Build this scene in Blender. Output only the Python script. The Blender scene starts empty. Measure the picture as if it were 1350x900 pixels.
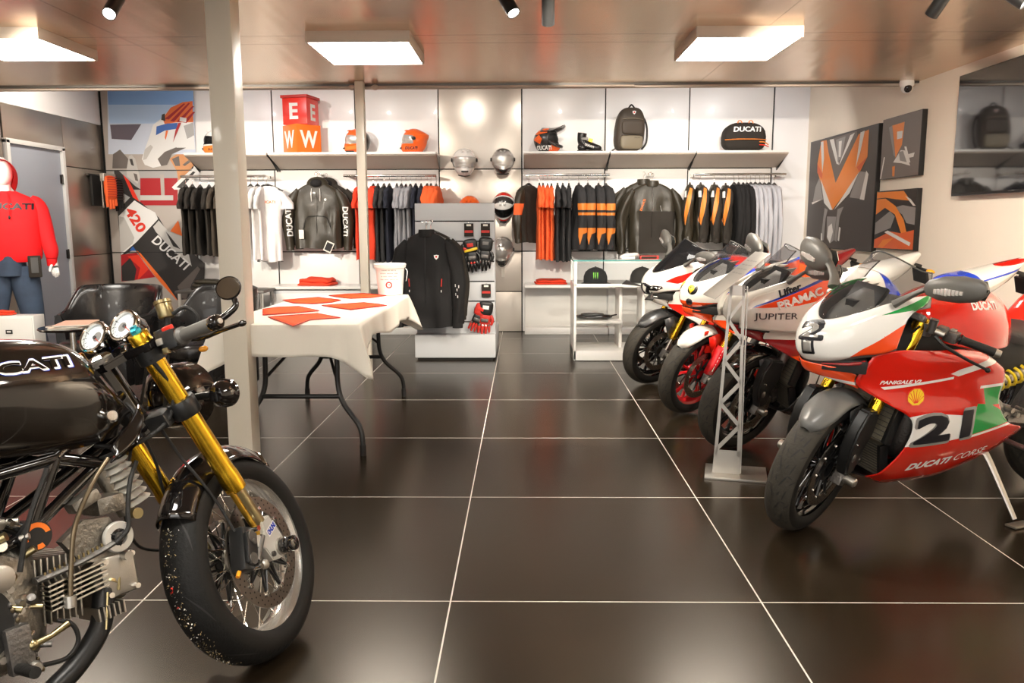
import bpy, bmesh, math, random
from math import sin, cos, pi, radians as RAD
from mathutils import Vector as V, Matrix, noise
from mathutils.bvhtree import BVHTree
random.seed(7)
SC = bpy.context.scene
COL = SC.collection
MATS = {}

def mat(name, col, rough=0.5, metal=0.0, coat=0.0, bump=0.0, bscale=200.0, trans=0.0, ior=1.45, emis=None, estr=0.0, alpha=1.0, sheen=0.0, var=0.0, vscale=8.0, spec=0.5, tr=0.0):
    if name in MATS: return MATS[name]
    m = bpy.data.materials.new(name); m.use_nodes = True
    nt = m.node_tree; b = nt.nodes['Principled BSDF']
    c = (col[0], col[1], col[2], 1)
    b.inputs['Base Color'].default_value = c
    b.inputs['Roughness'].default_value = rough
    b.inputs['Metallic'].default_value = metal
    b.inputs['Coat Weight'].default_value = coat
    b.inputs['Coat Roughness'].default_value = 0.04
    b.inputs['Transmission Weight'].default_value = trans
    b.inputs['IOR'].default_value = ior
    b.inputs['Alpha'].default_value = alpha
    b.inputs['Sheen Weight'].default_value = sheen
    b.inputs['Specular IOR Level'].default_value = spec
    if emis:
        b.inputs['Emission Color'].default_value = (*emis, 1); b.inputs['Emission Strength'].default_value = estr
    tc = nt.nodes.new('ShaderNodeTexCoord')
    nz = nt.nodes.new('ShaderNodeTexNoise'); nz.inputs['Scale'].default_value = vscale; nz.inputs['Detail'].default_value = 3
    nt.links.new(tc.outputs['Object'], nz.inputs['Vector'])
    if var > 0:
        mx = nt.nodes.new('ShaderNodeMix'); mx.data_type = 'RGBA'
        mx.inputs[6].default_value = tuple(max(0, x*(1-var)) for x in col) + (1,)
        mx.inputs[7].default_value = tuple(min(1, x*(1+var)) for x in col) + (1,)
        nt.links.new(nz.outputs['Fac'], mx.inputs[0]); nt.links.new(mx.outputs[2], b.inputs['Base Color'])
    mr = nt.nodes.new('ShaderNodeMapRange')
    mr.inputs['To Min'].default_value = max(0, rough*0.88); mr.inputs['To Max'].default_value = min(1, rough*1.12)
    nt.links.new(nz.outputs['Fac'], mr.inputs['Value']); nt.links.new(mr.outputs['Result'], b.inputs['Roughness'])
    if bump > 0:
        n2 = nt.nodes.new('ShaderNodeTexNoise'); n2.inputs['Scale'].default_value = bscale; n2.inputs['Detail'].default_value = 4
        bp = nt.nodes.new('ShaderNodeBump'); bp.inputs['Strength'].default_value = bump; bp.inputs['Distance'].default_value = 0.01
        nt.links.new(tc.outputs['Object'], n2.inputs['Vector']); nt.links.new(n2.outputs['Fac'], bp.inputs['Height']); nt.links.new(bp.outputs['Normal'], b.inputs['Normal'])
    if tr > 0:   # thin clear sheet
        b.inputs['Base Color'].default_value = (col[0]*.08, col[1]*.08, col[2]*.08, 1)
        t = nt.nodes.new('ShaderNodeBsdfTransparent'); t.inputs['Color'].default_value = (min(1, col[0]), min(1, col[1]), min(1, col[2]), 1)
        ms = nt.nodes.new('ShaderNodeMixShader'); ms.inputs[0].default_value = 1-tr
        out = nt.nodes['Material Output']
        nt.links.new(t.outputs[0], ms.inputs[1]); nt.links.new(b.outputs[0], ms.inputs[2]); nt.links.new(ms.outputs[0], out.inputs['Surface'])
    MATS[name] = m
    return m

# ---- palette
mat('black_rubber', (.010,.009,.008), .62, bump=.25, bscale=90)
mat('black_gloss', (.006,.005,.005), .08, coat=1.0)
mat('black_satin', (.012,.012,.012), .35)
mat('black_matt', (.015,.014,.013), .6)
mat('carbon', (.03,.03,.03), .28, coat=.6, bump=.15, bscale=300)
mat('gold', (.83,.50,.035), .24, metal=1.0)
mat('gold_dark', (.60,.36,.05), .3, metal=1.0)
mat('clamp_silver', (.60,.58,.53), .35, metal=.35, coat=.3)
mat('rim_silver', (.78,.76,.72), .20, metal=.75, coat=.4)
mat('chrome', (.82,.80,.76), .08, metal=1.0)
mat('alu', (.50,.475,.43), .42, metal=1.0, bump=.1, bscale=400)
mat('cast', (.42,.40,.36), .42, metal=.9, bump=.3, bscale=120)
mat('castdark', (.16,.15,.14), .45, metal=.85, bump=.3, bscale=120)
mat('steel_dark', (.10,.095,.09), .35, metal=1.0)
mat('disc_steel', (.30,.27,.24), .3, metal=1.0)
mat('red_gloss', (.64,.012,.005), .12, coat=1.0)
mat('orange_red', (.86,.075,.012), .14, coat=1.0)
mat('white_gloss', (.82,.80,.76), .14, coat=1.0)
mat('silver_gloss', (.50,.49,.47), .2, metal=.5, coat=.8)
mat('green_gloss', (.01,.30,.055), .16, coat=1.0)
mat('blue_gloss', (.015,.05,.46), .15, coat=1.0)
mat('navy', (.012,.016,.06), .3, coat=.5)
mat('ink', (.008,.008,.012), .4)
mat('paint_white', (.85,.83,.79), .4)
mat('yellow', (.90,.62,.03), .35)
mat('decal_red', (.72,.03,.015), .35)
mat('decal_teal', (.03,.42,.38), .35)
mat('decal_orange', (.9,.2,.02), .4)
mat('glass_clear', (.93,.95,.96), .03, tr=.93, spec=.6)
mat('glass_smoke', (.28,.28,.30), .04, tr=.62, spec=.8)
mat('glass_tint', (.88,.88,.89), .04, tr=.86, spec=.9)
mat('mirror_glass', (.75,.78,.80), .03, metal=1.0)
mat('lens', (.75,.73,.70), .08, coat=1.0, metal=.5)
mat('leather', (.010,.009,.009), .28, coat=.25, bump=.12, bscale=160)
mat('seat_black', (.02,.018,.017), .55, bump=.2, bscale=200)

class MB:
    """collects shapes into one bmesh with several materials"""
    def __init__(s, default='black_satin'):
        s.bm = bmesh.new(); s.names = []; s.d = default
    def mi(s, m):
        m = m or s.d
        if m not in s.names: s.names.append(m)
        return s.names.index(m)
    def face(s, vs, m=None, smooth=True):
        try: f = s.bm.faces.new(vs)
        except ValueError: return None
        f.material_index = s.mi(m); f.smooth = smooth; return f
    def box(s, c, d, m=None, R=None, bev=0.0, taper=1.0):
        k = s.mi(m); R = R or Matrix.Identity(3); c = V(c)
        bm = bmesh.new() if bev > 0 else s.bm
        vs = []
        for z in (-.5,.5):
            t = taper if z > 0 else 1
            for x, y in ((-.5,-.5),(.5,-.5),(.5,.5),(-.5,.5)):
                vs.append(bm.verts.new(c + R @ V((x*d[0]*t, y*d[1]*t, z*d[2]))))
        fs = []
        for q in ((3,2,1,0),(4,5,6,7),(0,1,5,4),(1,2,6,5),(2,3,7,6),(3,0,4,7)):
            fs.append(bm.faces.new([vs[i] for i in q]))
        if bev > 0:
            bmesh.ops.bevel(bm, geom=bm.edges[:], offset=bev, segments=2, affect='EDGES', profile=.6)
            for f in bm.faces: f.material_index = k; f.smooth = True
            s.absorb(bm)
        else:
            for f in fs: f.material_index = k; f.smooth = False
        return s
    def absorb(s, bm2):
        mp = {}
        for v in bm2.verts: mp[v] = s.bm.verts.new(v.co)
        for f in bm2.faces:
            try: g = s.bm.faces.new([mp[v] for v in f.verts])
            except ValueError: continue
            g.material_index = f.material_index; g.smooth = f.smooth
        bm2.free()
    def sweep(s, pts, rs, n=12, m=None, cap=True, flat=1.0, closed=False):
        pts = [V(p) for p in pts]
        N = len(pts)
        if not hasattr(rs, '__len__'): rs = [rs]*N
        rings = []
        prev = None
        for i, p in enumerate(pts):
            if closed: t = pts[(i+1) % N] - pts[i-1]
            else: t = pts[min(i+1, N-1)] - pts[max(i-1, 0)]
            if t.length < 1e-9: t = V((0,0,1))
            t.normalize()
            if prev is None:
                a = V((0,0,1)) if abs(t.z) < .9 else V((1,0,0))
                u = t.cross(a).normalized()
            else:
                u = prev - t*prev.dot(t)
                u = u.normalized() if u.length > 1e-6 else t.orthogonal().normalized()
            prev = u; w = t.cross(u)
            rings.append([s.bm.verts.new(p + u*cos(2*pi*k/n)*rs[i] + w*sin(2*pi*k/n)*rs[i]*flat) for k in range(n)])
        for i in range(N if closed else N-1):
            a, b = rings[i], rings[(i+1) % N]
            for k in range(n): s.face((a[k], a[(k+1)%n], b[(k+1)%n], b[k]), m)
        if cap and not closed:
            s.face(rings[0][::-1], m, False); s.face(rings[-1], m, False)
        return s
    def cyl(s, a, b, r, m=None, r2=None, n=16, cap=True):
        return s.sweep([a, b], [r, r if r2 is None else r2], n, m, cap)
    def tube(s, pts, r, m=None, n=8, k=6, cap=True, closed=False):
        return s.sweep(spl(pts, k, closed), r if not hasattr(r,'__len__') else spl1(r, k, closed), n, m, cap, closed=closed)
    def lathe(s, prof, o, ax, n=24, m=None, arc=None, mats=None, ux=None):
        """prof: (radius, height along ax)"""
        o = V(o); ax = V(ax).normalized(); u = ax.orthogonal().normalized()
        if ux is not None:
            u = V(ux); u = (u-ax*u.dot(ax)).normalized()
        w = ax.cross(u)
        a0, a1 = arc or (0, 2*pi); full = arc is None
        cnt = n if full else n+1
        rings = []
        for r, h in prof:
            if r < 1e-6: rings.append([s.bm.verts.new(o+ax*h)]*cnt)
            else: rings.append([s.bm.verts.new(o + ax*h + (u*cos(a0+(a1-a0)*k/n) + w*sin(a0+(a1-a0)*k/n))*r) for k in range(cnt)])
        for i in range(len(rings)-1):
            a, b = rings[i], rings[i+1]
            mm = mats[i] if mats else m
            for k in range(n):
                q = [a[k], a[(k+1)%cnt], b[(k+1)%cnt], b[k]]
                q2 = []
                for v in q:
                    if v not in q2: q2.append(v)
                if len(q2) > 2: s.face(q2, mm)
        return s
    def ell(s, c, d, m=None, R=None, n=16, h=10):
        R = R or Matrix.Identity(3); c = V(c); rows = []
        for i in range(h+1):
            t = pi*i/h
            if i in (0, h): rows.append([s.bm.verts.new(c+R@V((0,0,cos(t)*d[2])))]*n)
            else: rows.append([s.bm.verts.new(c+R@V((sin(t)*cos(2*pi*k/n)*d[0], sin(t)*sin(2*pi*k/n)*d[1], cos(t)*d[2]))) for k in range(n)])
        for i in range(h):
            for k in range(n):
                q = []
                for v in (rows[i][k], rows[i+1][k], rows[i+1][(k+1)%n], rows[i][(k+1)%n]):
                    if v not in q: q.append(v)
                if len(q) > 2: s.face(q, m)
        return s
    def prism(s, pts, o, u, v, th, m=None, bev=0.0, side=None):
        """outline pts (a,b) in frame o,u,v, thickness th along u x v (centred)"""
        o = V(o); u = V(u); v = V(v); n = u.cross(v).normalized()
        bot = [s.bm.verts.new(o+u*a+v*b-n*th/2) for a, b in pts]
        top = [s.bm.verts.new(o+u*a+v*b+n*th/2) for a, b in pts]
        L = len(pts)
        area = sum(pts[i][0]*pts[(i+1)%L][1]-pts[(i+1)%L][0]*pts[i][1] for i in range(L))
        if area < 0: bot.reverse(); top.reverse()
        f1 = s.face(bot[::-1], m, False); f2 = s.face(top, m, False)
        for i in range(L): s.face((bot[i], bot[(i+1)%L], top[(i+1)%L], top[i]), side or m, False)
        if L > 4: bmesh.ops.triangulate(s.bm, faces=[f for f in (f1, f2) if f])
        return s
    def grid(s, rows, m=None, closeu=False, closev=False, flip=False):
        vr = [[s.bm.verts.new(p) for p in r] for r in rows]
        a, b = len(vr), len(vr[0])
        for i in range(a if closeu else a-1):
            for j in range(b if closev else b-1):
                q = (vr[i][j], vr[(i+1)%a][j], vr[(i+1)%a][(j+1)%b], vr[i][(j+1)%b])
                s.face(q[::-1] if flip else q, m)
        return vr
    def patch(s, net, nu=6, nv=6, m=None, flip=False, closev=False):
        return s.grid(dense(net, nu, nv, closev), m, flip=flip, closev=closev)
    def mirror_y(s):
        bm2 = s.bm.copy()
        for v in bm2.verts: v.co.y = -v.co.y
        bmesh.ops.reverse_faces(bm2, faces=bm2.faces[:])
        s.absorb(bm2); return s
    def xf(s, M):
        bmesh.ops.transform(s.bm, matrix=M, verts=s.bm.verts[:]); return s
    def build(s, name, parent=None, solid=0.0, sub=0, ang=40, off=-1.0):
        me = bpy.data.meshes.new(name)
        bmesh.ops.recalc_face_normals(s.bm, faces=s.bm.faces[:]) if solid == 0 and sub == 0 else None
        if solid:
            s.bm.normal_update(); c = sum((v.co for v in s.bm.verts), V((0,0,0)))/max(1, len(s.bm.verts))
            if sum((f.calc_center_median()-c).dot(f.normal)*f.calc_area() for f in s.bm.faces) < 0: bmesh.ops.reverse_faces(s.bm, faces=s.bm.faces[:])
        s.bm.to_mesh(me)
        for nm in (s.names or [s.d]): me.materials.append(MATS[nm])
        me.set_sharp_from_angle(angle=RAD(ang))
        o = bpy.data.objects.new(name, me); COL.objects.link(o)
        if parent is not None: o.parent = parent
        if solid:
            md = o.modifiers.new('thick', 'SOLIDIFY'); md.thickness = solid; md.offset = off
        if sub:
            md = o.modifiers.new('smooth', 'SUBSURF'); md.levels = sub; md.render_levels = sub
        s.bm.free()
        return o

def spl(pts, k=6, closed=False):
    P = [V(p) for p in pts]; n = len(P)
    if n < 3 and not closed: return [P[0].lerp(P[-1], i/k) for i in range(k+1)]
    out = []
    g = (lambda i: P[i % n]) if closed else (lambda i: P[i] if 0 <= i < n else (P[0]*2-P[1] if i < 0 else P[-1]*2-P[-2]))
    for i in range(n if closed else n-1):
        a, b, c, d = g(i-1), g(i), g(i+1), g(i+2)
        for j in range(k):
            t = j/k
            out.append(.5*((2*b)+(c-a)*t+(2*a-5*b+4*c-d)*t*t+(3*b-a-3*c+d)*t*t*t))
    if not closed: out.append(P[-1].copy())
    return out
def spl1(vals, k=6, closed=False):
    return [p.x for p in spl([V((v,0,0)) for v in vals], k, closed)]
def dense(net, nu, nv, closev=False):
    rows = [spl(r, nv, closev) for r in net]
    cols = list(zip(*rows))
    out = [spl(list(c), nu) for c in cols]
    return [list(r) for r in zip(*out)]

def empty(name, loc=(0,0,0), rz=0.0, rot=None):
    o = bpy.data.objects.new(name, None); COL.objects.link(o); o.location = loc
    o.rotation_euler = rot or (0, 0, rz); o.empty_display_size = .1
    return o
def tag(o, label=None, cat=None, group=None, kind=None):
    if label: o['label'] = label
    if cat: o['category'] = cat
    if group: o['group'] = group
    if kind: o['kind'] = kind
    return o
KIDS = {}
def copy_tree(o, parent=None):
    c = o.copy(); COL.objects.link(c)
    if parent is not None: c.parent = parent
    for ch in [x for x in bpy.data.objects if x.parent == o]:
        copy_tree(ch, c)
    return c

def paint(mb, poly, m, ax=(0, 2), cond=None):
    """give the faces inside a convex outline (in the plane of two axes) a colour of their own, cutting the mesh along its edges"""
    bm = mb.bm; k = mb.mi(m); L = len(poly); i0, i1 = ax
    area = sum(poly[i][0]*poly[(i+1)%L][1]-poly[(i+1)%L][0]*poly[i][1] for i in range(L))
    if area < 0: poly = poly[::-1]
    mnx = min(p[0] for p in poly)-.002; mxx = max(p[0] for p in poly)+.002
    mny = min(p[1] for p in poly)-.002; mxy = max(p[1] for p in poly)+.002
    def near(f):
        if cond and not cond(f.calc_center_median()): return False
        a = [v.co[i0] for v in f.verts]; b = [v.co[i1] for v in f.verts]
        return max(a) > mnx and min(a) < mxx and max(b) > mny and min(b) < mxy
    for i in range(L):
        p, q = poly[i], poly[(i+1)%L]
        co = V((0,0,0)); co[i0] = p[0]; co[i1] = p[1]
        no = V((0,0,0)); no[i0] = q[1]-p[1]; no[i1] = -(q[0]-p[0])
        if no.length < 1e-9: continue
        fs = [f for f in bm.faces if near(f)]
        es = {e for f in fs for e in f.edges}; vs = {v for f in fs for v in f.verts}
        bmesh.ops.bisect_plane(bm, geom=list(vs)+list(es)+fs, plane_co=co, plane_no=no.normalized(), dist=1e-6)
    for f in bm.faces:
        c = f.calc_center_median()
        if cond and not cond(c): continue
        a, b = c[i0], c[i1]
        if all((poly[(i+1)%L][0]-poly[i][0])*(b-poly[i][1])-(poly[(i+1)%L][1]-poly[i][1])*(a-poly[i][0]) >= -1e-9 for i in range(L)):
            f.material_index = k

TXT = {}
def text_bm(body, bold=0.0, shear=0.0, step=0.0):
    """flat text: returns bmesh with unit-height capitals, origin centred"""
    key = (body, bold, shear)
    if key not in TXT:
        cu = bpy.data.curves.new('writing', 'FONT'); cu.body = body; cu.size = 1; cu.offset = bold; cu.shear = shear
        cu.align_x = 'CENTER'; cu.align_y = 'CENTER'; cu.resolution_u = 3
        ob = bpy.data.objects.new('writing', cu)
        me = bpy.data.meshes.new_from_object(ob)
        bm = bmesh.new(); bm.from_mesh(me); TXT[key] = bm
        bpy.data.objects.remove(ob); bpy.data.meshes.remove(me); bpy.data.curves.remove(cu)
    bm = TXT[key].copy()
    xs = [v.co.x for v in bm.verts]; ys = [v.co.y for v in bm.verts]
    x0, x1, y0, y1 = min(xs), max(xs), min(ys), max(ys)
    for v in bm.verts: v.co.x = (v.co.x-(x0+x1)/2)/(x1-x0); v.co.y = (v.co.y-(y0+y1)/2)/(y1-y0)
    return bm
def write(mb, body, o, u, v, w, h, m='ink', bold=0.0, shear=0.0, lift=0.0015, bvh=None, cut=0.008):
    """put writing of width w, height h centred at o in directions u,v; onto a surface if a bvh is given"""
    if bold > .031:
        r = (bold-.025)*h*.95
        for k in range(8):
            u1 = V(u).normalized(); v1 = V(v); v1 = (v1-u1*v1.dot(u1)).normalized()
            write(mb, body, V(o)+u1*cos(k*pi/4)*r+v1*sin(k*pi/4)*r, u, v, w, h, m, .025, shear, lift+.00003*k, bvh, cut*1.5)
        bold = .025
    bm = text_bm(body, bold, shear)
    o = V(o); u = V(u).normalized(); v = V(v); v = (v-u*v.dot(u)).normalized(); n = u.cross(v)
    if bvh:
        for a, L, d in ((0, w, cut/w), (1, h, cut/h)):
            x = -.5+d
            while x < .5:
                co = V((0,0,0)); co[a] = x; no = V((0,0,0)); no[a] = 1
                bmesh.ops.bisect_plane(bm, geom=bm.verts[:]+bm.edges[:]+bm.faces[:], plane_co=co, plane_no=no)
                x += d
    k = mb.mi(m); last = 0
    for t in bm.verts:
        p = o + u*t.co.x*w + v*t.co.y*h
        if bvh:
            hit = bvh.ray_cast(p+n*.15, -n, 1.0)
            if hit[0] is not None:
                nn = hit[1] if hit[1].dot(n) > 0 else -hit[1]
                p = hit[0] + (nn if nn.length > .5 else n)*lift
            else: p = bvh.find_nearest(p)[0] + n*lift
        else: p = p + n*lift
        t.co = p
    for f in bm.faces: f.material_index = k; f.smooth = False
    mb.absorb(bm)
def bvh_of(mb):
    mb.bm.normal_update(); return BVHTree.FromBMesh(mb.bm)
def disc_decal(mb, o, u, v, r, m, bvh=None, lift=.001, n=20, pts=None):
    o = V(o); u = V(u).normalized(); v = V(v); v = (v-u*v.dot(u)).normalized(); nn = u.cross(v)
    P = pts or [(cos(2*pi*k/n), sin(2*pi*k/n)) for k in range(n)]
    vs = []
    for a, b in P+[(0,0)]:
        p = o+u*a*r+v*b*r
        if bvh:
            h = bvh.ray_cast(p+nn*.15, -nn, 1.0)
            if h[0] is not None: p = h[0]
        vs.append(mb.bm.verts.new(p+nn*lift))
    c = vs.pop()
    for i in range(len(vs)): mb.face((vs[i], vs[(i+1)%len(vs)], c), m, False)
def poly_decal(mb, pts, o, u, v, m, bvh=None, lift=.001, cut=.03):
    """flat outline laid on a surface"""
    o = V(o); u = V(u).normalized(); v = V(v); v = (v-u*v.dot(u)).normalized(); n = u.cross(v)
    bm = bmesh.new(); f = bm.faces.new([bm.verts.new((a, b, 0)) for a, b in pts]); bmesh.ops.triangulate(bm, faces=[f])
    if bvh:
        for ax in (0, 1):
            lo = min(p[ax] for p in pts); hi = max(p[ax] for p in pts); x = lo+cut
            while x < hi:
                co = V((0,0,0)); co[ax] = x; no = V((0,0,0)); no[ax] = 1
                bmesh.ops.bisect_plane(bm, geom=bm.verts[:]+bm.edges[:]+bm.faces[:], plane_co=co, plane_no=no); x += cut
    k = mb.mi(m)
    for t in bm.verts:
        p = o+u*t.co.x+v*t.co.y
        if bvh:
            h = bvh.ray_cast(p+n*.2, -n, 1.0)
            if h[0] is not None: p = h[0]
        t.co = p+n*lift
    for f in bm.faces: f.material_index = k; f.smooth = False
    mb.absorb(bm)

# camera
cam_d = bpy.data.cameras.new('camera'); cam = bpy.data.objects.new('camera', cam_d); COL.objects.link(cam); SC.camera = cam
cam_d.sensor_width = 36; cam_d.lens = 1062.8/1350*36; cam_d.clip_start = .05
p_, y_, r_ = .14569, .01485, -.00313
Fw = Matrix.Rotation(y_, 3, 'Z') @ V((0, cos(p_), -sin(p_))); Rt = Matrix.Rotation(y_, 3, 'Z') @ V((1,0,0)); Up = Matrix.Rotation(y_, 3, 'Z') @ V((0, sin(p_), cos(p_)))
R2 = Rt*cos(r_)+Up*sin(r_); U2 = -Rt*sin(r_)+Up*cos(r_)
M4 = Matrix((R2, U2, -Fw)).transposed().to_4x4(); M4.translation = V((0,0,1.2556)); cam.matrix_world = M4
SC.view_settings.view_transform = 'Standard'; SC.view_settings.look = 'None'; SC.view_settings.gamma = 1; SC.view_settings.exposure = 0.14
SC.view_settings.use_curve_mapping = False
# ============================== the room
XL, XR, YB, YF, ZC, YS, ZR = -4.8, 3.2, 9.35, -4.0, 2.38, 6.86, 2.95
def struct(name, mb, **k):
    o = mb.build(name, **k); o['kind'] = 'structure'; return o
def nodes(m): return m.node_tree, m.node_tree.nodes, m.node_tree.links
def grout_mat():
    m = mat('floor_tile', (.035,.025,.016), .34, spec=.5)
    m.node_tree.nodes['Principled BSDF'].inputs['Specular Tint'].default_value = (1.0,.84,.64,1)
    nt, N, L = nodes(m); b = N['Principled BSDF']
    tc = N.new('ShaderNodeTexCoord'); sx = N.new('ShaderNodeSeparateXYZ'); L.new(tc.outputs['Object'], sx.inputs[0])
    outs = []
    for k, off in (('X', -1.287), ('Y', 2.550)):
        a = N.new('ShaderNodeMath'); a.operation = 'SUBTRACT'; a.inputs[1].default_value = off-.52; L.new(sx.outputs[k], a.inputs[0])
        f = N.new('ShaderNodeMath'); f.operation = 'PINGPONG'; f.inputs[1].default_value = .52; L.new(a.outputs[0], f.inputs[0])
        g = N.new('ShaderNodeMath'); g.operation = 'GREATER_THAN'; g.inputs[1].default_value = .52-.0026; L.new(f.outputs[0], g.inputs[0]); outs.append(g)
    mx = N.new('ShaderNodeMath'); mx.operation = 'MAXIMUM'; L.new(outs[0].outputs[0], mx.inputs[0]); L.new(outs[1].outputs[0], mx.inputs[1])
    n1 = N.new('ShaderNodeTexNoise'); n1.inputs['Scale'].default_value = 1.3; n1.inputs['Detail'].default_value = 5; L.new(tc.outputs['Object'], n1.inputs['Vector'])
    c1 = N.new('ShaderNodeMix'); c1.data_type = 'RGBA'; c1.inputs[6].default_value = (.013,.009,.005,1); c1.inputs[7].default_value = (.022,.015,.009,1); L.new(n1.outputs['Fac'], c1.inputs[0])
    c2 = N.new('ShaderNodeMix'); c2.data_type = 'RGBA'; c2.inputs[7].default_value = (.62,.58,.52,1); L.new(mx.outputs[0], c2.inputs[0]); L.new(c1.outputs[2], c2.inputs[6]); L.new(c2.outputs[2], b.inputs['Base Color'])
    r = N.new('ShaderNodeMix'); r.inputs[2].default_value = .25; r.inputs[3].default_value = .8; L.new(mx.outputs[0], r.inputs[0]); L.new(r.outputs[0], b.inputs['Roughness'])
grout_mat()
def ceiling_mat():
    m = mat('ceiling_sheet', (.52,.43,.36), .25, metal=.72)
    nt, N, L = nodes(m); b = N['Principled BSDF']
    tc = N.new('ShaderNodeTexCoord'); sx = N.new('ShaderNodeSeparateXYZ'); L.new(tc.outputs['Object'], sx.inputs[0])
    ws = []
    for y in (3.98, 5.08, 5.30):
        a = N.new('ShaderNodeMath'); a.operation = 'SUBTRACT'; a.inputs[1].default_value = y; L.new(sx.outputs['Y'], a.inputs[0])
        c = N.new('ShaderNodeMath'); c.operation = 'ABSOLUTE'; L.new(a.outputs[0], c.inputs[0])
        g = N.new('ShaderNodeMath'); g.operation = 'LESS_THAN'; g.inputs[1].default_value = .006; L.new(c.outputs[0], g.inputs[0]); ws.append(g)
    for x in (-2.45, 1.42):
        a = N.new('ShaderNodeMath'); a.operation = 'SUBTRACT'; a.inputs[1].default_value = x; L.new(sx.outputs['X'], a.inputs[0])
        c = N.new('ShaderNodeMath'); c.operation = 'ABSOLUTE'; L.new(a.outputs[0], c.inputs[0])
        g = N.new('ShaderNodeMath'); g.operation = 'LESS_THAN'; g.inputs[1].default_value = .004; L.new(c.outputs[0], g.inputs[0]); ws.append(g)
    s = ws[0].outputs[0]
    for w in ws[1:]:
        q = N.new('ShaderNodeMath'); q.operation = 'MAXIMUM'; L.new(s, q.inputs[0]); L.new(w.outputs[0], q.inputs[1]); s = q.outputs[0]
    n1 = N.new('ShaderNodeTexNoise'); n1.inputs['Scale'].default_value = .8; L.new(tc.outputs['Object'], n1.inputs['Vector'])
    c1 = N.new('ShaderNodeMix'); c1.data_type = 'RGBA'; c1.inputs[6].default_value = (.74,.57,.42,1); c1.inputs[7].default_value = (.86,.68,.50,1); L.new(n1.outputs['Fac'], c1.inputs[0])
    c2 = N.new('ShaderNodeMix'); c2.data_type = 'RGBA'; c2.inputs[7].default_value = (.30,.20,.12,1); L.new(s, c2.inputs[0]); L.new(c1.outputs[2], c2.inputs[6]); L.new(c2.outputs[2], b.inputs['Base Color'])
    wv = N.new('ShaderNodeTexNoise'); wv.inputs['Scale'].default_value = 1.6; mp = N.new('ShaderNodeMapping'); mp.inputs['Scale'].default_value = (3, .25, 1)
    L.new(tc.outputs['Object'], mp.inputs[0]); L.new(mp.outputs[0], wv.inputs['Vector'])
    bp = N.new('ShaderNodeBump'); bp.inputs['Strength'].default_value = .12; bp.inputs['Distance'].default_value = .05; L.new(wv.outputs['Fac'], bp.inputs['Height']); L.new(bp.outputs['Normal'], b.inputs['Normal'])
ceiling_mat()
mat('plaster_cream', (.90,.80,.67), .6, bump=.03, bscale=60, var=.02)
mat('plaster_white', (.84,.83,.84), .55)
mat('panel_white', (.86,.84,.82), .32, coat=.1)
mat('panel_silver', (.62,.56,.49), .30, metal=.35)
mat('gap_black', (.01,.01,.01), .6)
mat('steel_panel', (.48,.42,.36), .30, metal=.85, var=.12, vscale=1.5, bump=.03, bscale=3)
mat('door_grey', (.38,.41,.48), .5)
mat('frame_white', (.78,.77,.75), .35)
mat('trim_beige', (.55,.46,.38), .45)
mat('column_paint', (.66,.60,.50), .38, coat=.2)
mat('lamp_white', (1,1,1), .5, emis=(1,.95,.86), estr=31.0)
mat('lamp_spot', (1,1,1), .3, emis=(1,.93,.82), estr=60.0)

b = MB('floor_tile'); b.box(((XL+XR)/2, (YF+YB)/2, -.05), (XR-XL+.3, YB-YF+.3, .1)); struct('floor', b)
b = MB('ceiling_sheet'); b.box(((XL+XR)/2, (YF+YS)/2, ZC+.05), (XR-XL+.2, YS-YF, .1))
b.box(((XL+XR)/2, (YS+YB)/2, ZR+.05), (XR-XL+.2, YB-YS+.2, .1), 'plaster_white')
b.box(((XL+XR)/2, YS+.02, (ZC+ZR)/2+.05), (XR-XL+.2, .04, ZR-ZC), 'plaster_white'); struct('ceiling', b)
b = MB('trim_beige'); b.box(((XL+XR)/2-.0, YS+.012, ZC-.012), (XR-XL, .05, .03), bev=.004); b.box(((XL+XR)/2, YS-.05, ZC-.006), (XR-XL, .02, .014), 'steel_dark'); struct('trim_1', b)  # dark strip by the trim stands in for the edge's thin shadow line
# back wall: square panels on a black grid
b = MB('gap_black'); b.box(((XL+XR)/2, YB+.08, ZR/2), (XR-XL+.3, .12, ZR))
PX = [-3.785+.941*k for k in range(8)]
for k in range(7):
    x0, x1 = PX[k], PX[k+1]
    rows = [0, .935, 1.865, 2.94] if k != 3 else [0,.47,.935,1.40,1.865,2.94]
    for j in range(len(rows)-1):
        z0, z1 = rows[j], rows[j+1]
        b.box(((x0+x1)/2, YB+.01, (z0+z1)/2), (x1-x0-.014, .02, z1-z0-.012), 'panel_silver' if k == 3 else 'panel_white', bev=.002)
b.box(((PX[7]+XR)/2+.006, YB+.01, ZR/2), (XR-PX[7]-.01, .02, ZR), 'plaster_white')
struct('wall_back', b)
# left wall: steel sheets with a white band above, a flush door
b = MB('gap_black')
b.box((XL-.08, (7.58+YF)/2, ZR/2), (.1, 7.58-YF, ZR)); b.box((XL-.08, (8.50+YB)/2+.05, ZR/2), (.1, YB-8.50+.1, ZR)); b.box((XL-.08, 8.04, (2.04+ZR)/2), (.1, .94, ZR-2.04))
ys = [8.54, 9.33]
def steel(y0, y1, z0, z1): b.box((XL-.015, (y0+y1)/2, (z0+z1)/2), (.03, y1-y0-.008, z1-z0-.008), 'steel_panel', bev=.002)
steel(8.545, 9.345, 0, .92); steel(8.545, 9.345, .92, 1.86); steel(8.545, 9.345, 1.86, 2.37)
steel(7.56, 8.545, 2.05, 2.37)
yy = 7.54
while yy > YF:
    for z0, z1 in ((0, .92), (.92, 1.86), (1.86, 2.37)): steel(max(yy-.93, YF), yy, z0, z1)
    yy -= .93
b.box((XL-.02, (YF+YB)/2, (2.37+ZR)/2), (.03, YB-YF, ZR-2.37), 'plaster_white')
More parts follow.
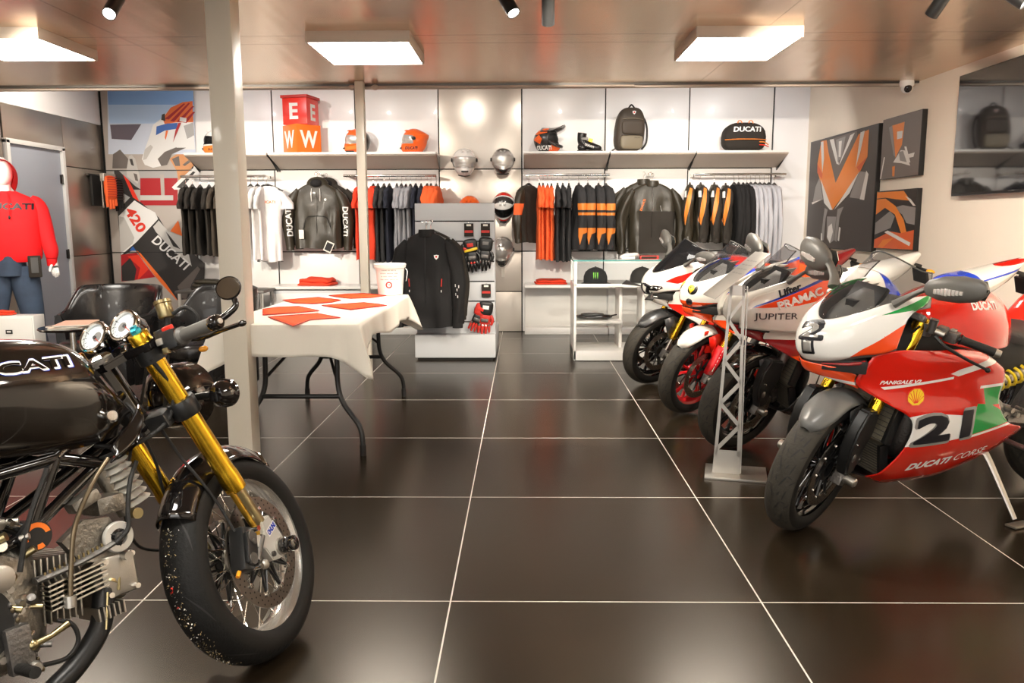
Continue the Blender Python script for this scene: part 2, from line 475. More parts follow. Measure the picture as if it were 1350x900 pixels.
struct('wall_left', b)
b = MB('door_grey'); b.box((XL-.02, 8.04, 1.01), (.04, .86, 1.99), bev=.003)
d1 = struct('door_1', b); d1['label'] = 'plain grey door in the steel-clad left wall'
b = MB('frame_white')
for y in (7.585, 8.495): b.box((XL+.004, y, 1.02), (.05, .05, 2.04), bev=.004)
b.box((XL+.004, 8.04, 2.03), (.05, .96, .045), bev=.004); b.build('door_frame', d1)
for z in (.35, .95, 1.72):
    b = MB('steel_dark'); b.cyl((XL+.012, 8.462, z-.05), (XL+.012, 8.462, z+.05), .008); b.box((XL+.004, 8.45, z), (.008, .03, .09)); b.build('hinge', d1)
b = MB('plaster_cream'); b.box((XR+.06, (YF+YB)/2, ZR/2), (.12, YB-YF+.3, ZR)); struct('wall_right', b)
mat('shopfront_dark', (.10,.095,.09), .5)
b = MB('shopfront_dark'); b.box(((XL+XR)/2, YF-.06, ZR/2), (XR-XL+.3, .12, ZR)); struct('wall_front', b)
# columns
def column(x, y, w, d, top, label):
    b = MB('column_paint'); b.box((x, y, top/2), (w, d, top), bev=.012)
    o = b.build('column'); o['kind'] = 'structure'; o['label'] = label
    return o
column(-1.478, 4.125, .128, .13, ZC, 'thick cream painted square column behind the black motorcycle')
column(-1.312, 6.66, .072, .08, ZC, 'slim cream square column behind the folding table')
b = MB('steel_dark')
b.box((-1.50, 4.0, 2.372), (.62, .05, .02)); 
for x in (-1.72, -1.28): b.box((x, 4.0, 2.355), (.09, .10, .05), 'trim_beige', bev=.01)
struct('trim_2', b)
b = MB('trim_beige')
for x in (-1.40, -1.21): b.ell((x, 6.78, 2.352), (.03, .03, .022))
b.cyl((-3.0, 6.80, 2.36), (-1.42, 6.80, 2.36), .008, n=8); b.cyl((-1.19, 6.80, 2.36), (.9, 6.80, 2.36), .008, n=8)
struct('trim_3', b)

# ---- ceiling panel lights
def panel_light(x, y, w, d, label):
    t = empty('ceiling_light', (x, y, ZC)); tag(t, label, 'ceiling light', 'square surface-mounted ceiling lights')
    b = MB('trim_beige'); h = .065
    for sx in (-1, 1): b.box((sx*(w/2-.006), 0, -h/2), (.012, d, h), bev=.002)
    for sy in (-1, 1): b.box((0, sy*(d/2-.006), -h/2), (w-.02, .012, h), bev=.002)
    b.build('frame', t)
    b = MB('lamp_white'); b.box((0, 0, -h+.008), (w-.026, d-.026, .006)); b.build('diffuser', t)
panel_light(-3.10, 5.13, .62, .66, 'square ceiling panel light at the left edge, above the red hoodie')
panel_light(-.98, 5.30, .62, .70, 'square ceiling panel light above the folding table')
panel_light(1.31, 5.24, .62, .70, 'square ceiling panel light above the glass counter and motorcycles')

for i, (x, y) in enumerate(((-3.1,1.35),(-.9,1.35),(1.35,1.35),(-2.2,-1.6),(.6,-1.6))):  # extra panel lights out of view, added to brighten the bikes and front
    panel_light(x, y, .62, .70, 'added square ceiling panel light out of view in the front of the shop, %s' % ('first row left','first row middle','first row right','second row left','second row right')[i])
# ---- track spotlights
def spotlight(loc, d, label, energy, size=60, bl=.4, L=.16, r=.032, col=(1,.90,.76), lit=True):
    t = empty('track_spotlight', (loc[0], loc[1], ZC)); tag(t, label, 'spotlight', 'black ceiling spotlights')
    d = V(d).normalized(); c = V((0, 0, -.09))
    b = MB('black_satin'); b.lathe([(0,-L*.5),(r*.9,-L*.5),(r,-L*.5+.006),(r,L*.5),(r*.86,L*.5),(r*.8,L*.4),(0,L*.4)], c, d, 24); b.build('body', t)
    b = MB('lamp_spot'); b.lathe([(0,L*.41),(r*.78,L*.41),(r*.78,L*.43),(0,L*.43)], c, d, 20); b.build('lamp_lens', t)
    b = MB('black_satin'); b.cyl((0,0,0), c-d*L*.2, .008, n=10); b.lathe([(0,0),(.03,0),(.03,-.018),(0,-.018)], (0,0,0), (0,0,1), 20); b.build('mount', t)
    ld = bpy.data.lights.new('spot', 'SPOT'); ld.energy = energy; ld.spot_size = RAD(size); ld.spot_blend = bl; ld.color = col; ld.shadow_soft_size = .025
    lo = bpy.data.objects.new('beam', ld); COL.objects.link(lo); lo.parent = t; lo.location = c + d*(L*.5+.02)
    lo.rotation_euler = d.to_track_quat('-Z', 'Y').to_euler()
    return t
ORD5 = ('first','second','third','fourth','fifth')
spotlight((-1.96, 4.02), (.05,-.75,-.66), 'lit ceiling spotlight glaring towards the viewer, left of the thick column', 150)
spotlight((-.08, 3.98), (.42,-.38,-.80), 'black ceiling spotlight tilted right with its lens lit, top centre', 150)
spotlight((.12, 4.12), (.02,.62,-.76), 'black ceiling spotlight seen from behind, pointing straight at the back wall', 260, size=70)
spotlight((1.97, 4.02), (-.28,.62,-.74), 'black ceiling spotlight tilted to the left, above the big wall picture', 260, size=70)
spotlight((2.24, 3.93), (.55,-.45,-.62), 'black ceiling spotlight in the top right corner with its lens lit', 150)
spotlight((1.5, 2.6), (.90,.75,-.38), 'added out-of-view ceiling spotlight brightening the right wall, in front of the picture area', 330, size=100, bl=.8)  # lamp added above the frame to brighten the right wall
spotlight((-2.6, 2.7), (-.80,.95,-.42), 'added out-of-view ceiling spotlight brightening the steel-clad left wall and door', 190, size=95, bl=.8)  # lamp added above the frame to lift the left wall and door
for i, (x, tx) in enumerate(((-4.2, -3.2), (-2.9, -2.1), (.1, 1.1), (1.3, 2.3))):  # unseen row added to light the wall below the shelves
    spotlight((x, 3.15), (tx-x, 6.2, -.95), 'added out-of-view ceiling spotlight aimed at the back wall, %s in the row above the viewer' % ORD5[i], 640, size=32, bl=.8)
# wall washers in the raised part of the ceiling
for i, x in enumerate((-3.9, -2.9, -1.9, -.75, .45, 1.5, 2.3)):
    ld = bpy.data.lights.new('washer', 'SPOT'); ld.energy = 42; ld.spot_size = RAD(95); ld.spot_blend = .6; ld.color = (1,.93,.84) if i in (2,3,4) else (1,.96,.93); ld.shadow_soft_size = .03
    t = empty('wall_washer', (x, 7.55, ZR)); tag(t, 'recessed wall washer lamp number %s from the left above the soffit' % ('one','two','three','four','five','six','seven')[i], 'spotlight', 'wall washers above the soffit')
    b = MB('black_satin'); b.lathe([(0,0),(.04,0),(.04,-.1),(.034,-.1),(.03,-.06),(0,-.06)], (0,0,0), (0,0,1), 16); b.build('body', t)
    lo = bpy.data.objects.new('beam', ld); COL.objects.link(lo); lo.parent = t; lo.location = (0,0,-.13)
    lo.rotation_euler = V((.25,1.6,-1.25)).to_track_quat('-Z','Y').to_euler()
spotlight((-3.9, 7.6), (-.75,.35,-.9), 'added hidden wall washer under the raised ceiling, brightening the white band above the door', 60, size=120, bl=.8).location.z = ZR  # hidden lamp added to lift the white band on the left wall
# added area light behind the viewer, fills in from the front without a window
wd = bpy.data.lights.new('front_fill_light', 'AREA'); wd.shape = 'RECTANGLE'; wd.size = 6.4; wd.size_y = 2.0; wd.energy = 110; wd.color = (1,.97,.93)
wo = bpy.data.objects.new('front_fill_light', wd); COL.objects.link(wo); wo.location = (-.8, YF+.03, 1.25); wo.rotation_euler = (RAD(90), 0, 0)
W = bpy.data.worlds.new('world'); SC.world = W; W.use_nodes = True; W.node_tree.nodes['Background'].inputs[0].default_value = (.6,.6,.65,1); W.node_tree.nodes['Background'].inputs[1].default_value = .05
# ============================== shop fittings and goods
CAM = V((0,0,1.2556))
def ray_(px, py): return (Fw + R2*((px-675)/1062.8) - U2*((py-450)/1062.8))
def at(px, py, Y):
    d = ray_(px, py); return CAM + d*(Y/d.y)
def atz(px, py, z):
    d = ray_(px, py); return CAM + d*((z-CAM.z)/d.z)
def atx(px, py, X):
    d = ray_(px, py); return CAM + d*(X/d.x)

for n, c, r in (('cloth_charcoal',(.026,.021,.016),.85),('cloth_brown',(.060,.046,.032),.85),('cloth_black',(.010,.009,.009),.85),('cloth_red',(.78,.055,.018),.8),('cloth_orange',(.85,.13,.03),.8),
    ('cloth_grey',(.30,.30,.32),.85),('cloth_lightgrey',(.50,.50,.53),.85),('cloth_white',(.85,.82,.80),.8),('cloth_navy',(.018,.02,.032),.85),('cloth_hoodie',(.80,.008,.012),.85),('cloth_slate',(.030,.029,.030),.85)):
    mat(n, c, r, bump=.12, bscale=500, sheen=.0, var=.12, vscale=12)
mat('leather_olive', (.034,.028,.018), .42, bump=.15, bscale=120, coat=.1)
mat('leather_orange', (.80,.24,.04), .4, bump=.1, bscale=120)
mat('denim', (.05,.075,.12), .85, bump=.25, bscale=400, var=.5, vscale=9)
mat('skin_white', (.82,.80,.77), .35)
mat('table_cloth', (.80,.75,.66), .8, bump=.05, bscale=300)
mat('laminate_white', (.80,.78,.74), .3, coat=.2)
mat('gondola_white', (.56,.57,.58), .4)
mat('pack_brown', (.060,.045,.032), .6, bump=.2, bscale=400)
mat('pack_sheen', (.20,.165,.11), .4, bump=.2, bscale=400)
mat('glass_edge', (.10,.38,.36), .1, trans=.3)
mat('helmet_orange', (.88,.13,.02), .16, coat=1.0)
mat('helmet_silver', (.55,.53,.50), .22, metal=.6, coat=.6)
mat('helmet_dark', (.035,.032,.030), .25, coat=.8)
mat('visor_clear', (.62,.60,.56), .06, coat=1.0, metal=.5)
mat('acid_green', (.25,.75,.05), .5)
mat('paper', (.78,.74,.66), .7)
mat('card_red', (.55,.03,.02), .5)
mat('block_orange', (.90,.17,.02), .35, coat=.3)
mat('block_red', (.85,.03,.015), .3, coat=.3)

# ---------- poster of a racing rider on the left end of the back wall
for n, c in (('ps_sky',(.22,.42,.78)),('ps_sky2',(.45,.62,.86)),('ps_haze',(.62,.68,.80)),('ps_dark',(.11,.09,.12)),('ps_redbar',(.40,.01,.015)),('ps_white',(.80,.79,.77)),('ps_grey',(.40,.39,.38)),('ps_black',(.03,.027,.026)),('ps_red',(.75,.04,.02)),('ps_orange',(.80,.16,.03)),('ps_skin',(.62,.28,.11)),('ps_blue',(.03,.12,.42)),('ps_tan',(.45,.40,.36)),('ps_pale',(.55,.53,.50)),('ps_brown',(.13,.11,.10))):
    mat(n, c, .35, coat=.2)
YP = YB-.012
b = MB('gap_black')
b.box((-4.28, YP+.004, 1.47), (.985, .018, 2.92), 'ps_tan', bev=.001)
def pp(pts, m, off=(140,110), s=6.43, k=1):
    P = []
    for x, y in pts:
        p = at(off[0]+x/s, off[1]+y/s, YP); P.append((p.x, p.z))
    poly_decal(b, P, (0, YP-.006-.0009*k, 0), (1,0,0), (0,0,1), m, lift=0)
A = dict(off=(140,110), s=6.43); B2 = dict(off=(140,230), s=5.293)
pp([(10,0),(735,0),(750,330),(760,600),(20,600)], 'ps_haze', k=0, **A)
pp([(10,0),(735,0),(745,180),(20,180)], 'ps_sky', k=1, **A)
pp([(20,180),(745,180),(748,340),(30,340)], 'ps_sky2', k=1, **A)
pp([(36,350),(300,345),(215,480),(50,470)], 'ps_dark', k=2, **A)
pp([(55,720),(60,600),(120,560),(190,640),(210,720)], 'ps_brown', k=2, **A)
pp([(60,740),(770,740),(780,900),(70,900)], 'ps_grey', k=1, **A)
pp([(240,25),(500,25),(500,215),(240,215)], 'ps_redbar', k=2, **B2)
pp([(378,0),(405,0),(412,180),(388,180)], 'ps_tan', k=3, **B2)
pp([(240,145),(470,145),(470,180),(240,180)], 'ps_pale', k=4, **B2)
# helmet
pp([(305,640),(330,560),(380,420),(400,350),(470,300),(560,200),(660,160),(735,150),(755,560),(640,560),(560,590),(470,700),(400,715),(330,690)], 'ps_white', k=3, **A)
pp([(480,300),(550,205),(650,160),(735,150),(742,330),(600,330),(500,345)], 'ps_orange', k=4, **A)
for a in ((500,300,660,170),(545,320,700,165),(600,325,735,190),(650,330,742,240)):
    pp([(a[0],a[1]),(a[2],a[3]),(a[2]+14,a[3]+4),(a[0]+34,a[1]+6)], 'ps_redbar', k=5, **A)
pp([(475,265),(500,255),(505,320),(470,310)], 'ps_black', k=5, **A)
pp([(430,365),(520,340),(610,335),(600,385),(500,400),(425,440)], 'ps_blue', k=5, **A)
pp([(615,335),(640,335),(600,430),(570,500),(590,400)], 'ps_redbar', k=6, **A)
pp([(630,285),(685,295),(680,330),(625,320)], 'ps_white', k=6, **A)
pp([(510,400),(530,398),(508,480),(500,460)], 'ps_orange', k=6, **A)
pp([(660,360),(742,330),(750,440),(690,470)], 'ps_grey', k=6, **A)
pp([(440,640),(500,580),(600,540),(680,545),(560,600),(520,690),(470,700)], 'ps_brown', k=5, **A)
pp([(600,530),(670,525),(740,440),(750,455),(680,545),(600,545)], 'ps_white', k=7, **A)
pp([(330,560),(380,520),(400,540),(345,640),(315,650)], 'ps_pale', k=5, **A)
# face and neck
pp([(540,640),(600,600),(740,600),(765,640),(740,700),(690,760),(620,850),(600,740)], 'ps_skin', k=4, **A)
pp([(560,640),(620,615),(630,700),(590,700)], 'ps_brown', k=5, **A)
pp([(650,690),(700,650),(720,665),(670,700)], 'ps_brown', k=5, **A)
pp([(560,880),(640,800),(740,720),(790,740),(800,900),(580,900)], 'ps_white', k=6, **A)
pp([(600,880),(740,745),(760,752),(640,890)], 'ps_black', k=7, **A)
# raised glove
pp([(175,740),(195,615),(220,605),(250,640),(290,800),(270,850),(180,790)], 'ps_pale', k=4, **A)
pp([(200,640),(225,640),(240,700),(215,690)], 'ps_black', k=5, **A)
pp([(235,760),(265,770),(275,830),(250,820)], 'ps_brown', k=5, **A)
# suit: arm and body
pp([(70,740),(110,740),(250,870),(300,900),(80,900)], 'ps_black', k=3, **A)
pp([(65,0),(100,0),(190,150),(240,190),(370,300),(440,420),(570,440),(620,560),(690,620),(685,860),(500,875),(430,800),(330,680),(200,520),(110,570),(85,300)], 'ps_black', k=4, **B2)
pp([(120,0),(160,40),(215,150),(235,190),(190,160)], 'ps_red', k=5, **B2)
pp([(65,50),(120,130),(170,160),(90,240),(75,150)], 'ps_grey', k=5, **B2)
pp([(90,290),(200,180),(270,225),(345,265),(365,310),(215,470),(110,560)], 'ps_white', k=5, **B2)
pp([(90,290),(130,300),(200,440),(190,480),(105,550)], 'ps_pale', k=6, **B2)
pp([(370,320),(440,400),(560,440),(580,560),(600,640),(480,540),(350,400),(330,365)], 'ps_pale', k=6, **B2)
pp([(420,400),(440,420),(520,520),(470,500)], 'ps_black', k=7, **B2)
pp([(215,530),(240,545),(420,760),(500,875),(480,880),(330,690)], 'ps_orange', k=5, **B2)
pp([(105,560),(215,545),(345,715),(215,740),(110,745)], 'ps_redbar', k=5, **B2)
pp([(150,570),(230,560),(300,660),(220,740),(240,650)], 'ps_red', k=6, **B2)
pp([(110,640),(170,580),(215,660),(200,740),(115,742)], 'ps_black', k=6, **B2)
pp([(165,530),(190,500),(210,530)], 'ps_blue', k=6, **B2)
pp([(450,395),(505,320),(535,430)], 'ps_orange', k=6, **B2)
pp([(110,748),(345,715),(500,880),(110,880)], 'ps_tan', k=6, **B2)
pp([(500,780),(560,720),(640,640),(660,660),(600,760),(560,870),(530,860)], 'ps_brown', k=6, **B2)
q0 = at(140+290/5.293, 230+400/5.293, YP); q1 = at(140+620/5.293, 230+690/5.293, YP)
dv = (q1-q0); dv.y = 0; dv.normalize()
write(b, 'DUCATI', ((q0.x+q1.x)/2, YP-.0135, (q0.z+q1.z)/2), dv, V((-dv.z*-1, 0, dv.x)) if False else V((dv.z*-1, 0, dv.x)), .50, .115, 'ps_white', bold=.02, shear=.1, lift=0)
c0 = at(140+215/5.293, 230+315/5.293, YP)
write(b, '420', (c0.x-.01, YP-.0135, c0.z), V((.5,0,-.86)), V((.86,0,.5)), .30, .12, 'ps_red', bold=.04, lift=0)
for z in (.935, 1.865): b.box((-4.28, YP-.006, z), (.985, .020, .008), 'gap_black')
o = b.build('rider_poster'); tag(o, 'large wall poster of a racing rider in helmet and black and white leathers', 'poster')

# ---------- long shelves with their brackets
def shelf(x0, x1, label):
    t = empty('wall_shelf', ((x0+x1)/2, YB, 2.0)); tag(t, label, 'shelf', 'display shelves high on the back wall')
    w = x1-x0
    b = MB('laminate_white'); b.box((0, -.215, .012), (w, .43, .024), bev=.003); b.build('board', t)
    b = MB('trim_beige')
    b.prism([(0,-.13),(-.02,-.13),(-.41,-.012),(-.41,.0),(0,.0)], (0,0,0), (0,1,0), (0,0,1), w-.006, 'trim_beige'); b.build('sloping_panel', t)
    for s in (-1, 1):
        b = MB('steel_dark'); b.prism([(0,-.16),(-.03,-.16),(-.25,-.05),(-.40,-.012),(-.40,.004),(0,.004)], (s*(w/2-.003), 0, 0), (0,1,0), (0,0,1), .005); b.build('bracket', t)
    return t
shelf(-3.70, -2.80, 'white wall shelf partly hidden by the thick column, right of the rider poster')
shelf(-2.78, -.95, 'white wall shelf carrying the red letter blocks and the plain orange helmet')
shelf(.0, .93, 'white wall shelf carrying the peaked helmet and the black boot')
shelf(.94, 1.86, 'white wall shelf carrying the brown backpack')
shelf(1.87, 2.86, 'white wall shelf carrying the black duffel bag, rightmost')
def rail(x0, x1, y, z, label):
    t = empty('hanging_rail', ((x0+x1)/2, YB, z)); tag(t, label, 'rail', 'chrome garment rails under the wall shelves')
    b = MB('chrome'); w = x1-x0; b.cyl((-w/2, y-YB, 0), (w/2, y-YB, 0), .013, n=12); b.build('bar', t)
    for s in (-1, 1):
        b = MB('chrome'); b.box((s*(w/2-.03), (y-YB)/2, 0), (.012, YB-y, .03), bev=.003); b.build('arm', t)
RY, RZ = 9.0, 1.775
rail(-3.78, -2.84, RY, RZ, 'garment rail holding the charcoal and white tees, left of the front-facing hoodie')
rail(-1.98, -.96, RY, RZ, 'garment rail holding red, black and grey tees, left of the wall helmets')
rail(.0, .94, RY, RZ, 'garment rail holding orange tees and patterned jerseys')
rail(1.87, 2.86, RY, RZ, 'garment rail holding leather jackets and pale grey shirts')
b = MB('chrome'); b.box((0,-.15,0), (.03,.30,.018), bev=.003)
for y in (-.1,-.16,-.22,-.28): b.cyl((0,y,.01),(0,y,.03),.004,n=8)
arm0 = b.build('garment_hook_rail'); arm0.location = (-2.30, YB, 1.80); tag(arm0, 'chrome arm on the wall holding the black hoodies with white lettered sleeves', 'rail')
arm1 = arm0.copy(); COL.objects.link(arm1); arm1.location = (1.40, YB, 1.78); tag(arm1, 'chrome arm on the wall holding the front-facing olive leather jackets', 'rail')

# ---------- garments
def garment_mesh(w=.44, d=.055, L=.68, sl='short', body='cloth_charcoal', arm=None, seed=0, fl=.35, hood=False, paintf=None, collar=False, armw=1.0, spread=.05, slope=1.0):
    """local: hook at the origin, x = shoulder direction, y = thickness, hangs down -z. Returns (body MB, [sleeve MB])"""
    rnd = random.Random(seed); arm = arm or body
    b = MB(body); n = 40; rows = []
    hw = w/2; ks = rnd.choice((5, 6, 7)); ph = rnd.random()*6
    zs = [0, .012, .03, .06, .10, .16, .24, .34, .46, .58, .70, .82, .92, 1.0]
    for i, t in enumerate(zs):
        z = -.10 - t*L
        if t < .10: k = t/.10; a = .075+(hw-.075)*(k**.8); bb = d*.34+d*.20*k
        else: k = (t-.1)/.9; a = hw*(1-.10*math.sin(min(1, k*1.6)*pi/2)+.03*k); bb = d*.54*(1+fl*k)
        if t < .11: z = -.10 - .11*L*slope*(t/.1)**1.25*.9
        elif slope > 1: z = -.10 - L*(.099*slope+(t-.1)/.9*(1-.099*slope))
        row = []
        for j in range(n):
            th = 2*pi*j/n
            f = 1 + (.17*sin(th*ks+ph+z*3)+.12*sin(th*(ks+4)+2*ph))*min(1, t*2)*.9
            f2 = noise.noise(V((cos(th)*2+seed*7, sin(th)*2, z*5)))*.38*min(1, t*3)
            x = a*math.copysign(abs(cos(th))**.8, cos(th)); y = bb*math.copysign(abs(sin(th))**.75, sin(th))*(f+f2*2)
            row.append(V((x+noise.noise(V((seed, z*4, 3)))*.012*t, y, z+(.008*sin(th*3+ph) if i == len(zs)-1 else 0))))
        rows.append(row)
    b.grid(rows, body, closev=True)
    inner = [[p*1 for p in r] for r in rows[:1]]; c = V((0,0,rows[0][0].z-.03))
    vs = [b.bm.verts.new(p) for p in rows[0]]; cv = b.bm.verts.new(c)
    for j in range(n): b.face((vs[j], vs[(j+1)%n], cv), 'cloth_black')
    vs = [b.bm.verts.new(p) for p in rows[-1]]; cv = b.bm.verts.new(V((0,0,rows[-1][0].z+.05)))
    for j in range(n): b.face((vs[(j+1)%n], vs[j], cv), 'cloth_black')
    if hood: b.ell((0, d*.2, -.11), (.125, d*.75, .085), body); b.ell((0, -d*.25, -.10), (.07, d*.5, .05), 'cloth_black')
    if collar:
        b.lathe([(.072,-.03),(.075,.0),(.070,.035),(.060,.035),(.062,-.02)], (0,0,-.10), (0,0,1), 20, body)
    sls = []
    for s in (-1, 1):
        q = MB(arm); l = .21 if sl == 'short' else L*.88
        P = []; Rr = []
        N = 12
        for i in range(N):
            t = i/(N-1)
            top_ = -.135-.05*(slope-1)
            out = (hw-.045) + (.06+spread)*math.sin(min(1, t*1.1)*pi/2) if sl == 'short' else (hw-.05)+(.055+spread)*math.sin(min(1, t*1.5)*pi/2)-.03*t*t
            zz = top_ - l*t
            yy = -d*.1 + noise.noise(V((seed+s, t*3, 1)))*.012
            P.append(V((s*out, yy, zz)))
            r = (.060+.018*t) if sl == 'short' else (.068-.022*t)
            Rr.append(r*armw*(1+noise.noise(V((seed*3+s, t*7, 5)))*.18))
        Rr[0] *= .55; Rr[1] *= .9
        rows2 = []; m = 20
        for i, p in enumerate(P):
            row = []
            for j in range(m):
                th = 2*pi*j/m; r = Rr[i]*(1+(.04 if hood else .13)*sin(3*th+i*.7+seed)+(.02 if hood else .09)*sin(5*th+seed-i*.4))
                row.append(p+V((cos(th)*r*.85, sin(th)*min(r, d*.75)*.8, -.02*abs(cos(th)) if i == 0 else 0)))
            rows2.append(row)
        q.grid(rows2, arm, closev=True)
        for ri, fl2 in ((0, 1), (-1, -1)):
            vs = [q.bm.verts.new(p) for p in rows2[ri]]; cv = q.bm.verts.new(P[ri]+V((0,0,.02*(1 if ri else 1))))
            for j in range(m): q.face((vs[j], vs[(j+1)%m], cv), arm if ri == 0 else 'cloth_black')
        if sl == 'long': q.lathe([(Rr[-1]*.75,0),(Rr[-1]*.82,-.012),(Rr[-1]*.78,-.05),(Rr[-1]*.5,-.05)], P[-1]+V((0,0,.012)), (0,0,1), 16, arm)
        sls.append(q)
    return b, sls
def hanger_mb():
    q = MB('chrome')
    q.tube([(0,0,-.075),(0,0,-.03),(.014,0,-.012),(.012,0,.008),(0,0,.014),(-.012,0,.006)], .0022, 'chrome', n=6)
    q.tube([(-.17,0,-.15),(-.10,0,-.115),(-.03,0,-.085),(0,0,-.078),(.03,0,-.085),(.10,0,-.115),(.17,0,-.15)], .009, 'steel_dark', n=8)
    q.box((0,0,-.085), (.05,.016,.022), 'black_satin', bev=.004)
    return q
def garment(name, loc, rz, label, cat, group=None, deco=None, **k):
    t = empty(name, loc, rz); tag(t, label, cat, group)
    b, sl = garment_mesh(**k)
    if deco: deco(b, sl)
    b.build('body', t, ang=80)
    for q in sl: q.build('sleeve', t, ang=80)
    hanger_mb().build('hanger', t)
    return t
ORD = ['first','second','third','fourth','fifth','sixth','seventh','eighth','ninth','tenth']
HB = math.pi/2
def rail_set(xs, name, desc, cat, group=None, rz=HB, z=RZ-.012, jit=.05, start=0, **k):
    protos = []
    for i, x in enumerate(xs):
        lab = desc.replace('#', ORD[i+start])
        if i < 2:
            t = garment(name, (x, RY, z), rz+random.uniform(-jit, jit), lab, cat, group, seed=len(bpy.data.objects) % 97, **k); protos.append(t)
        else:
            t = copy_tree(protos[i % 2]); t.location = (x, RY, z-random.uniform(0,.008)); t.rotation_euler.z = rz+random.uniform(-jit, jit)+(math.pi if i % 4 > 1 and cat == 'T-shirt' else 0); t['label'] = lab
def wx(px): return at(px, 230, RY).x
def dot_deco(m, pts, r=.012):
    def f(b, sl):
        for p in pts: b.ell(p, (r, r, r), m, n=8, h=6)
    return f
# leftmost rail
rail_set([wx(p) for p in (244,253,263,275)], 'tshirt', 'charcoal T-shirt, # from the left on the leftmost garment rail', 'T-shirt', 'charcoal tees on the leftmost rail', rz=HB+.16, body='cloth_charcoal', w=.46, d=.043, L=.74)
rail_set([wx(p) for p in (284,292,299)], 'tshirt', 'brown-grey T-shirt, # of three beside the left edge of the thick column', 'T-shirt', 'brown-grey tees on the leftmost rail', rz=HB+.10, body='cloth_brown', arm='cloth_brown', w=.46, d=.043, L=.76)
def otxt(b, sl):
    write(b, 'DUCATI', (.0,-.05,-.27), (1,0,0), (0,0,1), .16, .03, 'decal_orange', bold=.03, bvh=bvh_of(b))
rail_set([wx(p) for p in (330,339,347)], 'tshirt', 'white T-shirt, # of four just right of the thick column', 'T-shirt', 'white tees right of the thick column', body='cloth_white', w=.46, d=.043, L=.80)
garment('tshirt', (wx(352), RY-.02, RZ-.012), .25, 'white T-shirt turned to the front with small orange lettering on its chest', 'T-shirt', 'white tees right of the thick column', deco=otxt, body='cloth_white', w=.30, d=.09, L=.82, seed=3)
# front-facing hoodies on the arm
def hoodie_deco(b, sl):
    bv = bvh_of(b)
    b.tube([(0,-.075,-.20),(.003,-.085,-.35),(0,-.088,-.55),(0,-.08,-.70)], .003, 'steel_dark')
    for s in (-1, 1):
        b.tube([(s*.045,-.075,-.16),(s*.05,-.085,-.22),(s*.047,-.088,-.30)], .003, 'paint_white')
    b.tube([(-.17,-.06,-.66),(-.13,-.075,-.52),(-.10,-.08,-.47),(0,-.088,-.46),(.10,-.08,-.47),(.13,-.075,-.52),(.17,-.06,-.66)], .004, 'cloth_black')
    disc_decal(b, (.10,-.2,-.28), (1,0,0), (0,0,1), .013, 'paint_white', bv)
    for i, q in enumerate(sl):
        s = -1 if i == 0 else 1
        write(q, 'DUCATI', (s*.315,-.2,-.52), (-s*.04,0,-1) if s > 0 else (-.04,0,1), (1,0,-.04) if s > 0 else (-1,0,.04), .32, .062, 'paint_white', bold=.03, bvh=bvh_of(q))
g1 = garment('hoodie', (-2.30, 9.10, 1.80), 0, 'black zip hoodie with white lettered sleeves facing front, foremost of two', 'hoodie', deco=hoodie_deco, body='leather_olive', w=.56, d=.11, L=.72, sl='long', hood=True, seed=5, slope=1.7, armw=1.25, spread=.07)
g2 = garment('hoodie', (-2.22, 9.21, 1.80), .12, 'black hoodie hanging directly behind the front-facing lettered hoodie', 'hoodie', body='cloth_charcoal', w=.56, d=.10, L=.70, sl='long', hood=True, seed=8, slope=1.7, armw=1.25, spread=.07)
b = MB('paper'); b.box((0,0,-.06), (.055,.003,.10), bev=.001); b.tube([(0,0,-.01),(0,0,.02)], .001, 'black_satin', n=5)
b.build('price_tag', g1).location = (-.17,-.10,-.60)
b = MB('paper'); b.box((0,0,0), (.09,.003,.12), 'paper', R=Matrix.Rotation(RAD(25), 3, 'Y')); b.box((0,-.003,0), (.07,.003,.09), 'cloth_slate', R=Matrix.Rotation(RAD(25), 3, 'Y'))
b.build('swing_tag', g1).location = (.13,-.10,-.80)
# second rail
rail_set([wx(p) for p in (474,481)], 'tshirt', 'red T-shirt, # from the left beside the slim column', 'T-shirt', 'red tees left of the slim column', body='cloth_red', w=.46, d=.043, L=.80)
rail_set([wx(p) for p in (492,)], 'tshirt', 'single red T-shirt right against the right side of the slim column', 'T-shirt', body='cloth_red', w=.46, d=.09, L=.80)
rail_set([wx(p) for p in (498,506)], 'tshirt', 'slate black T-shirt, # right of the slim column', 'T-shirt', 'black tees right of the slim column', body='cloth_slate', w=.46, d=.043, L=.82)
rail_set([wx(p) for p in (513,)], 'tshirt', 'navy black T-shirt hanging left of the grey tees', 'T-shirt', body='cloth_navy', w=.46, d=.043, L=.82)
rail_set([wx(p) for p in (523,529,535,541)], 'tshirt', 'light grey T-shirt, # from the left above the white display stand', 'T-shirt', 'grey tees above the display stand', body='cloth_grey', w=.46, d=.043, L=.84)
rail_set([wx(p) for p in (548,555)], 'tshirt', 'dark T-shirt, # of two between the grey tees and the orange tees', 'T-shirt', 'dark tees beside the orange tees', body='cloth_navy', w=.46, d=.043, L=.82)
rail_set([wx(p) for p in (563,568,575)], 'tshirt', 'orange T-shirt, # of three at the right end of the second rail', 'T-shirt', 'orange tees at the right end of the second rail', body='cloth_orange', w=.44, d=.09, L=.76)
